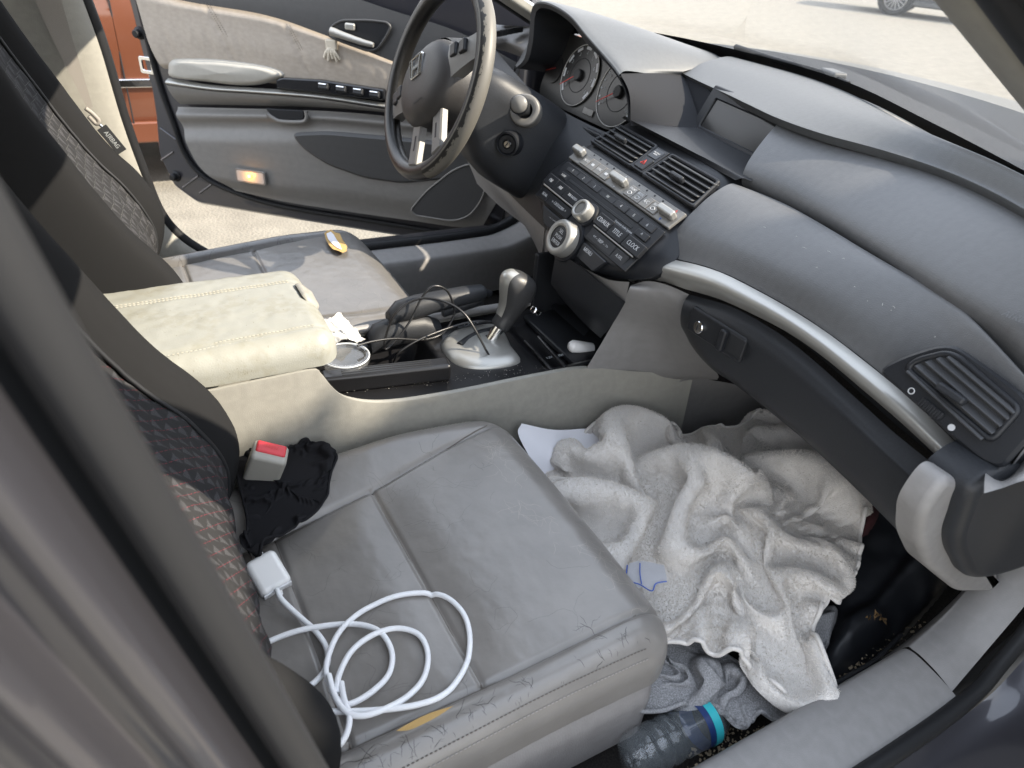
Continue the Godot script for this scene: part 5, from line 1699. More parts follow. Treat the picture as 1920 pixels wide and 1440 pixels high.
	put("console_wing", MB.new().grid(wl), M.grey_trim, o)

# ---------------------------------------------------------------- instrument cluster under its hood
func instrument_cluster() -> void:
	var o := thing("instrument_cluster", "two-dial instrument cluster under a dusty arched hood", "instrument cluster", Vector3(-0.35, 0.88, -0.92))
	var lip := pts([Vector3(-0.5512, 0.8959, -0.8850), Vector3(-0.5134, 0.9218, -0.8850), Vector3(-0.5014, 0.9596, -0.8850), Vector3(-0.5006, 0.9913, -0.8850), Vector3(-0.5011, 1.0170, -0.8850), Vector3(-0.4904, 1.0326, -0.8850), Vector3(-0.4606, 1.0403, -0.8850), Vector3(-0.4065, 1.0391, -0.8850), Vector3(-0.3428, 1.0283, -0.8850), Vector3(-0.2851, 1.0065, -0.8850), Vector3(-0.2180, 0.9820, -0.8850), Vector3(-0.1691, 0.9631, -0.8850), Vector3(-0.1365, 0.9438, -0.8850), Vector3(-0.1142, 0.9189, -0.8850), Vector3(-0.1033, 0.8875, -0.8850)])
	var L := even(spline(lip, 120), 40)
	# outer hood: from the lip forward to the base of the glass, its near end along the screen cave
	var back := even(spline(pts([Vector3(-0.70, 0.84, -0.96), Vector3(-0.69, 0.93, -1.0), Vector3(-0.66, 0.968, -1.08), Vector3(-0.58, 0.970, -1.15), Vector3(-0.45, 0.970, -1.20), Vector3(-0.33, 0.972, -1.225), Vector3(-0.24, 0.966, -1.20), Vector3(-0.1981, 0.9520, -1.0729), Vector3(-0.2075, 0.9440, -1.0845)]), 100), 34)
	var r1 := PackedVector3Array()
	var r2 := PackedVector3Array()
	var r0 := PackedVector3Array()
	for i in 40:
		r0.append(L[i] + Vector3(0, -0.004, 0.003))
	var top_lip := L.slice(0, 34)
	for i in 34:
		r1.append(L[i].lerp(back[i], 0.10) + Vector3(0, 0.005, 0))
		r2.append(L[i].lerp(back[i], 0.5) + Vector3(0, 0.012 * smoothstep(33.0, 24.0, i), 0))
	put("hood", MB.new().grid(sheet([r0.slice(0, 34), top_lip, r1, r2, back], 80, 40)), M.dash_top, o)
	# cheek of the hood beside the screen
	var ck := sheet([pts([L[33], L[33].lerp(back[33], 0.5) + Vector3(0, 0.002, 0), back[33]]), pts([L[36], L[36].lerp(Vector3(-0.1133, 0.9150, -1.0350), 0.5), Vector3(-0.1133, 0.9150, -1.0350)]), pts([L[39] + Vector3(0, -0.01, 0), Vector3(-0.0699, 0.8840, -0.9424), Vector3(-0.0504, 0.8780, -1.0157)])], 20, 14)
	put("hood_cheek", MB.new().grid(ck), M.soft_dark, o)
	# inside of the hood
	var inner := PackedVector3Array()
	var deep := PackedVector3Array()
	var c := Vector3(-0.32, 0.92, -0.885)
	for i in 40:
		inner.append(r0[i] + (c - r0[i]).normalized() * 0.012 + Vector3(0, 0, -0.004))
		deep.append(r0[i] + (c - r0[i]).normalized() * 0.016 + Vector3(0, -0.01, -0.105))
	put("hood_lip", MB.new().grid([r0, inner]), M.dark, o)
	put("hood_lining", MB.new().grid([inner, deep]), M.smooth_dark, o)
	# dial plate leaning back
	var n := Vector3(0, 0.32, 1.0).normalized()
	var bs := basis_from(n, Vector3.UP)
	var pc := Vector3(-0.31, 0.905, -0.955)
	put("dial_plate", plate(round_rect(0.32, 0.15, 0.03), 0.004, 0.001), M.dial_grey, o, Transform3D(bs, pc + bs.x * -0.062 - bs.z * 0.006))
	for q in [[-0.083, 0.002, 0.063, "tachometer"], [0.068, 0.0, 0.068, "speedometer"]]:
		var xf := Transform3D(bs, pc + bs.x * q[0] + bs.y * q[1])
		var R: float = q[2]
		var face_ := put(q[3], lathe(PackedVector2Array([Vector2(0, 0.0012), Vector2(R, 0.0012), Vector2(R, 0)]), 48), M.dial_face, o, xf * Transform3D(Basis(Vector3.RIGHT, PI / 2), Vector3.ZERO))
		var ring := PackedVector3Array()
		for k in 60:
			ring.append(Vector3(cos(TAU * k / 60), sin(TAU * k / 60), 0) * R)
		put("rim", tube(ring, 0.0013, 6, true), M.silver_knob, face_, xf * Transform3D(Basis.IDENTITY, Vector3(0, 0, 0.002)))
		var hub := lathe(PackedVector2Array([Vector2(0, 0.010), Vector2(0.011, 0.010), Vector2(0.0125, 0.008), Vector2(0.0125, 0.001)]), 24)
		put("hub", hub, M.black, face_, xf * Transform3D(Basis(Vector3.RIGHT, PI / 2), Vector3.ZERO))
		var inner_ring := PackedVector3Array()
		for k in 48:
			inner_ring.append(Vector3(cos(TAU * k / 48), sin(TAU * k / 48), 0) * R * 0.56)
		put("inner_ring", tube(inner_ring, 0.0008, 5, true), M.black, face_, xf * Transform3D(Basis.IDENTITY, Vector3(0, 0, 0.0014)))
		# scale blocks and figures
		var count := 9 if q[3] == "tachometer" else 17
		for k in count:
			var a := deg_to_rad(lerpf(215.0, -35.0, float(k) / (count - 1)))
			var at := Vector3(cos(a), sin(a), 0)
			put("scale_mark", rbox(Vector3(0.006, 0.018 if count < 10 else 0.004, 0.0006), 0.0002, 1), M.print if count < 10 else M.print_dim, face_, xf * Transform3D(Basis(Vector3(0, 0, 1), a), at * R * 0.90 + Vector3(0, 0, 0.0016)))
			if count < 10 or k % 2 == 0:
				letters(str(k) if count < 10 else str(k * 10), 0.007 if count < 10 else 0.006, xf * Transform3D(Basis.IDENTITY, at * R * 0.74 + Vector3(0, 0, 0.0014)), M.print_dim, face_)
		var na := deg_to_rad(212.0)
		var nd := Vector3(cos(na), sin(na), 0)
		put("needle", tube(PackedVector3Array([nd * 0.006, nd * R * 0.93]), PackedFloat32Array([0.0014, 0.0007]), 6), M.print_red, face_, xf * Transform3D(Basis.IDENTITY, Vector3(0, 0, 0.0085)))
	# small gauge and the odometer window
	var gx := Transform3D(bs, pc + bs.x * -0.185 + bs.y * -0.005)
	var sg := put("temperature_gauge", lathe(PackedVector2Array([Vector2(0, 0.001), Vector2(0.03, 0.001), Vector2(0.03, 0)]), 24), M.dial_face, o, gx * Transform3D(Basis(Vector3.RIGHT, PI / 2), Vector3.ZERO))
	put("needle", tube(PackedVector3Array([Vector3(0.008, 0.004, 0.004), Vector3(-0.026, -0.008, 0.004)]), 0.0008, 6), M.print_red, sg, gx)
	put("odometer_window", rbox(Vector3(0.036, 0.013, 0.002), 0.001, 1), M.lcd, o, Transform3D(bs, pc + bs.x * -0.008 + bs.y * -0.058 + bs.z * 0.001))
	# tinted cover
	put("lower_ledge", rbox(Vector3(0.46, 0.012, 0.05), 0.005, 2), M.dark, o, Transform3D(bs, pc + bs.y * -0.088 + bs.z * 0.03))

# ---------------------------------------------------------------- steering wheel and column
func steering() -> void:
	var col := thing("steering_column", "dark steering column shroud with ignition lock and stalk", "steering column", Vector3(-0.37, 0.80, -0.75))
	var t := deg_to_rad(19.0)
	var c := Vector3(-0.3700, 0.9080, -0.6048)
	var ax := Vector3(0, sin(t), cos(t))
	var bs := Basis(Vector3.RIGHT, Vector3(0, cos(t), -sin(t)), ax)
	# shroud: rounded box lofted forward from the wheel
	var rings := []
	for q in [[-0.075, 0.050, 0.050, -0.070], [-0.085, 0.062, 0.060, -0.085], [-0.12, 0.070, 0.062, -0.120], [-0.18, 0.085, 0.055, -0.150], [-0.25, 0.092, 0.045, -0.165], [-0.32, 0.095, 0.03, -0.17]]:
		var ring := PackedVector3Array()
		for k in 36:
			var a := TAU * k / 36
			var cx: float = signf(cos(a)) * pow(absf(cos(a)), 0.55) * q[1]
			var sy := signf(sin(a)) * pow(absf(sin(a)), 0.55)
			var y: float = lerpf(q[3], q[2], (sy + 1) / 2)
			ring.append(c + bs * Vector3(cx, y, q[0]))
		rings.append(ring)
	put("shroud", loft(rings), M.dark, col)
	# ignition lock on the right cheek
	var kn := Vector3(0.62, 0.10, 0.78).normalized()
	var kb := basis_from(kn, Vector3.UP)
	var kp := Vector3(-0.2800, 0.8047, -0.7277)
	var turn := Transform3D(kb * Basis(Vector3.RIGHT, PI / 2), kp)
	var lock := put("ignition_lock", lathe(PackedVector2Array([Vector2(0.0, 0.003), Vector2(0.009, 0.003), Vector2(0.010, 0.006), Vector2(0.017, 0.007), Vector2(0.019, 0.004), Vector2(0.021, 0.009), Vector2(0.024, 0.008), Vector2(0.025, -0.02)]), 36), M.smooth_dark, col, turn)
	put("key_barrel", lathe(PackedVector2Array([Vector2(0.0, 0.008), Vector2(0.006, 0.008), Vector2(0.008, 0.005), Vector2(0.008, 0.0)]), 24), M.chrome, lock, turn)
	put("key_slot", rbox(Vector3(0.002, 0.010, 0.002), 0.0005, 1), M.black, lock, Transform3D(kb * Basis(Vector3(0, 0, 1), -0.5), kp + kn * 0.0085))
	# wiper stalk pointing at the camera
	var s0 := Vector3(-0.2900, 0.8643, -0.7660)
	var s1 := Vector3(-0.2000, 0.9048, -0.6924)
	var sd := (s1 - s0).normalized()
	var sb := basis_from(sd, Vector3.UP)
	var st := Transform3D(sb * Basis(Vector3.RIGHT, PI / 2), s0)
	put("stalk_boot", lathe(PackedVector2Array([Vector2(0.016, 0.012), Vector2(0.027, 0.016), Vector2(0.031, 0.010), Vector2(0.032, -0.02)]), 32, false), M.grey_button, col, st)
	var stalk := put("wiper_stalk", lathe(PackedVector2Array([Vector2(0.011, 0.0), Vector2(0.011, 0.05), Vector2(0.014, 0.055), Vector2(0.017, 0.06), Vector2(0.018, 0.085), Vector2(0.016, 0.09)]), 28), M.smooth_dark, col, st)
	put("stalk_cap", lathe(PackedVector2Array([Vector2(0.016, 0.09), Vector2(0.013, 0.096), Vector2(0.0, 0.097)]), 28, false), M.grey_button, stalk, st)
	put("light_stalk", tube(pts([c + bs * Vector3(-0.05, 0.0, -0.10), c + bs * Vector3(-0.16, 0.05, -0.09)]), PackedFloat32Array([0.010, 0.012]), 12), M.smooth_dark, col)

	# the wheel, turned about a tenth of a turn
	var o := thing("steering_wheel_with_airbag", "worn black leather steering wheel with silver spokes", "steering wheel", c)
	var spin := deg_to_rad(34.0)
	var wb := bs * Basis(Vector3(0, 0, 1), spin)
	var wt := Transform3D(wb, c)
	var R := 0.176
	# rim, worn pale on the camera's side
	for q in [[-58.0, 72.0, M.rim_worn, "bare worn grey rim leather"], [72.0, 302.0, M.rim_black, ""]]:
		var p := PackedVector3Array()
		var rr := PackedFloat32Array()
		for k in 61:
			var a := deg_to_rad(lerpf(q[0], q[1], k / 60.0)) - spin
			p.append(Vector3(cos(a) * R, sin(a) * R, 0))
			rr.append(0.0172)
		put("rim", tube(p, rr, 18), q[2], o, wt, q[3])
	# stitched seam round the inside
	var sp := PackedVector3Array()
	for k in 121:
		var a := deg_to_rad(lerpf(80.0, 330.0, k / 120.0)) - spin
		sp.append(Vector3(cos(a) * (R - 0.0125), sin(a) * (R - 0.0125), 0.0095))
	put("stitching", stitch_run(sp, 0.0085, 0.0014), M.black, o, wt)
	# airbag pad
	var rows := []
	var pad_r := func(a: float) -> float:
		var s := sin(a)
		return 0.083 + 0.014 * absf(cos(a)) - 0.012 * maxf(0.0, s) + 0.004 * maxf(0.0, -s)
	for k in 11:
		var f := k / 10.0
		var row := PackedVector3Array()
		for j in 48:
			var a := TAU * j / 48
			var rad: float = pad_r.call(a) * sin(f * PI / 2)
			row.append(Vector3(cos(a) * rad, sin(a) * rad * 0.95 - 0.006, 0.006 + 0.034 * sqrt(maxf(0.0, 1.0 - pow(sin(f * PI / 2), 3.5)))))
		rows.append(row)
	var last := PackedVector3Array()
	for p in rows[10]:
		last.append(Vector3(p.x, p.y, -0.035))
	rows.append(last)
	var pad := put("airbag_pad", MB.new().grid(rows, true), M.dark_warm, o, wt)
	letters("SRS\nAIRBAG", 0.007, wt * Transform3D(Basis.IDENTITY, Vector3(0.004, -0.048, 0.0375)), M.black, pad)
	# emblem: upright bars and a crossbar inside a rounded frame
	var em := MB.new()
	var fo := round_poly(PackedVector2Array([Vector2(-0.026, 0.021), Vector2(0.026, 0.021), Vector2(0.020, -0.021), Vector2(-0.020, -0.021)]), 0.008, 4)
	var fi := round_poly(PackedVector2Array([Vector2(-0.0225, 0.018), Vector2(0.0225, 0.018), Vector2(0.017, -0.018), Vector2(-0.017, -0.018)]), 0.006, 4)
	em.add(frame(fo, fi, 0.004, 0.0012))
	for sg in [-1.0, 1.0]:
		em.add(plate(PackedVector2Array([Vector2(sg * 0.0185, 0.019), Vector2(sg * 0.0125, 0.019), Vector2(sg * 0.0085, -0.019), Vector2(sg * 0.0135, -0.019)]), 0.004, 0.001))
	em.add(plate(PackedVector2Array([Vector2(-0.012, 0.003), Vector2(0.012, 0.003), Vector2(0.011, -0.005), Vector2(-0.011, -0.005)]), 0.004, 0.001))
	put("emblem", em, M.chrome, o, wt * Transform3D(Basis.IDENTITY, Vector3(0, 0.012, 0.0395)))
	# spokes
	for sg in [-1.0, 1.0]:
		var s := sheet([
			pts([Vector3(sg * 0.075, 0.030, 0.018), Vector3(sg * 0.10, 0.026, 0.016), Vector3(sg * 0.135, 0.022, 0.010), Vector3(sg * 0.168, 0.024, 0.004)]),
			pts([Vector3(sg * 0.075, 0.0, 0.024), Vector3(sg * 0.10, 0.0, 0.022), Vector3(sg * 0.135, 0.0, 0.014), Vector3(sg * 0.168, 0.0, 0.006)]),
			pts([Vector3(sg * 0.072, -0.040, 0.018), Vector3(sg * 0.10, -0.034, 0.016), Vector3(sg * 0.135, -0.026, 0.010), Vector3(sg * 0.168, -0.022, 0.004)])], 16, 12)
		var sm := MB.new().grid(s)
		var lower := PackedVector3Array()
		var upper := PackedVector3Array()
		for p in s[-1]:
			lower.append(p + Vector3(0, 0.004, -0.025))
		for p in s[0]:
			upper.append(p + Vector3(0, -0.004, -0.025))
		sm.grid([s[-1], lower])
		sm.grid([s[0], upper])
		var spk := put("spoke", sm, M.spoke, o, wt)
		for k in 2:
			put("spoke_button", rbox(Vector3(0.020, 0.026, 0.010), 0.004, 2), M.smooth_dark, spk, wt * Transform3D(Basis.IDENTITY, Vector3(sg * (0.103 + 0.024 * k), 0.008 - 0.002 * k, 0.020 - 0.004 * k)))
	for sg in [-1.0, 1.0]:
		var lo := PackedVector2Array([Vector2(sg * 0.052, -0.062), Vector2(sg * 0.020, -0.072), Vector2(sg * 0.030, -0.166), Vector2(sg * 0.062, -0.158)])
		var low := put("lower_spoke", plate(round_poly(lo, 0.004, 3), 0.014, 0.003), M.spoke, o, wt * Transform3D(Basis(Vector3.RIGHT, -0.06), Vector3(0, 0, -0.006)))
		put("spoke_slot", rbox(Vector3(0.005, 0.030, 0.002), 0.0008, 2), M.smooth_dark, low, wt * Transform3D(Basis(Vector3.RIGHT, -0.06) * Basis(Vector3(0, 0, 1), sg * 0.11), Vector3(sg * 0.040, -0.118, 0.0150)))
	# cover behind the hub
	put("hub_cover", lathe(PackedVector2Array([Vector2(0.0, -0.085), Vector2(0.060, -0.085), Vector2(0.082, -0.065), Vector2(0.088, -0.03), Vector2(0.078, 0.0)]), 40, false), M.dark, o, wt * Transform3D(Basis(Vector3.RIGHT, PI / 2), Vector3.ZERO))

# ---------------------------------------------------------------- centre console
func console() -> void:
	var o := thing("centre_console", "pale beige centre console with black shifter tray and padded armrest", "centre console", Vector3(0, 0.27, -0.3))
	# near side wall with a rolled top edge
	var edge := spline(pts([Vector3(0.122, 0.618, 0.25), Vector3(0.122, 0.622, -0.05), Vector3(0.122, 0.624, -0.16), Vector3(0.1220, 0.6237, -0.2154), Vector3(0.1220, 0.6147, -0.2262), Vector3(0.1220, 0.5911, -0.2395), Vector3(0.1220, 0.5670, -0.2591), Vector3(0.1220, 0.5471, -0.3015), Vector3(0.1220, 0.5362, -0.3624), Vector3(0.1220, 0.5299, -0.4652), Vector3(0.1220, 0.5271, -0.5874), Vector3(0.1220, 0.5189, -0.6993), Vector3(0.1400, 0.4970, -0.8107), Vector3(0.1700, 0.4853, -0.9184)]), 70)
	var e1 := PackedVector3Array()
	var e2 := PackedVector3Array()
	var e3 := PackedVector3Array()
	var e4 := PackedVector3Array()
	var e5 := PackedVector3Array()
	for p in edge:
		e1.append(p + Vector3(-0.016, -0.006, 0))
		e2.append(p + Vector3(-0.010, 0.001, 0))
		e3.append(p + Vector3(-0.002, -0.001, 0))
		e4.append(p + Vector3(0.001, -0.010, 0))
		e5.append(Vector3(p.x + 0.006, lerpf(p.y, 0.27, 0.5), p.z))
	var e6 := PackedVector3Array()
	for p in edge:
		e6.append(Vector3(p.x + 0.012, 0.262, p.z))
	put("side_wall", MB.new().grid(sheet([e1, e2, e3, e4, e5, e6], 140, 60)), M.beige, o)
	# footwell panel in front of it
	var fw := sheet([pts([Vector3(0.1350, 0.3712, -0.8300), Vector3(0.1500, 0.4380, -0.8684), Vector3(0.1720, 0.4878, -0.9027)]), pts([Vector3(0.1400, 0.3567, -0.8562), Vector3(0.1600, 0.3846, -0.9991), Vector3(0.1900, 0.4015, -1.1136)]), pts([Vector3(0.1400, 0.3036, -0.8963), Vector3(0.1600, 0.2666, -1.0668), Vector3(0.1900, 0.2346, -1.2451)])], 16, 14)
	put("footwell_panel", MB.new().grid(fw), M.grey_trim, o)
	put("far_wall", MB.new().grid([pts([Vector3(-0.118, 0.60, 0.25), Vector3(-0.118, 0.60, -0.2), Vector3(-0.118, 0.535, -0.30), Vector3(-0.118, 0.535, -0.72)]), pts([Vector3(-0.125, 0.262, 0.25), Vector3(-0.125, 0.262, -0.2), Vector3(-0.125, 0.262, -0.30), Vector3(-0.125, 0.262, -0.72)])]), M.beige, o)
	put("far_rim", tube(pts([Vector3(-0.112, 0.60, -0.20), Vector3(-0.112, 0.542, -0.30), Vector3(-0.112, 0.540, -0.5), Vector3(-0.112, 0.536, -0.72)]), 0.008, 8), M.grey_trim, o)
	# black top tray with a sunken cup well
	var ty := 0.524
	var top := MB.new()
	var nz := 40
	var nx := 36
	var rows := []
	for i in nz:
		var z := lerpf(-0.21, -0.745, i / (nz - 1.0))
		var r := PackedVector3Array()
		for j in nx:
			var x := lerpf(-0.115, 0.112, j / (nx - 1.0))
			var well := smoothstep(-0.085, -0.075, x) * smoothstep(0.030, 0.020, x) * smoothstep(-0.235, -0.245, z) * smoothstep(-0.455, -0.445, z)
			var tray := smoothstep(-0.10, -0.09, x) * smoothstep(0.10, 0.09, x) * smoothstep(-0.632, -0.642, z)
			r.append(Vector3(x, ty - 0.012 * (x + 0.1) - 0.055 * well - 0.02 * tray, z))
		rows.append(r)
	put("top_tray", top.grid(rows), M.gloss_tray, o)
	# long black lid rail beside the cup well
	var a := Vector3(0.0251, 0.5520, -0.2488)
	var b := Vector3(0.0596, 0.5520, -0.4569)
	var ax := (b - a).normalized()
	var rl := MB.new()
	rl.add(rbox(Vector3(a.distance_to(b), 0.032, 0.030), 0.006, 3))
	put("tray_lid", rl, M.gloss_tray, o, Transform3D(Basis(ax, Vector3.UP, ax.cross(Vector3.UP)), (a + b) / 2 + Vector3(0, -0.014, 0)))
	for k in 4:
		put("lid_groove", rbox(Vector3(a.distance_to(b) * 0.7, 0.0012, 0.0022), 0.0005, 1), M.black, o, Transform3D(Basis(ax, Vector3.UP, ax.cross(Vector3.UP)), (a + b) / 2 + Vector3(0, 0.0022, 0) + ax.cross(Vector3.UP) * (-0.009 + 0.006 * k)))
	# shift gate: silver plate with a dark slot and gear letters
	var out := PackedVector2Array()
	for p in [Vector3(-0.0336, 0.5350, -0.4815), Vector3(-0.0616, 0.5350, -0.5065), Vector3(-0.0769, 0.5350, -0.5352), Vector3(-0.0744, 0.5350, -0.6039), Vector3(-0.0432, 0.5350, -0.6165), Vector3(0.0117, 0.5350, -0.6043), Vector3(0.0637, 0.5350, -0.5946), Vector3(0.0669, 0.5350, -0.5427), Vector3(0.0503, 0.5350, -0.4991), Vector3(0.0207, 0.5350, -0.4801)]:
		out.append(Vector2(p.x, -p.z))
	var gate := puffed(out, 0.016, 0.03)
	# outline lies in x, -z; raise along y
	var up := Transform3D(Basis(Vector3(1, 0, 0), Vector3(0, 0, -1), Vector3(0, 1, 0)), Vector3(0, 0.520, 0))
	var gp := put("shift_gate", gate, M.silver, o, up)
	var slot := PackedVector3Array()
	for p in [Vector3(-0.0097, 0.5315, -0.5087), Vector3(-0.0261, 0.5315, -0.5357), Vector3(-0.0370, 0.5315, -0.5629), Vector3(-0.0410, 0.5315, -0.5929), Vector3(-0.0486, 0.5315, -0.6139)]:
		slot.append(p)
	put("shift_slot", tube(spline(slot, 20), 0.0085, 8), M.black, gp)
	var ind0 := Vector3(-0.0658, 0.5400, -0.5277)
	var ind1 := Vector3(-0.0641, 0.5400, -0.5870)
	var idir := (ind1 - ind0).normalized()
	var ib := Basis(idir, Vector3.UP.cross(idir) * -1.0, Vector3.UP)
	ib = Basis(idir, Vector3.UP.cross(idir), Vector3.UP)
	var strip := put("gear_indicator", rbox(Vector3(ind0.distance_to(ind1), 0.012, 0.004), 0.001, 1), M.gloss_black, gp, Transform3D(ib, (ind0 + ind1) / 2))
	letters("P R N D", 0.007, Transform3D(ib, (ind0 + ind1) / 2 + Vector3(0, 0.0022, 0)), M.print_dim, strip)
	put("lock_release", rbox(Vector3(0.018, 0.008, 0.004), 0.001, 1), M.black, gp, Transform3D(ib, Vector3(-0.0141, 0.5385, -0.5730)))
	letters("12V 120W", 0.006, Transform3D(ib, Vector3(0.0634, 0.5190, -0.6672)), M.print_dim, o)
	# ash tray slide and ridge in front of the gate
	for q in [[Vector3(0.0013, 0.5220, -0.6397), Vector3(0.1079, 0.5220, -0.6342)], [Vector3(-0.0039, 0.5220, -0.6718), Vector3(0.1090, 0.5220, -0.6615)]]:
		put("tray_rib", tube(pts([q[0], q[1]]), 0.004, 8), M.gloss_tray, o)

	# armrest lid
	var hgt := func(x: float, z: float) -> float:
		var d := 0.005 * (1.0 - pow(x / 0.13, 2.0)) + 0.002 * sin(z * 9.0)
		for sx in [-0.045, 0.105]:
			d -= 0.0022 * exp(-pow((x - sx - 0.01 * sin(z * 6.0)) / 0.0030, 2.0))
		d += 0.0012 * lump.get_noise_2d(x * 30.0, z * 30.0)
		return 0.670 + d
	lump.seed = 3
	lump.frequency = 1.0
	var dr := drape(0.128, -0.262, 0.25, 0.032, 0.014, [true, true, true, false], 90, 120, hgt)
	var lid := put("armrest", MB.new().grid(dr[0], false, 1, 1, dr[1]), M.armrest, o, Transform3D(Basis.IDENTITY, Vector3(-0.022, 0, 0)))
	for sx in [-0.0485, -0.0415, 0.1015, 0.1085]:
		var sp := PackedVector3Array()
		for k in 50:
			var z := lerpf(0.2, -0.235, k / 49.0)
			var x: float = sx + 0.01 * sin(z * 6.0)
			sp.append(Vector3(x - 0.022, hgt.call(x, z) + 0.0004 - (0.0016 if x > 0.096 else 0.0), z))
		put("stitching", stitch_run(sp, 0.0055, 0.0009), M.thread, lid)
	var bt := puffed(round_rect(0.062, 0.036, 0.014, 4), 0.008, 0.012)
	put("latch_button", bt, M.beige, lid, Transform3D(basis_from(Vector3(0, 0.62, -0.78), Vector3(0, 0.78, 0.62)), Vector3(-0.035, 0.662, -0.250)))
	# car charger poking out of the socket in the tray
	var sock := lathe(PackedVector2Array([Vector2(0.0, 0.05), Vector2(0.008, 0.049), Vector2(0.012, 0.043), Vector2(0.0125, 0.0), Vector2(0.0, 0.0)]), 24, false)
	var ch := thing("car_charger", "white stubby car charger plugged into the socket below the tray lid", "charger", Vector3(0.0600, 0.5143, -0.7506))
	put("barrel", sock, M.white_plastic, ch, Transform3D(Basis(Vector3(0, 0, 1), 0.35) * Basis(Vector3.RIGHT, 1.25), Vector3(0.0600, 0.5143, -0.7506)))

	gear_lever()
	hand_brake()

var lump := FastNoiseLite.new()

func gear_lever() -> void:
	var b := Vector3(-0.0100, 0.5481, -0.5813)
	var t := Vector3(-0.0100, 0.6284, -0.6346)
	var o := thing("gear_lever", "gear lever with a black leather knob and a silver face", "gear lever", b)
	var ax := (t - b).normalized()
	var side := Vector3.RIGHT
	var fwd := ax.cross(side).normalized()
	put("shaft", tube(pts([b - ax * 0.02, b + ax * 0.035]), PackedFloat32Array([0.010, 0.013]), 16), M.chrome, o)
	# knob rings: distance up, half width, half depth, forward shift
	var rings := []
	var len_ := b.distance_to(t)
	for q in [[0.10, 0.012, 0.013, 0.0], [0.14, 0.017, 0.018, 0.0], [0.35, 0.018, 0.020, 0.000], [0.55, 0.022, 0.024, -0.004], [0.75, 0.027, 0.033, -0.010], [0.92, 0.029, 0.038, -0.016], [1.05, 0.028, 0.037, -0.018], [1.16, 0.022, 0.029, -0.017], [1.22, 0.012, 0.016, -0.016], [1.235, 0.002, 0.003, -0.016]]:
		var ring := PackedVector3Array()
		for k in 32:
			var a := TAU * k / 32
			ring.append(b + ax * len_ * q[0] + side * cos(a) * q[1] + fwd * (sin(a) * q[2] - q[3] * -1.0))
		rings.append(ring)
	var up := []
	for j in rings.size():
		up.append(rings[j])
	var fine_rings := []
	var cols := []
	for k in 32:
		var col := PackedVector3Array()
		for r in rings:
			col.append(r[k])
		cols.append(spline(col, 40))
	for i in 40:
		var r := PackedVector3Array()
		for k in 32:
			r.append(cols[k][i])
		fine_rings.append(r)
	var knob := put("knob", loft(fine_rings), M.knob_leather, o)
	# silver cheek on the rear face
	var rows := []
	for i in range(8, 33):
		var r := PackedVector3Array()
		for k in range(-3, 4):
			var idx := (24 + k + 32) % 32
			var p: Vector3 = fine_rings[i][idx]
			var c := Vector3.ZERO
			for q in fine_rings[i]:
				c += q / 32.0
			r.append(p + (p - c).normalized() * 0.0012)
		rows.append(r)
	put("knob_face", MB.new().grid(rows), M.silver, knob)
	put("release_button", rbox(Vector3(0.016, 0.014, 0.02), 0.005, 2), M.chrome, knob, Transform3D(basis_from(fwd, ax), Vector3(0.0000, 0.5828, -0.6565)))

func hand_brake() -> void:
	var b := Vector3(-0.0900, 0.5563, -0.4155)
	var t := Vector3(-0.0900, 0.5877, -0.5909)
	var o := thing("hand_brake", "black hand brake lever beside the gear lever", "hand brake", b + Vector3(0, -0.03, 0.05))
	var boot := []
	for q in [[Vector3(-0.0900, 0.5276, -0.3647), 0.022, 0.016], [Vector3(-0.0900, 0.5412, -0.3800), 0.026, 0.024], [Vector3(-0.0900, 0.5477, -0.4205), 0.026, 0.030], [Vector3(-0.0900, 0.5432, -0.4673), 0.024, 0.030], [Vector3(-0.0900, 0.5321, -0.5018), 0.020, 0.022]]:
		var ring := PackedVector3Array()
		for k in 24:
			var a := TAU * k / 24
			ring.append(q[0] + Vector3(cos(a) * q[1], sin(a) * q[2] - 0.008, 0))
		boot.append(ring)
	put("boot", loft(boot), M.dark, o)
	var grip := []
	for q in [[Vector3(-0.0900, 0.5662, -0.4035), 0.016, 0.012], [Vector3(-0.0900, 0.5772, -0.4207), 0.020, 0.020], [Vector3(-0.0900, 0.5817, -0.4564), 0.021, 0.022], [Vector3(-0.0900, 0.5869, -0.5088), 0.019, 0.018], [Vector3(-0.0900, 0.5889, -0.5630), 0.018, 0.017], [Vector3(-0.0900, 0.5892, -0.5886), 0.016, 0.015], [Vector3(-0.0900, 0.5894, -0.5942), 0.012, 0.011]]:
		var ring := PackedVector3Array()
		for k in 24:
			var a := TAU * k / 24
			ring.append(q[0] + Vector3(cos(a) * q[1], sin(a) * q[2], 0))
		grip.append(ring)
	put("grip", loft(grip), M.dark, o)
	put("button", tube(pts([Vector3(-0.0900, 0.5900, -0.5908), Vector3(-0.0900, 0.5828, -0.6071)]), 0.007, 14), M.smooth_dark, o)
	put("grip_lower", tube(pts([Vector3(-0.0900, 0.5613, -0.5096), Vector3(-0.0900, 0.5671, -0.5531), Vector3(-0.0900, 0.5733, -0.5896)]), 0.010, 12), M.smooth_dark, o)

# ---------------------------------------------------------------- seats
const SEAM_A := [Vector2(-0.115, 0.0), Vector2(-0.125, -0.12), Vector2(-0.152, -0.27), Vector2(-0.182, -0.38), Vector2(-0.205, -0.50)]
const SEAM_B := [Vector2(0.19, 0.0), Vector2(0.195, -0.12), Vector2(0.20, -0.30), Vector2(0.20, -0.50)]

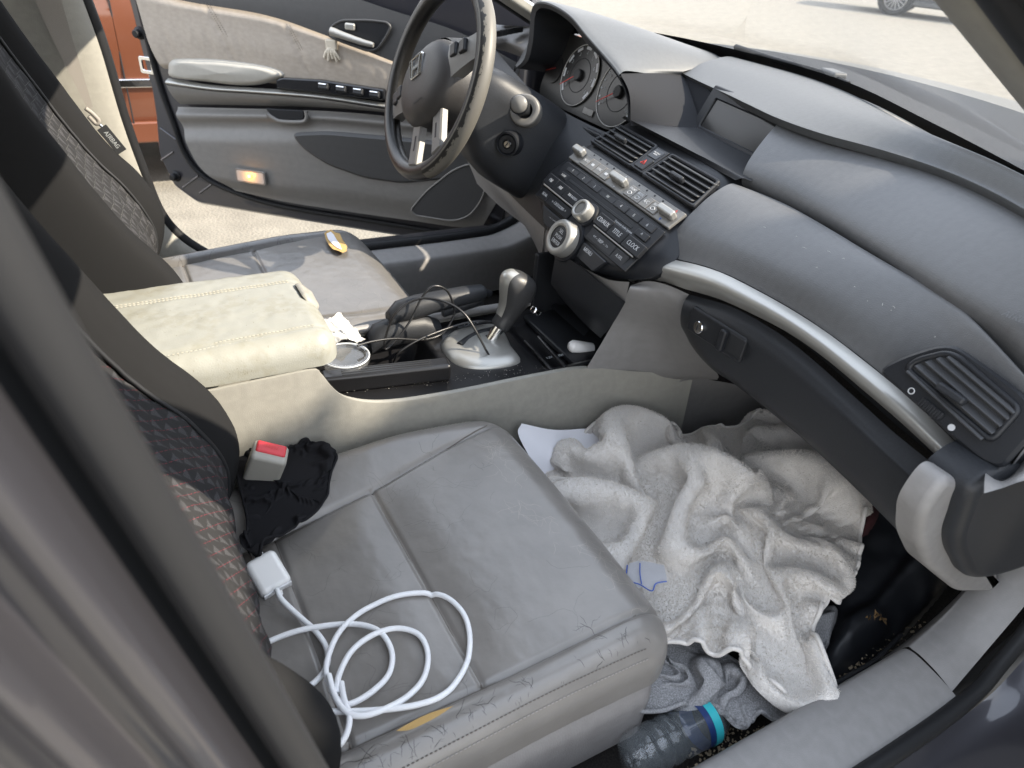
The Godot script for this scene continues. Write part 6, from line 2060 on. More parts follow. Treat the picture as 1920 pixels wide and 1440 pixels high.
func crack_walk(im: Image, hm: Image, p: Vector2, dir: float, steps: int, wobble: float, dark: float, branch: float, wide: bool, pale := false) -> void:
	for i in steps:
		dir += rng.randf_range(-wobble, wobble) * 0.45
		if rng.randf() < 0.035:
			dir += rng.randf_range(-0.9, 0.9)
		p += Vector2(cos(dir), sin(dir))
		var x := int(p.x)
		var y := int(p.y)
		if x < 1 or y < 1 or x >= im.get_width() - 2 or y >= im.get_height() - 2:
			return
		var fade := dark * minf(1.0, minf(i, steps - i) / 14.0)
		var px := [[x, y], [x + 1, y]] if wide else [[x, y]]
		for q in px:
			var c := im.get_pixel(q[0], q[1])
			im.set_pixel(q[0], q[1], c.lerp(Color(1.35, 1.3, 1.2) if pale else Color(0.12, 0.11, 0.10), fade))
			var h := hm.get_pixel(q[0], q[1])
			hm.set_pixel(q[0], q[1], h.lerp(Color(0, 0, 0), fade))
		if rng.randf() < branch:
			crack_walk(im, hm, p, dir + rng.randf_range(0.5, 1.2) * (1 if rng.randf() < 0.5 else -1), int(steps * 0.45), wobble, dark * 0.85, branch * 0.4, false, pale)

# leather with cracks; uv 0..1 covers 0.75 m
func leather(seed_: int, base: Color, heavy: float) -> StandardMaterial3D:
	rng.seed = seed_
	var N := 2048
	var im := noise_image(1024, 0.008, FastNoiseLite.TYPE_SIMPLEX_SMOOTH, seed_, 5)
	im.resize(N, N, Image.INTERPOLATE_BILINEAR)
	im.convert(Image.FORMAT_RGB8)
	im.adjust_bcs(1.0, 0.05, 1.0)
	im.adjust_bcs(1.62, 1.0, 1.0)
	var hm := noise_image(1024, 0.11, FastNoiseLite.TYPE_CELLULAR, seed_ + 1)
	hm.resize(N, N, Image.INTERPOLATE_BILINEAR)
	hm.convert(Image.FORMAT_RGB8)
	hm.adjust_bcs(1.0, 0.30, 1.0)
	hm.adjust_bcs(1.3, 1.0, 1.0)
	var to_px := func(x: float, z: float) -> Vector2: return Vector2((x + 0.375) / 0.75 * N, (z + 0.625) / 0.75 * N)
	# fine webs on the front half, coarse splits along the outer bolster
	for k in int(34 * heavy):
		crack_walk(im, hm, to_px.call(rng.randf_range(-0.2, 0.2), rng.randf_range(-0.52, -0.05)), rng.randf() * TAU, rng.randi_range(60, 260), 0.16, 0.27, 0.012, false)
	for k in int(26 * heavy):
		crack_walk(im, hm, to_px.call(rng.randf_range(-0.18, 0.2), rng.randf_range(-0.55, -0.42)), rng.randf_range(-0.5, 0.5), rng.randi_range(60, 240), 0.4, 0.42, 0.02, false, true)
	for k in int(60 * heavy):
		var z := rng.randf_range(-0.47, 0.0)
		crack_walk(im, hm, to_px.call(rng.randf_range(0.232, 0.246), z), PI + rng.randf_range(-0.6, 0.6), rng.randi_range(10, 60), 0.25, 0.85, 0.04, true)
	for k in int(10 * heavy):
		crack_walk(im, hm, to_px.call(rng.randf_range(0.21, 0.24), rng.randf_range(-0.45, 0.0)), PI + rng.randf_range(-0.9, 0.9), rng.randi_range(50, 120), 0.22, 0.85, 0.03, true)
	for k in int(14 * heavy):
		crack_walk(im, hm, to_px.call(rng.randf_range(-0.24, -0.12), rng.randf_range(-0.45, 0.0)), rng.randf() * TAU, rng.randi_range(40, 140), 0.4, 0.5, 0.03, false)
	var m := mat(base, 0.30)
	m.metallic_specular = 0.6
	m.albedo_texture = tex(im)
	m.heightmap_enabled = true
	m.heightmap_texture = tex(hm)
	m.heightmap_scale = 0.014
	m.uv1_scale = Vector3(1.0 / 0.75, 1.0 / 0.75, 1)
	m.uv1_offset = Vector3(0.5, 0.8333, 0)
	return m

func make_seat_materials() -> void:
	M.seat_leather = leather(101, Color(0.325, 0.305, 0.283), 1.0)
	M.seat_leather_split_dimmed = leather(202, Color(0.225, 0.216, 0.207), 1.8)  # base darkened against the sun on this cushion; the splits are wear
	M.foam = grained(mat(Color(0.55, 0.36, 0.14), 0.95), M.fine, 0.05, 40.0)
	M.foam_pale = grained(mat(Color(0.62, 0.56, 0.46), 0.95), M.fine, 0.05, 40.0)
	M.cover_black = grained(mat(Color(0.018, 0.0182, 0.019), 0.85), M.fine, 0.012, 40.0)
	M.cover_red = woven(false)
	M.cover_white = woven(true)
	M.thread = mat(Color(0.40, 0.385, 0.33), 0.8)
	M.thread_dark = mat(Color(0.13, 0.115, 0.10), 0.8)
	M.thread_seat = mat(Color(0.33, 0.31, 0.29), 0.8)

# seat cover cloth: dashed lines over rows of little triangles; one tile is 60 mm
func woven(pale: bool) -> StandardMaterial3D:
	var N := 384
	var im := Image.create(N, N, false, Image.FORMAT_RGB8)
	var base := Color(0.15, 0.15, 0.155) if not pale else Color(0.15, 0.15, 0.155)
	for y in N:
		for x in N:
			var w := 0.025 * ((x + y) % 3) + 0.02 * float((x / 2 + y) % 2)
			im.set_pixel(x, y, Color(base.r + w, base.g + w, base.b + w))
	var cell := N / 4
	for i in 4:
		for j in 4:
			var ox := j * cell + (cell / 2 if i % 2 == 1 else 0)
			for yy in cell - 14:
				var half := int(yy * 0.34)
				for xx in range(-half, half + 1):
					if (xx / 3 + yy / 3) % 2 == 0:
						var c := Color(0.32, 0.32, 0.33)
						im.set_pixel((ox + cell / 2 + xx + N) % N, (i * cell + 8 + yy) % N, c)
			if pale:
				for xx in cell:
					if xx % 24 < 16:
						for t in 5:
							im.set_pixel((j * cell + xx) % N, (i * cell + t) % N, Color(0.36, 0.36, 0.355))
							im.set_pixel((j * cell + t) % N, (i * cell + xx) % N, Color(0.22, 0.22, 0.22))
	if not pale:
		for i in 4:
			for k in N:
				if k % 26 < 17:
					for t in 3:
						im.set_pixel(k, (i * cell + k + t) % N, Color(0.50, 0.20, 0.24))
	var m := mat(Color(1, 1, 1), 0.72)
	m.albedo_texture = tex(im)
	m.uv1_scale = Vector3(1.0 / 0.08, 1.0 / 0.08, 1)
	return m

func cushion_height(x: float, z: float) -> float:
	var y := lerpf(0.455, 0.496, clampf((-0.02 - z) / 0.43, 0, 1.0))
	var p := Vector2(x, z)
	var da := 0.0
	# bolsters rise outside the two long seams
	for i in SEAM_A.size() - 1:
		if z <= SEAM_A[i].y + 1e-6 and z >= SEAM_A[i + 1].y:
			var f: float = (SEAM_A[i].y - z) / (SEAM_A[i].y - SEAM_A[i + 1].y)
			da = x - lerpf(SEAM_A[i].x, SEAM_A[i + 1].x, f)
	if z < SEAM_A[-1].y:
		da = x - SEAM_A[-1].x
	var db := x - lerpf(0.19, 0.20, clampf(-z / 0.3, 0, 1))
	if da < 0:
		y += 0.030 * sin(minf(-da / 0.07, 1.0) * PI / 2) * smoothstep(-0.56, -0.30, z)
	if db > 0:
		y += 0.020 * sin(minf(db / 0.035, 1.0) * PI / 2) * smoothstep(-0.56, -0.30, z)
	y -= 0.0045 * exp(-pow(da / 0.0035, 2.0)) + 0.0045 * exp(-pow(db / 0.0035, 2.0))
	if da > 0 and db < 0:
		y -= 0.0040 * exp(-pow((z + 0.262 + 0.02 * x) / 0.0032, 2.0)) + 0.0040 * exp(-pow((z + 0.115 + 0.01 * x) / 0.0032, 2.0))
		# each panel is stuffed
		var w := sin(clampf(da / (da - db), 0, 1) * PI)
		y += 0.007 * sqrt(w) * (1.0 - exp(-pow((z + 0.262) / 0.03, 2.0))) + 0.0006 * lump.get_noise_2d(x * 8.0, z * 8.0)
	y += 0.0004 * lump.get_noise_2d(x * 30.0 + 9.0, z * 42.0)
	return y

var seat_mesh := {}
func seat_parts(o: Node3D, xf: Transform3D, lth: Material, cloth: Material, mirror: float) -> void:
	# cushion, built about its own centre line
	if not seat_mesh.has("cushion"):
		var dr := drape(0.252, -0.522, 0.06, 0.058, 0.024, [true, true, true, false], 230, 240, cushion_height)
		seat_mesh.cushion = MB.new().grid(dr[0], false, 1, 1, dr[1]).mesh()
	var cushion := put("cushion", seat_mesh.cushion, lth, o, xf)
	# sewn seams between the panels
	for line in [SEAM_A, SEAM_B, [Vector2(-0.150, -0.259), Vector2(0.0, -0.262), Vector2(0.199, -0.266)], [Vector2(-0.125, -0.114), Vector2(0.0, -0.115), Vector2(0.195, -0.117)]]:
		var q3 := PackedVector3Array()
		for q in line:
			q3.append(Vector3(q.x, 0, clampf(q.y, -0.472, 0.0)))
		var sp := even(spline(q3, 60), 60)
		for i in 60:
			sp[i].y = cushion_height(sp[i].x, sp[i].z) - 0.0004
		put("seam", tube(sp, 0.0011, 6), M.thread_dark, cushion, xf)
	# double stitched seam along the outer edge
	for q in [0.0, 1.0]:
		var p := PackedVector3Array()
		for k in 60:
			var z := lerpf(0.0, -0.462, k / 59.0)
			p.append(Vector3(0.2392 + 0.007 * q, cushion_height(0.2385, z) - 0.0203 - 0.0106 * q, z))
		put("stitching", stitch_run(p, 0.005, 0.0008), M.thread_dark if q == 0.0 else M.thread_seat, cushion, xf)
	var ps := PackedVector3Array()
	for k in 50:
		var z := lerpf(-0.08, -0.462, k / 49.0)
		ps.append(Vector3(-0.2412, cushion_height(-0.2405, z) - 0.0228, z))
	put("stitching", stitch_run(ps, 0.006, 0.0010), M.thread, cushion, xf)
	# plastic valance under it
	var va := drape(0.246, -0.508, 0.06, 0.035, 0.07, [true, true, true, false], 60, 60, func(x, z): return 0.402 + 0.0 * x)
	put("valance", MB.new().grid(va[0], false, 1, 1, va[1]), M.seat_side, o, xf)
	# backrest: spine of the centre panel (y, z), then how far each strip stands forward
	var spine := pts([Vector3(0, 0.42, -0.030), Vector3(0, 0.46, -0.050), Vector3(0, 0.544, -0.062), Vector3(0, 0.629, -0.030), Vector3(0, 0.697, 0.015), Vector3(0, 0.764, 0.050), Vector3(0, 0.85, 0.088), Vector3(0, 1.0, 0.150), Vector3(0, 1.08, 0.185), Vector3(0, 1.10, 0.215)])
	var S := even(spline(spine, 120), 80)
	var sec_c := [Vector2(-0.183, 0.013), Vector2(-0.15, 0.008), Vector2(-0.08, 0.004), Vector2(0, 0.003), Vector2(0.08, 0.004), Vector2(0.15, 0.008), Vector2(0.183, 0.013)]
	var sec_b := [Vector2(0.183, 0.013), Vector2(0.196, 0.030), Vector2(0.215, 0.043), Vector2(0.240, 0.043), Vector2(0.256, 0.030), Vector2(0.264, -0.01), Vector2(0.262, -0.07), Vector2(0.250, -0.13), Vector2(0.20, -0.15)]
	var strip := func(sec: Array, nu: int, wave: float) -> Array:
		var prof := PackedVector3Array()
		for q in sec:
			prof.append(Vector3(q.x, 0, q.y))
		var P := spline(prof, nu)
		var rows := []
		var uvs := []
		var run := 0.0
		for i in S.size():
			if i > 0:
				run += S[i].distance_to(S[i - 1])
			var r := PackedVector3Array()
			var ur := PackedVector2Array()
			var arc := 0.0
			for j in nu:
				if j > 0:
					arc += P[j].distance_to(P[j - 1])
				var fade := smoothstep(0.40, 0.62, S[i].y) * smoothstep(1.12, 1.0, S[i].y)
				var fwd := P[j].z * lerpf(0.35, 1.0, fade)
				var wr := wave * lump.get_noise_2d(P[j].x * 11.0 + 3.0, run * 5.0) + wave * 0.6 * lump.get_noise_2d(P[j].x * 30.0, run * 8.0 + 7.0)
				var taper := 1.0 - 0.10 * smoothstep(0.8, 1.1, S[i].y)
				r.append(Vector3(P[j].x * taper, S[i].y + (fwd + wr) * 0.35, S[i].z - (fwd + wr)))
				ur.append(Vector2(arc, run))
			rows.append(r)
			uvs.append(ur)
		return [rows, uvs]
	var c: Array = strip.call(sec_c, 70, 0.007)
	put("backrest", MB.new().grid(c[0], false, 1, 1, c[1]), cloth, o, xf)
	for sg in [-1.0, 1.0]:
		var sec := []
		for q in sec_b:
			sec.append(Vector2(q.x * sg, q.y))
		var b: Array = strip.call(sec, 40, 0.002)
		var bol := put("side_bolster", MB.new().grid(b[0], false, 1, 1, b[1]), M.cover_black, o, xf)
		var pp := PackedVector3Array()
		for r in b[0]:
			pp.append(r[0] + Vector3(0, 0.001, -0.002))
		put("piping", tube(pp, 0.0028, 8), M.black, bol, xf)
	put("backrest_shell", rbox(Vector3(0.46, 0.66, 0.05), 0.02, 2), M.cover_black, o, xf * Transform3D(Basis(Vector3.RIGHT, 0.40), Vector3(0, 0.80, 0.20)))
	# headrest
	put("headrest", rbox(Vector3(0.27, 0.17, 0.10), 0.045, 4), M.cover_black, o, xf * Transform3D(Basis(Vector3.RIGHT, 0.25), Vector3(0, 1.20, 0.235)))
	for sg in [-1.0, 1.0]:
		put("headrest_post", tube(pts([Vector3(sg * 0.06, 1.06, 0.20), Vector3(sg * 0.06, 1.14, 0.225)]), 0.006, 8), M.chrome, o, xf)

func seats() -> void:
	var p := thing("car_seat_with_cover", "front passenger seat in cracked grey leather with red-stitched black cover", "car seat", Vector3(0.383, 0.30, -0.2))
	seat_parts(p, Transform3D(Basis.IDENTITY, Vector3(0.383, 0, 0)), M.seat_leather, M.cover_red, 1.0)
	# split seam showing the foam
	var fo := PackedVector3Array([Vector3(0.5988, 0.4970, -0.1579), Vector3(0.5964, 0.4970, -0.1777), Vector3(0.5960, 0.4970, -0.1984), Vector3(0.5990, 0.4970, -0.2212), Vector3(0.6026, 0.4970, -0.2027), Vector3(0.6041, 0.4970, -0.1833), Vector3(0.6036, 0.4970, -0.1691)])
	put("exposed_foam", MB.new().grid(ruled(even(spline(fo.slice(0, 4), 20), 12), even(spline(pts([fo[0], fo[6], fo[5], fo[4], fo[3]]), 20), 12), 3)), M.foam, p, Transform3D(Basis.IDENTITY, Vector3(0, 0.0005, 0)))
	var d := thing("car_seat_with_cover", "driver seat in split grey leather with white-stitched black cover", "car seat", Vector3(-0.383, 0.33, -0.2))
	seat_parts(d, Transform3D(Basis(Vector3(-1, 0, 0), Vector3.UP, Vector3(0, 0, 1)), Vector3(-0.383, 0.035, 0)), M.seat_leather_split_dimmed, M.cover_white, -1.0)
	var hole := [Vector3(-0.5561, 0.5450, -0.4206), Vector3(-0.5667, 0.5450, -0.4298), Vector3(-0.5732, 0.5450, -0.4417), Vector3(-0.5521, 0.5450, -0.4453), Vector3(-0.5433, 0.5450, -0.4526), Vector3(-0.5088, 0.5450, -0.4482), Vector3(-0.4684, 0.5450, -0.4465), Vector3(-0.4438, 0.5450, -0.4376), Vector3(-0.4380, 0.5450, -0.4274), Vector3(-0.4519, 0.5450, -0.4211), Vector3(-0.4636, 0.5450, -0.4128), Vector3(-0.4916, 0.5450, -0.4115), Vector3(-0.5193, 0.5450, -0.4136)]
	put("exposed_foam", MB.new().face(PackedVector3Array(hole)), M.foam, d)
	var flap := [Vector3(-0.5482, 0.5465, -0.4233), Vector3(-0.5576, 0.5465, -0.4359), Vector3(-0.5374, 0.5465, -0.4373), Vector3(-0.5091, 0.5465, -0.4349), Vector3(-0.4751, 0.5465, -0.4330), Vector3(-0.4518, 0.5465, -0.4294), Vector3(-0.4659, 0.5465, -0.4230), Vector3(-0.4918, 0.5465, -0.4189), Vector3(-0.5174, 0.5465, -0.4180)]
	put("torn_flap", MB.new().face(PackedVector3Array(flap)), M.paper, d)
	# airbag tag on the far bolster
	var tg := Vector3(-0.6120, 0.7588, -0.0355)
	var tn := Vector3(0.75, 0.25, -0.35).normalized()
	var tb := Basis(Vector3.UP, 1.2)
	var tx := (Vector3(-0.6120, 0.7431, -0.0435) - Vector3(-0.6120, 0.7744, -0.0268)).normalized()
	var tz := (Vector3(0.98, 1.19, -0.02) - tg).normalized()
	tz = (tz - tx * tz.dot(tx)).normalized()
	tb = Basis(tx, tz.cross(tx), tz)
	var tag_ := put("airbag_tag", rbox(Vector3(0.055, 0.020, 0.002), 0.0008, 1), M.black, d, Transform3D(tb, tg))
	letters("AIRBAG", 0.0075, Transform3D(tb, tg + tz * 0.0013), M.print_dim, tag_)
	# driver's belt on the far pillar
	var bl := thing("seat_belt", "grey seat belt hanging down the sunlit pillar", "seat belt", Vector3(-0.6900, 0.7667, -0.0232))
	var w0 := spline(pts([Vector3(-0.6900, 1.0206, 0.0421), Vector3(-0.6900, 0.9355, 0.0267), Vector3(-0.6880, 0.8623, 0.0092), Vector3(-0.6850, 0.7991, -0.0056)]), 24)
	var w1 := spline(pts([Vector3(-0.6900, 1.0225, -0.0039), Vector3(-0.6900, 0.9359, -0.0076), Vector3(-0.6880, 0.8620, -0.0122), Vector3(-0.6850, 0.8038, -0.0158)]), 24)
	var wm := MB.new().grid([w0, w1])
	var w2 := PackedVector3Array()
	var w3 := PackedVector3Array()
	for q in w0:
		w2.append(q + Vector3(-0.002, 0, 0))
	for q in w1:
		w3.append(q + Vector3(-0.002, 0, 0))
	wm.grid([w2, w3])
	put("webbing", wm, M.belt, bl)
	put("tongue", tube(spline(pts([Vector3(-0.6850, 0.8012, -0.0024), Vector3(-0.6850, 0.7919, -0.0114), Vector3(-0.6850, 0.7773, -0.0204), Vector3(-0.6850, 0.7714, -0.0145), Vector3(-0.6850, 0.7861, -0.0046)]), 24), 0.0042, 8), M.belt, bl)
	put("tongue_plate", tube(pts([Vector3(-0.6850, 0.7712, -0.0191), Vector3(-0.6850, 0.7562, -0.0302), Vector3(-0.6850, 0.7453, -0.0394)]), 0.003, 6), M.chrome, bl)
	# belt buckle of the passenger seat
	var bc := Vector3(0.1803, 0.5480, -0.1347)
	var bk := thing("seat_belt_buckle", "beige belt buckle with red release button beside passenger seat", "belt buckle", bc + Vector3(0, -0.07, 0))
	var zz := Vector3(0.25, 0.86, -0.25).normalized()
	var xx := (Vector3(0.1850, 0.5480, -0.1551) - Vector3(0.1690, 0.5480, -0.1166)).normalized()
	xx = (xx - zz * xx.dot(zz)).normalized()
	var bb := Basis(xx, zz.cross(xx), zz)
	put("housing", rbox(Vector3(0.048, 0.034, 0.085), 0.006, 3), M.buckle, bk, Transform3D(bb, bc - zz * 0.040))
	var pr := put("release_button", rbox(Vector3(0.040, 0.020, 0.008), 0.003, 3), M.red_plastic, bk, Transform3D(bb, bc + zz * 0.001 + bb.y * 0.004))
	letters("PRESS", 0.005, Transform3D(bb, bc + zz * 0.0052 + bb.y * 0.005), M.print_red, pr)
	put("stalk", tube(pts([bc - zz * 0.07, bc - zz * 0.16]), 0.012, 10), M.black, bk)

# thin padded patch from a loop of world points
func puffed_at(loop: Array, rise: float) -> MB:
	var o: Vector3 = loop[0]
	var p2 := PackedVector2Array()
	for p in loop:
		p2.append(Vector2(p.x - o.x, -(p.z - o.z)))
	var m := puffed(p2, rise, 0.006)
	return MB.new().add(m, Transform3D(Basis(Vector3(1, 0, 0), Vector3(0, 0, -1), Vector3(0, 1, 0)), o))

# ---------------------------------------------------------------- things lying about
# cloth heaped over the floor inside an outline (x, z); high(x, z) gives the top, edges are [points, height, slow side width]
func heap(outline: PackedVector2Array, x0: float, x1: float, z0: float, z1: float, n: int, m: int, roll: float, low: float, high: Callable, edges: Array, rough: float, seed_: int) -> Array:
	var nz := FastNoiseLite.new()
	nz.seed = seed_
	nz.frequency = 1.0
	nz.fractal_octaves = 2
	var ring := outline.duplicate()
	ring.append(outline[0])
	var rows := []
	for i in m:
		var row := PackedVector3Array()
		for j in n:
			var p := Vector2(lerpf(x0, x1, j / (n - 1.0)), lerpf(z0, z1, i / (m - 1.0)))
			var inside := Geometry2D.is_point_in_polygon(p, outline)
			var best := 1e9
			var near := p
			for k in ring.size() - 1:
				var q := Geometry2D.get_closest_point_to_segment(p, ring[k], ring[k + 1])
				var dd := q.distance_squared_to(p)
				if dd < best:
					best = dd
					near = q
			var d := sqrt(best)
			var h: float = high.call(near.x if not inside else p.x, near.y if not inside else p.y)
			if not inside:
				# tucked under: slides back beneath the edge
				var back := minf(d, roll * 0.6)
				var dirn := (near - p).normalized() if d > 1e-6 else Vector2.ZERO
				var g := near + dirn * back
				row.append(Vector3(g.x, maxf(low, h - roll * 2.0 - minf(d, 0.03)), g.y))
				continue
			var f := clampf(d / roll, 0, 1)
			var y := h - roll * (1.0 - sqrt(maxf(0.0, 1.0 - pow(1.0 - f, 2.0))))
			for e in edges:
				var line: PackedVector2Array = e[0]
				var bd := 1e9
				var sidev := 0.0
				for k in line.size() - 1:
					var q := Geometry2D.get_closest_point_to_segment(p, line[k], line[k + 1])
					var dd := q.distance_to(p)
					if dd < bd:
						bd = dd
						sidev = (line[k + 1] - line[k]).cross(p - line[k])
				if bd < 0.12:
					var w: float = e[2] if sidev > 0 else e[3]
					y += e[1] * exp(-pow(bd / w, 2.0)) * minf(f * 2.0, 1.0)
			y += rough * nz.get_noise_2d(p.x * 6.0, p.y * 6.0) + rough * 0.2 * nz.get_noise_2d(p.x * 18.0, p.y * 18.0)
			row.append(Vector3(p.x, maxf(y, low), p.y))
		rows.append(row)
	return rows

# cloth with more fabric than floor: pressed into an outline (x, z), it buckles into folds and settles under gravity
func settle(outline: PackedVector2Array, N: int, steps: int, excess: float, base: Callable, cap: float, seed_: int, thick: float) -> Array:
	var nz := FastNoiseLite.new()
	nz.seed = seed_
	nz.frequency = 1.0
	nz.fractal_octaves = 2
	var c := Vector2.ZERO
	for p in outline:
		c += p / outline.size()
	var area := 0.0
	for i in outline.size():
		area += 0.5 * outline[i].cross(outline[(i + 1) % outline.size()])
	var L := sqrt(absf(area)) * 1.0 / (N - 1)
	var P := PackedVector3Array()
	var fix := PackedVector3Array()
	var slack := PackedFloat32Array()
	for i in N:
		for j in N:
			var a := 2.0 * j / (N - 1) - 1.0
			var b := 2.0 * i / (N - 1) - 1.0
			var rho := maxf(absf(a), absf(b))
			var th := atan2(b, a)
			var dir := Vector2(cos(th), sin(th))
			var far := 0.0
			for k in outline.size():
				var h = Geometry2D.segment_intersects_segment(c, c + dir * 3.0, outline[k], outline[(k + 1) % outline.size()])
				if h != null:
					far = maxf(far, c.distance_to(h))
			var q := c + dir * far * rho
			var y: float = base.call(q.x, q.y) + 0.012 + 0.014 * nz.get_noise_2d(q.x * 14.0, q.y * 14.0)
			P.append(Vector3(q.x, y, q.y))
			slack.append(1.0 + excess * clampf(0.62 + 0.9 * nz.get_noise_2d(q.x * 5.0 + 20.0, q.y * 5.0), 0.30, 1.25))
	fix = P.duplicate()
	var Q := P.duplicate()
	# rest lengths come from the flat layout, lengthened by the slack
	var links := [[0, 1, 1.0], [1, 0, 1.0], [1, 1, 0.6], [1, -1, 0.6], [0, 2, 0.26], [2, 0, 0.26], [0, 4, 0.09], [4, 0, 0.09]]
	var ia := PackedInt32Array()
	var ib := PackedInt32Array()
	var rest_ := PackedFloat32Array()
	var stiff := PackedFloat32Array()
	for l in links:
		for i in N:
			for j in N:
				var i2: int = i + l[0]
				var j2: int = j + l[1]
				if i2 < 0 or j2 < 0 or i2 >= N or j2 >= N:
					continue
				var u := i * N + j
				var w := i2 * N + j2
				ia.append(u)
				ib.append(w)
				var d := Vector2(P[u].x - P[w].x, P[u].z - P[w].z).length()
				rest_.append(maxf(d, L * 0.5) * 0.5 * (slack[u] + slack[w]))
				stiff.append(l[2] * 0.5)
	for s in steps:
		for k in P.size():
			var p := P[k]
			var v := (p - Q[k]) * 0.90
			Q[k] = p
			P[k] = p + v + Vector3(0, -0.00035, 0)
		for k in ia.size():
			var u := ia[k]
			var w := ib[k]
			var d := P[w] - P[u]
			var l := d.length()
			if l > 1e-6:
				d *= (l - rest_[k]) / l * stiff[k]
				P[u] += d
				P[w] -= d
		for k in P.size():
			var p := P[k]
			var low: float = base.call(p.x, p.z)
			if p.y < low:
				p.y = low
				p.x = lerpf(p.x, Q[k].x, 0.5)
				p.z = lerpf(p.z, Q[k].z, 0.5)
			if p.y > low + cap:
				p.y = lerpf(p.y, low + cap, 0.5)
			var f := fix[k]
			p.x = lerpf(p.x, f.x, 0.010)
			p.z = lerpf(p.z, f.z, 0.010)
			if k < N or k >= N * (N - 1) or k % N == 0 or k % N == N - 1:
				p.x = lerpf(p.x, f.x, 0.30)
				p.z = lerpf(p.z, f.z, 0.30)
				p.y = lerpf(p.y, low, 0.02)
			P[k] = p
	var rows := []
	for i in N:
		rows.append(P.slice(i * N, (i + 1) * N))
	return sheet(rows, maxi(N * 3, 130), maxi(N * 3, 130))

# cloth of some thickness: the sheet, the same sheet below it and a rounded hem
func thick_cloth(rows: Array, t: float) -> MB:
	var m := MB.new()
	var h: int = rows.size()
	var w: int = rows[0].size()
	var full := []
	for i in h:
		var r := PackedVector3Array()
		var e := 1.0 if (i > 0 and i < h - 1) else 0.0
		for j in w:
			r.append(rows[i][j])
		full.append(r)
	m.grid(full)
	var edge := PackedVector3Array()
	for j in w:
		edge.append(rows[0][j])
	for i in range(1, h):
		edge.append(rows[i][w - 1])
	for j in range(w - 2, -1, -1):
		edge.append(rows[h - 1][j])
	for i in range(h - 2, 0, -1):
		edge.append(rows[i][0])
	m.add(tube(edge, t, 8, true))
	return m

func flat2(a: Array) -> PackedVector2Array:
	var o := PackedVector2Array()
	for p in a:
		o.append(Vector2(p.x, p.z))
	return o

func smooth2(a: PackedVector2Array, n: int) -> PackedVector2Array:
	var p := PackedVector3Array()
	for q in a:
		p.append(Vector3(q.x, 0, q.y))
	return flat2(Array(spline(p, n, true)))

func pile(mesh_rows: Array, count: int, length: float, width: float, material: Material, parent: Node3D, seed_: int) -> void:
	var r := RandomNumberGenerator.new()
	r.seed = seed_
	var fibre := MB.new()
	for k in 2:
		var a := k * PI / 2
		var s := Vector3(cos(a), 0, sin(a)) * 0.5
		fibre.grid([PackedVector3Array([-s, s]), PackedVector3Array([-s * 0.7 + Vector3(0.12, 0.55, 0), s * 0.7 + Vector3(0.12, 0.55, 0)]), PackedVector3Array([Vector3(0.40, 1.0, 0), Vector3(0.401, 1.0, 0)])])
	var mm := MultiMesh.new()
	mm.transform_format = MultiMesh.TRANSFORM_3D
	mm.mesh = fibre.mesh()
	mm.instance_count = count
	var h: int = mesh_rows.size()
	var w: int = mesh_rows[0].size()
	var inv := wx(parent).affine_inverse()
	for k in count:
		var i := r.randi_range(0, h - 2)
		var j := r.randi_range(0, w - 2)
		var a: Vector3 = mesh_rows[i][j]
		var e1: Vector3 = mesh_rows[i][j + 1] - a
		var e2: Vector3 = mesh_rows[i + 1][j] - a
		var nn := e2.cross(e1).normalized()
		if nn.y < 0:
			nn = -nn
		if e1.length() < 1e-5 or e2.length() < 1e-5:
			nn = Vector3.UP
		var p := a + e1 * r.randf() + e2 * r.randf()
		var up := (nn + Vector3(r.randf_range(-0.6, 0.6), r.randf_range(-0.2, 0.3), r.randf_range(-0.6, 0.6))).normalized()
		var x := up.cross(Vector3(r.randf_range(-1, 1), r.randf_range(-1, 1), r.randf_range(-1, 1))).normalized()
		var len_ := length * r.randf_range(0.6, 1.3)
		mm.set_instance_transform(k, inv * Transform3D(Basis(x * width, up * len_, x.cross(up) * width), p))
	var o := MultiMeshInstance3D.new()
	o.multimesh = mm
	o.material_override = material
	o.name = "fleece_pile"
	parent.add_child(o, true)
	o.set_meta("kind", "stuff")

# keep a cable on top of the passenger cushion
func rest(p: PackedVector3Array) -> PackedVector3Array:
	for i in p.size():
		if p[i].z < -0.06:
			p[i].y = maxf(p[i].y, cushion_height(p[i].x - 0.383, p[i].z) + 0.0036)
	return p

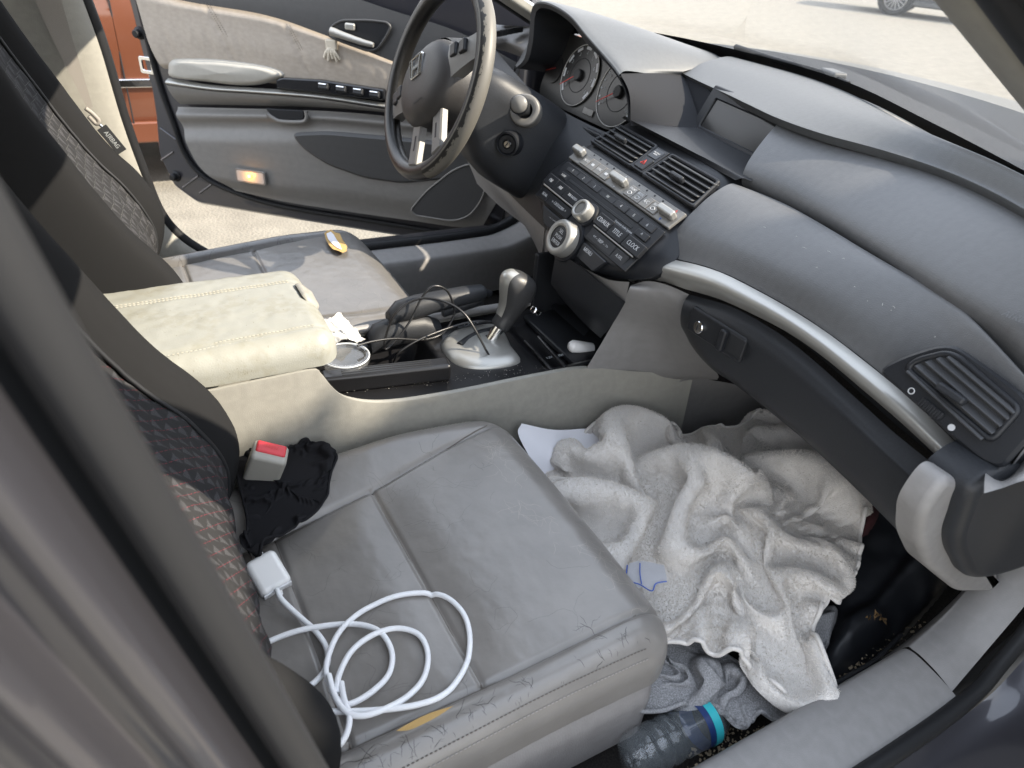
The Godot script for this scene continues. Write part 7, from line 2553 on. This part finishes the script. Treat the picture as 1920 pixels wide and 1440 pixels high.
func belongings() -> void:
	dust()
	blanket()
	footwell()
	# white charger and its cable
	var cp := Vector3(0.3299, 0.4780, -0.0912)
	var ch := thing("phone_charger", "white wall charger lying against the seat back", "charger", cp + Vector3(0, -0.02, 0))
	var along := (Vector3(0.3561, 0.4700, -0.0967) - Vector3(0.3102, 0.4900, -0.0845)).normalized()
	var cb := basis_from(along, Vector3(0.2, 1, 0.1))
	put("body", rbox(Vector3(0.040, 0.028, 0.050), 0.008, 4), M.white_plastic, ch, Transform3D(cb, cp))
	put("end_face", rbox(Vector3(0.036, 0.024, 0.002), 0.0009, 2), M.cable_white, ch, Transform3D(cb, cp + cb.z * 0.0252))
	for sx in [-1.0, 1.0]:
		put("prong", rbox(Vector3(0.0018, 0.007, 0.016), 0.0005, 1), M.chrome, ch, Transform3D(cb, cp - cb.z * 0.032 + cb.x * sx * 0.0065))
	var cab := thing("charging_cable", "white charging cable coiled loosely on the grey leather", "cable", Vector3(0.4687, 0.4700, -0.1790))
	var path := [Vector3(0.3609, 0.4820, -0.0948), Vector3(0.3793, 0.4840, -0.0963), Vector3(0.4063, 0.4780, -0.1092), Vector3(0.4330, 0.4770, -0.1207), Vector3(0.4616, 0.4770, -0.1261), Vector3(0.4856, 0.4780, -0.1192), Vector3(0.4993, 0.4770, -0.0994), Vector3(0.4997, 0.4780, -0.0766), Vector3(0.4908, 0.4780, -0.0592), Vector3(0.4692, 0.4760, -0.0414), Vector3(0.4459, 0.4760, -0.0376), Vector3(0.4325, 0.4780, -0.0520), Vector3(0.4277, 0.4800, -0.0797), Vector3(0.4314, 0.4820, -0.1153), Vector3(0.4460, 0.4820, -0.1612), Vector3(0.4695, 0.4840, -0.1855), Vector3(0.4992, 0.4820, -0.1901), Vector3(0.5249, 0.4820, -0.1781), Vector3(0.5377, 0.4820, -0.1554), Vector3(0.5421, 0.4820, -0.1315), Vector3(0.5369, 0.4820, -0.1205), Vector3(0.5167, 0.4840, -0.1152), Vector3(0.4879, 0.4860, -0.1191), Vector3(0.4510, 0.4860, -0.1472), Vector3(0.4308, 0.4820, -0.1925), Vector3(0.4347, 0.4760, -0.2460), Vector3(0.4536, 0.4740, -0.2737), Vector3(0.4873, 0.4740, -0.2842), Vector3(0.5216, 0.4740, -0.2778), Vector3(0.5525, 0.4760, -0.2576), Vector3(0.5735, 0.4820, -0.2239), Vector3(0.5750, 0.4860, -0.1894), Vector3(0.5616, 0.4860, -0.1472), Vector3(0.5427, 0.4840, -0.1075), Vector3(0.5204, 0.4820, -0.0691), Vector3(0.5064, 0.4820, -0.0506)]
	put("lead", tube(rest(spline(PackedVector3Array(path), 260)), 0.0033, 10), M.cable_white, cab)
	var path2 := [Vector3(0.5167, 0.4860, -0.1269), Vector3(0.5384, 0.4900, -0.1233), Vector3(0.5607, 0.4900, -0.1220), Vector3(0.5770, 0.4880, -0.1128), Vector3(0.5854, 0.4860, -0.0977), Vector3(0.5900, 0.4860, -0.0780), Vector3(0.5949, 0.4860, -0.0612)]
	put("lead", tube(rest(spline(PackedVector3Array(path2), 60)), 0.0033, 10), M.cable_white, cab)
	var path3 := [Vector3(0.5262, 0.4850, -0.1193), Vector3(0.5071, 0.4870, -0.1276), Vector3(0.4841, 0.4870, -0.1492), Vector3(0.4739, 0.4870, -0.1776), Vector3(0.4757, 0.4850, -0.2061), Vector3(0.4935, 0.4840, -0.2255), Vector3(0.5203, 0.4830, -0.2256), Vector3(0.5466, 0.4830, -0.2102), Vector3(0.5611, 0.4850, -0.1858), Vector3(0.5663, 0.4880, -0.1571), Vector3(0.5649, 0.4900, -0.1347), Vector3(0.5546, 0.4910, -0.1211), Vector3(0.5315, 0.4900, -0.1157), Vector3(0.5037, 0.4890, -0.1170)]
	put("lead", tube(rest(spline(PackedVector3Array(path3), 120)), 0.0033, 10), M.cable_white, cab)
	put("plug_sleeve", tube(pts([cp + cb.z * 0.024, cp + cb.z * 0.040]), 0.0048, 12), M.white_plastic, cab)
	# black cloth stuffed beside the buckle
	var ot := smooth2(flat2([Vector3(0.1034, 0.4900, -0.0890), Vector3(0.0969, 0.4900, -0.1052), Vector3(0.1387, 0.4900, -0.1178), Vector3(0.1438, 0.4900, -0.1545), Vector3(0.1335, 0.4900, -0.1804), Vector3(0.1357, 0.4900, -0.2053), Vector3(0.1662, 0.4900, -0.2206), Vector3(0.1816, 0.4900, -0.2200), Vector3(0.2141, 0.4900, -0.2018), Vector3(0.2373, 0.4900, -0.1920), Vector3(0.2591, 0.4900, -0.1710), Vector3(0.2728, 0.4900, -0.1445), Vector3(0.2855, 0.4900, -0.1138), Vector3(0.3024, 0.4900, -0.0953), Vector3(0.3015, 0.4900, -0.0824), Vector3(0.2756, 0.4900, -0.0798), Vector3(0.2210, 0.4900, -0.0881), Vector3(0.1577, 0.4900, -0.0891)]), 60)
	var bx := settle(ot, 26, 110, 0.6, func(x, z): return 0.494 + 0.016 * smoothstep(0.24, 0.16, x), 0.06, 31, 0.002)
	var bcl := put("black_cloth", thick_cloth(bx, 0.002), M.black_cloth)
	tag(bcl, "bundled black cloth stuffed beside the seat belt buckle", "cloth")
	# tissue and clear tub in the console
	var tis := []
	for i in 24:
		var r := PackedVector3Array()
		for j in 24:
			var a := Vector3(-0.0705, 0.6000, -0.2640).lerp(Vector3(-0.0688, 0.6000, -0.3130), j / 23.0)
			var b := Vector3(-0.0690, 0.5550, -0.2876).lerp(Vector3(-0.0551, 0.5500, -0.3496), j / 23.0)
			var f := i / 23.0
			var p := a.lerp(b, f)
			p += Vector3(0.003 * lump.get_noise_2d(i * 0.08, j * 0.07), 0.016 * lump.get_noise_2d(i * 0.05 + 4.0, j * 0.06) + 0.004 * lump.get_noise_2d(i * 0.13, j * 0.12), 0.004 * lump.get_noise_2d(j * 0.09, i * 0.08))
			r.append(p)
		tis.append(r)
	tag(put("tissue", MB.new().grid(sheet(tis, 46, 46)), M.tissue), "crumpled white tissue tucked in front of the armrest", "tissue")
	var tc := Vector3(-0.0045, 0.5600, -0.2983)
	var tub := thing("plastic_tub", "small clear round tub with a lid in the cup well", "tub", tc + Vector3(0, -0.05, 0))
	put("wall", lathe(PackedVector2Array([Vector2(0.0, -0.048), Vector2(0.030, -0.048), Vector2(0.033, -0.044), Vector2(0.0365, -0.004)]), 40), M.clear, tub, Transform3D(Basis.IDENTITY, tc))
	put("lid", lathe(PackedVector2Array([Vector2(0.0, -0.002), Vector2(0.030, -0.002), Vector2(0.033, 0.003), Vector2(0.0385, 0.003), Vector2(0.0395, 0.0), Vector2(0.0395, -0.006)]), 48), M.clear, tub, Transform3D(Basis.IDENTITY, tc))
	var lip := PackedVector3Array()
	for k in 40:
		lip.append(tc + Vector3(cos(TAU * k / 40) * 0.0385, 0.002, sin(TAU * k / 40) * 0.0385))
	put("rim", tube(lip, 0.0014, 6, true), M.clear_rim, tub)
	put("contents", rbox(Vector3(0.034, 0.012, 0.026), 0.005, 3), M.gel, tub, Transform3D(Basis(Vector3.UP, 0.5), tc + Vector3(0.002, -0.040, 0)))
	# black cable looped over the hand brake
	var bc := thing("black_cable", "thin black cable looped over the hand brake with its plug on the tray", "cable", Vector3(-0.0400, 0.5585, -0.4567))
	var bp := spline(PackedVector3Array([Vector3(0.0450, 0.5112, -0.5612), Vector3(0.0400, 0.5323, -0.5439), Vector3(0.0200, 0.5753, -0.5247), Vector3(0.0000, 0.6038, -0.5090), Vector3(-0.0200, 0.6184, -0.4871), Vector3(-0.0400, 0.6233, -0.4556), Vector3(-0.0500, 0.6143, -0.4252), Vector3(-0.0500, 0.5957, -0.4008), Vector3(-0.0500, 0.5616, -0.3858), Vector3(-0.0450, 0.5330, -0.3806), Vector3(-0.0500, 0.5469, -0.4053), Vector3(-0.0550, 0.5768, -0.4323), Vector3(-0.0600, 0.6128, -0.4540), Vector3(-0.0600, 0.6332, -0.4758), Vector3(-0.0600, 0.6205, -0.5028), Vector3(-0.0600, 0.5803, -0.5190), Vector3(-0.0550, 0.5568, -0.5103), Vector3(-0.0500, 0.5382, -0.4875), Vector3(-0.0400, 0.5418, -0.4468), Vector3(-0.0300, 0.5604, -0.3930), Vector3(-0.0200, 0.5691, -0.3514), Vector3(-0.0100, 0.5727, -0.3205)]), 160)
	put("lead", tube(bp, 0.0021, 8), M.cable_black, bc)
	var bq := spline(PackedVector3Array([Vector3(-0.0403, 0.5000, -0.3913), Vector3(-0.0321, 0.5300, -0.4034), Vector3(-0.0385, 0.5450, -0.4461), Vector3(-0.0517, 0.5500, -0.5144), Vector3(-0.0467, 0.5550, -0.5551), Vector3(-0.0394, 0.5500, -0.5963)]), 50)
	put("lead", tube(bq, 0.0021, 8), M.cable_black, bc)
	var pd := (bp[0] - bp[3]).normalized()
	put("plug", rbox(Vector3(0.011, 0.006, 0.022), 0.002, 2), M.black, bc, Transform3D(basis_from(pd, Vector3.UP), bp[0] - pd * 0.006))
	put("plug_tip", rbox(Vector3(0.007, 0.003, 0.008), 0.0008, 1), M.chrome, bc, Transform3D(basis_from(pd, Vector3.UP), bp[0] + pd * 0.008))
	# sheet of paper leaning against the console
	var pa := sheet([pts([Vector3(0.1500, 0.4568, -0.5560), Vector3(0.1480, 0.4201, -0.6294), Vector3(0.1500, 0.4029, -0.7064), Vector3(0.1600, 0.3884, -0.7948)]), pts([Vector3(0.1600, 0.4425, -0.5456), Vector3(0.1900, 0.4084, -0.5945), Vector3(0.2000, 0.3962, -0.6572), Vector3(0.2200, 0.3855, -0.7393)]), pts([Vector3(0.2000, 0.4042, -0.5569), Vector3(0.2200, 0.3718, -0.5923), Vector3(0.2400, 0.3734, -0.6349), Vector3(0.2600, 0.3706, -0.6902)])], 20, 16)
	tag(put("paper_sheet", MB.new().grid(pa), M.paper), "white printed paper sheet beside the console under the blanket", "paper")

func blanket() -> void:
	var o := thing("blanket", "fluffy off-white fleece blanket heaped in the passenger footwell", "blanket", Vector3(0.42, 0.30, -0.8))
	var outline := smooth2(flat2([Vector3(0.2135, 0.4000, -0.5655), Vector3(0.1863, 0.4000, -0.6200), Vector3(0.1645, 0.4000, -0.6796), Vector3(0.1566, 0.4000, -0.7327), Vector3(0.1719, 0.4000, -0.7836), Vector3(0.2091, 0.4000, -0.8312), Vector3(0.2368, 0.4000, -0.8731), Vector3(0.2343, 0.4000, -0.9284), Vector3(0.2498, 0.4000, -0.9621), Vector3(0.2540, 0.4000, -0.9859), Vector3(0.2435, 0.4000, -1.0431), Vector3(0.2520, 0.4000, -1.0786), Vector3(0.2826, 0.4000, -1.0793), Vector3(0.3207, 0.4000, -1.0827), Vector3(0.4072, 0.4000, -1.0724), Vector3(0.4818, 0.4000, -1.0399), Vector3(0.5397, 0.4000, -0.9798), Vector3(0.5932, 0.4000, -0.9164), Vector3(0.6177, 0.4000, -0.8562), Vector3(0.6241, 0.4000, -0.8105), Vector3(0.6453, 0.4000, -0.7673), Vector3(0.6642, 0.3700, -0.7459), Vector3(0.6917, 0.3600, -0.7281), Vector3(0.7110, 0.3500, -0.7225), Vector3(0.7197, 0.3500, -0.6992), Vector3(0.7092, 0.3500, -0.6771), Vector3(0.6841, 0.3600, -0.6595), Vector3(0.6465, 0.3700, -0.6387), Vector3(0.6212, 0.3800, -0.6105), Vector3(0.5860, 0.3900, -0.5811), Vector3(0.5616, 0.4000, -0.5471), Vector3(0.5245, 0.4000, -0.5249), Vector3(0.4589, 0.4000, -0.5158), Vector3(0.3590, 0.4000, -0.5235), Vector3(0.2731, 0.4000, -0.5357)]), 120)
	var under := func(x: float, z: float) -> float:
		var y := 0.378 + 0.02 * smoothstep(-0.75, -1.0, z)
		y += 0.045 * exp(-(pow((x - 0.40) / 0.16, 2.0) + pow((z + 0.80) / 0.15, 2.0)))
		y += 0.018 * exp(-(pow((x - 0.25) / 0.08, 2.0) + pow((z + 0.68) / 0.10, 2.0)))
		y -= 0.030 * smoothstep(0.58, 0.74, x)
		return y
	var rows := settle(outline, 40, 190, 0.62, under, 0.10, 47, 0.006)
	put("fleece", thick_cloth(rows, 0.0035), M.fleece, o)
	pile(rows, 110000, 0.0026, 0.0008, M.pile, o, 5)
	# grey sock with blue knit bands poking out of the fold
	var s := sheet([pts([Vector3(0.4715, 0.4320, -0.5569), Vector3(0.4788, 0.4360, -0.5743), Vector3(0.4980, 0.4360, -0.5978)]), pts([Vector3(0.4918, 0.4300, -0.5378), Vector3(0.4983, 0.4340, -0.5600), Vector3(0.5179, 0.4340, -0.5873)]), pts([Vector3(0.4980, 0.4260, -0.5369), Vector3(0.5172, 0.4300, -0.5530), Vector3(0.5192, 0.4300, -0.5825)])], 12, 10)
	var sock := put("sock", MB.new().grid(s), M.sock)
	tag(sock, "grey sock with blue stitched edging in the blanket fold", "sock")
	put("stitching", tube(spline(pts([Vector3(0.4761, 0.4360, -0.5489), Vector3(0.4955, 0.4340, -0.5352), Vector3(0.5107, 0.4340, -0.5460), Vector3(0.5265, 0.4340, -0.5542), Vector3(0.5197, 0.4360, -0.5664), Vector3(0.5235, 0.4370, -0.5820)]), 30), 0.0009, 6), M.blue_thread, sock)
	put("stitching", tube(spline(pts([Vector3(0.4825, 0.4390, -0.5661), Vector3(0.4969, 0.4380, -0.5554), Vector3(0.5108, 0.4340, -0.5487)]), 12), 0.0008, 6), M.blue_thread, sock)

func footwell() -> void:
	# grey sweatshirt
	var ol := smooth2(flat2([Vector3(0.5122, 0.3300, -0.5736), Vector3(0.5345, 0.3300, -0.6110), Vector3(0.5834, 0.3300, -0.6405), Vector3(0.6380, 0.3300, -0.6615), Vector3(0.6562, 0.3300, -0.6846), Vector3(0.6793, 0.3300, -0.6764), Vector3(0.7054, 0.3300, -0.6766), Vector3(0.7100, 0.3300, -0.6597), Vector3(0.6941, 0.3300, -0.6265), Vector3(0.6949, 0.3300, -0.5989), Vector3(0.6737, 0.3300, -0.5837), Vector3(0.6572, 0.3300, -0.5751), Vector3(0.6384, 0.3300, -0.5356), Vector3(0.6304, 0.3300, -0.4927), Vector3(0.6136, 0.3300, -0.4834), Vector3(0.5802, 0.3300, -0.5037)]), 70)
	var rows := settle(ol, 30, 110, 0.75, func(x, z): return 0.338 - 0.02 * smoothstep(0.68, 0.74, x), 0.055, 51, 0.004)
	tag(put("sweatshirt", thick_cloth(rows, 0.003), M.heather), "crumpled heather grey sweatshirt under the blanket by the sill", "sweatshirt")
	# grey garment end beyond the blanket
	var o2 := smooth2(flat2([Vector3(0.5931, 0.3200, -0.8515), Vector3(0.5971, 0.3200, -0.8901), Vector3(0.6152, 0.3200, -0.8874), Vector3(0.6329, 0.3200, -0.8543), Vector3(0.6482, 0.3200, -0.8304), Vector3(0.6577, 0.3200, -0.7962), Vector3(0.6554, 0.3200, -0.7762), Vector3(0.6288, 0.3200, -0.7884)]), 40)
	var r2 := heap(o2, 0.58, 0.74, -0.95, -0.72, 60, 60, 0.016, 0.272, func(x, z): return 0.325, [[flat2([Vector3(0.6132, 0.3200, -0.8349), Vector3(0.6205, 0.3200, -0.8627)]), 0.012, 0.012, 0.008], [flat2([Vector3(0.6359, 0.3200, -0.8037), Vector3(0.6397, 0.3200, -0.8344)]), -0.012, 0.010, 0.008]], 0.012, 52)
	tag(put("sweatpants", MB.new().grid(r2), M.heather), "grey ribbed garment cuff poking out beside the blanket", "garment")
	# black bag lying in the dark of the footwell
	var bo := smooth2(flat2([Vector3(0.5498, 0.3000, -0.9549), Vector3(0.4642, 0.3000, -1.1438), Vector3(0.4361, 0.3000, -1.3099), Vector3(0.5253, 0.3000, -1.2848), Vector3(0.6260, 0.3000, -1.1831), Vector3(0.6563, 0.3000, -1.1077), Vector3(0.6786, 0.3000, -0.9781), Vector3(0.6894, 0.3000, -0.8871), Vector3(0.6985, 0.3000, -0.7816), Vector3(0.7118, 0.3000, -0.7332), Vector3(0.6960, 0.3000, -0.7185), Vector3(0.6632, 0.3000, -0.7880), Vector3(0.6267, 0.3000, -0.8653)]), 60)
	var br := heap(bo, 0.42, 0.74, -1.30, -0.66, 110, 140, 0.03, 0.266, func(x, z): return 0.325 + 0.05 * smoothstep(-0.9, -1.15, z) - 0.02 * smoothstep(0.60, 0.70, x), [
		[flat2([Vector3(0.6386, 0.3300, -0.8368), Vector3(0.6396, 0.3300, -0.9340), Vector3(0.6179, 0.3300, -1.0427), Vector3(0.6102, 0.3300, -1.1108)]), 0.022, 0.02, 0.012],
		[flat2([Vector3(0.6921, 0.3300, -0.7415), Vector3(0.6923, 0.3300, -0.8429), Vector3(0.6786, 0.3300, -0.9469)]), -0.016, 0.010, 0.010],
		[flat2([Vector3(0.7145, 0.3300, -0.7322), Vector3(0.7173, 0.3300, -0.8347), Vector3(0.7017, 0.3300, -0.9283)]), 0.016, 0.012, 0.02],
		[flat2([Vector3(0.6595, 0.3300, -0.8595), Vector3(0.6572, 0.3300, -0.9241)]), 0.012, 0.012, 0.012]], 0.012, 53)
	var bag := put("black_bag", MB.new().grid(br), M.nylon)
	tag(bag, "black nylon bag lying in the dark passenger footwell", "bag")
	put("zip", tube(spline(pts([Vector3(0.7077, 0.3370, -0.7260), Vector3(0.7073, 0.3370, -0.7863), Vector3(0.7064, 0.3370, -0.8448), Vector3(0.6940, 0.3370, -0.9218)]), 30), 0.0035, 6), M.black, bag)
	var m0 := smooth2(flat2([Vector3(0.4838, 0.3600, -1.0669), Vector3(0.4769, 0.3600, -1.1030), Vector3(0.4996, 0.3600, -1.1034), Vector3(0.5300, 0.3600, -1.0573), Vector3(0.5406, 0.3600, -1.0189), Vector3(0.5307, 0.3600, -1.0119)]), 30)
	tag(put("maroon_cloth", MB.new().grid(heap(m0, 0.50, 0.66, -1.12, -0.90, 50, 50, 0.014, 0.28, func(x, z): return 0.385, [], 0.012, 54)), M.maroon), "dark maroon knitted cloth behind the blanket", "cloth")
	# water bottle on its side
	var a := Vector3(0.6584, 0.3120, -0.4441)
	var b := Vector3(0.6605, 0.3120, -0.5989)
	var ax := (b - a).normalized()
	var bt := thing("water_bottle", "clear ribbed plastic water bottle with a teal label on the floor", "bottle", (a + b) / 2 + Vector3(0, -0.035, 0))
	var L := a.distance_to(b)
	var R := 0.031
	var prof := PackedVector2Array()
	prof.append(Vector2(0.004, 0.0))
	prof.append(Vector2(R * 0.75, 0.0))
	prof.append(Vector2(R * 0.96, 0.010))
	for k in 50:
		var f := k / 49.0
		var y := lerpf(0.014, L * 0.86, f)
		var rib := 0.0035 * maxf(0.0, cos(f * TAU * 6.0)) if f < 0.62 else 0.0
		prof.append(Vector2(R - rib, y))
	prof.append(Vector2(R * 0.8, L * 0.95))
	prof.append(Vector2(R * 0.42, L * 1.05))
	prof.append(Vector2(R * 0.40, L * 1.10))
	var xf := Transform3D(Basis(ax.cross(Vector3.UP).normalized(), ax, ax.cross(Vector3.UP).normalized().cross(ax)), a)
	put("body", lathe(prof, 48, false), M.bottle, bt, xf)
	put("cap", lathe(PackedVector2Array([Vector2(0.0, L * 1.12), Vector2(R * 0.44, L * 1.12), Vector2(R * 0.46, L * 1.06)]), 28), M.white_plastic, bt, xf)
	put("label", lathe(PackedVector2Array([Vector2(R + 0.0006, L * 0.70), Vector2(R + 0.0006, L * 0.84)]), 48), M.navy, bt, xf)
	put("label_band", lathe(PackedVector2Array([Vector2(R + 0.0012, L * 0.76), Vector2(R + 0.0012, L * 0.84)]), 48), M.teal, bt, xf)
	# carpet edge and crumbs
	var r := RandomNumberGenerator.new()
	r.seed = 77
	var m := MB.new()
	for k in 260:
		var f := r.randf()
		var q := Vector3(0.7179, 0.2900, -0.7418).lerp(Vector3(0.6760, 0.3000, -1.0087), f) if r.randf() < 0.5 else Vector3(0.6918, 0.2850, -0.5308).lerp(Vector3(0.6949, 0.2850, -0.6427), f)
		q += Vector3(r.randf_range(-0.02, 0.012), 0.0, r.randf_range(-0.015, 0.015))
		var s := r.randf_range(0.0012, 0.004)
		m.add(rbox(Vector3(s, s * 0.5, s * r.randf_range(0.6, 2.0)), s * 0.2, 1), Transform3D(Basis(Vector3(r.randf(), r.randf(), r.randf()).normalized(), r.randf() * TAU), q))
	var cr_ := put("floor_crumbs", m, M.crumb)
	tag(cr_, "dry leaf bits and crumbs scattered on the dark floor", "crumbs", "", "stuff")
	var lf := MB.new()
	for k in 14:
		var q := Vector3(0.6575, 0.3350, -0.9083) + Vector3(r.randf_range(-0.012, 0.012), r.randf_range(0, 0.006), r.randf_range(-0.012, 0.012))
		var s := r.randf_range(0.004, 0.009)
		lf.add(MB.new().grid([PackedVector3Array([Vector3(-s, 0, 0), Vector3(-s * 0.4, s * 0.3, 0.3 * s)]), PackedVector3Array([Vector3(s * 0.3, 0, -0.4 * s), Vector3(s, 0.2 * s, s * 0.5)])]), Transform3D(Basis(Vector3(r.randf(), r.randf(), r.randf()).normalized(), r.randf() * TAU), q))
	tag(put("dry_leaf", lf, M.leaf), "crushed brown dry leaf on the black bag", "leaf")

# lint and dust grains lying on the dashboard and tray
func dust() -> void:
	var r := RandomNumberGenerator.new()
	r.seed = 23
	var m := MB.new()
	for k in 12:
		var p := Vector3(0.2944, 0.8620, -0.8009).lerp(Vector3(0.5968, 0.8520, -0.8084), r.randf()) + Vector3(r.randf_range(-0.02, 0.06), 0, 0)
		p += Vector3(0, -0.02, 0.03) * r.randf()
		p.y += 0.006
		var a := r.randf() * TAU
		var l := r.randf_range(0.001, 0.006)
		var d := Vector3(cos(a), r.randf_range(-0.2, 0.2), sin(a)) * l
		m.add(tube(PackedVector3Array([p, p + d * 0.5 + Vector3(0, 0.0006, 0), p + d]), 0.00016, 4, false, false))
	for k in 160:
		var p := Vector3(0.0424, 0.5260, -0.2405).lerp(Vector3(0.1090, 0.5220, -0.6615), r.randf()).lerp(Vector3(0.0561, 0.5240, -0.4665), r.randf() * 0.4)
		var s := r.randf_range(0.0004, 0.0010)
		m.add(rbox(Vector3(s, s * 0.6, s), s * 0.2, 1), Transform3D(Basis(Vector3.UP, r.randf() * TAU), p + Vector3(r.randf_range(-0.015, 0.01), 0.0005, 0)))
	tag(put("lint", m, M.lint), "pale lint and crumbs speckling the dashboard and black tray", "lint", "", "stuff")
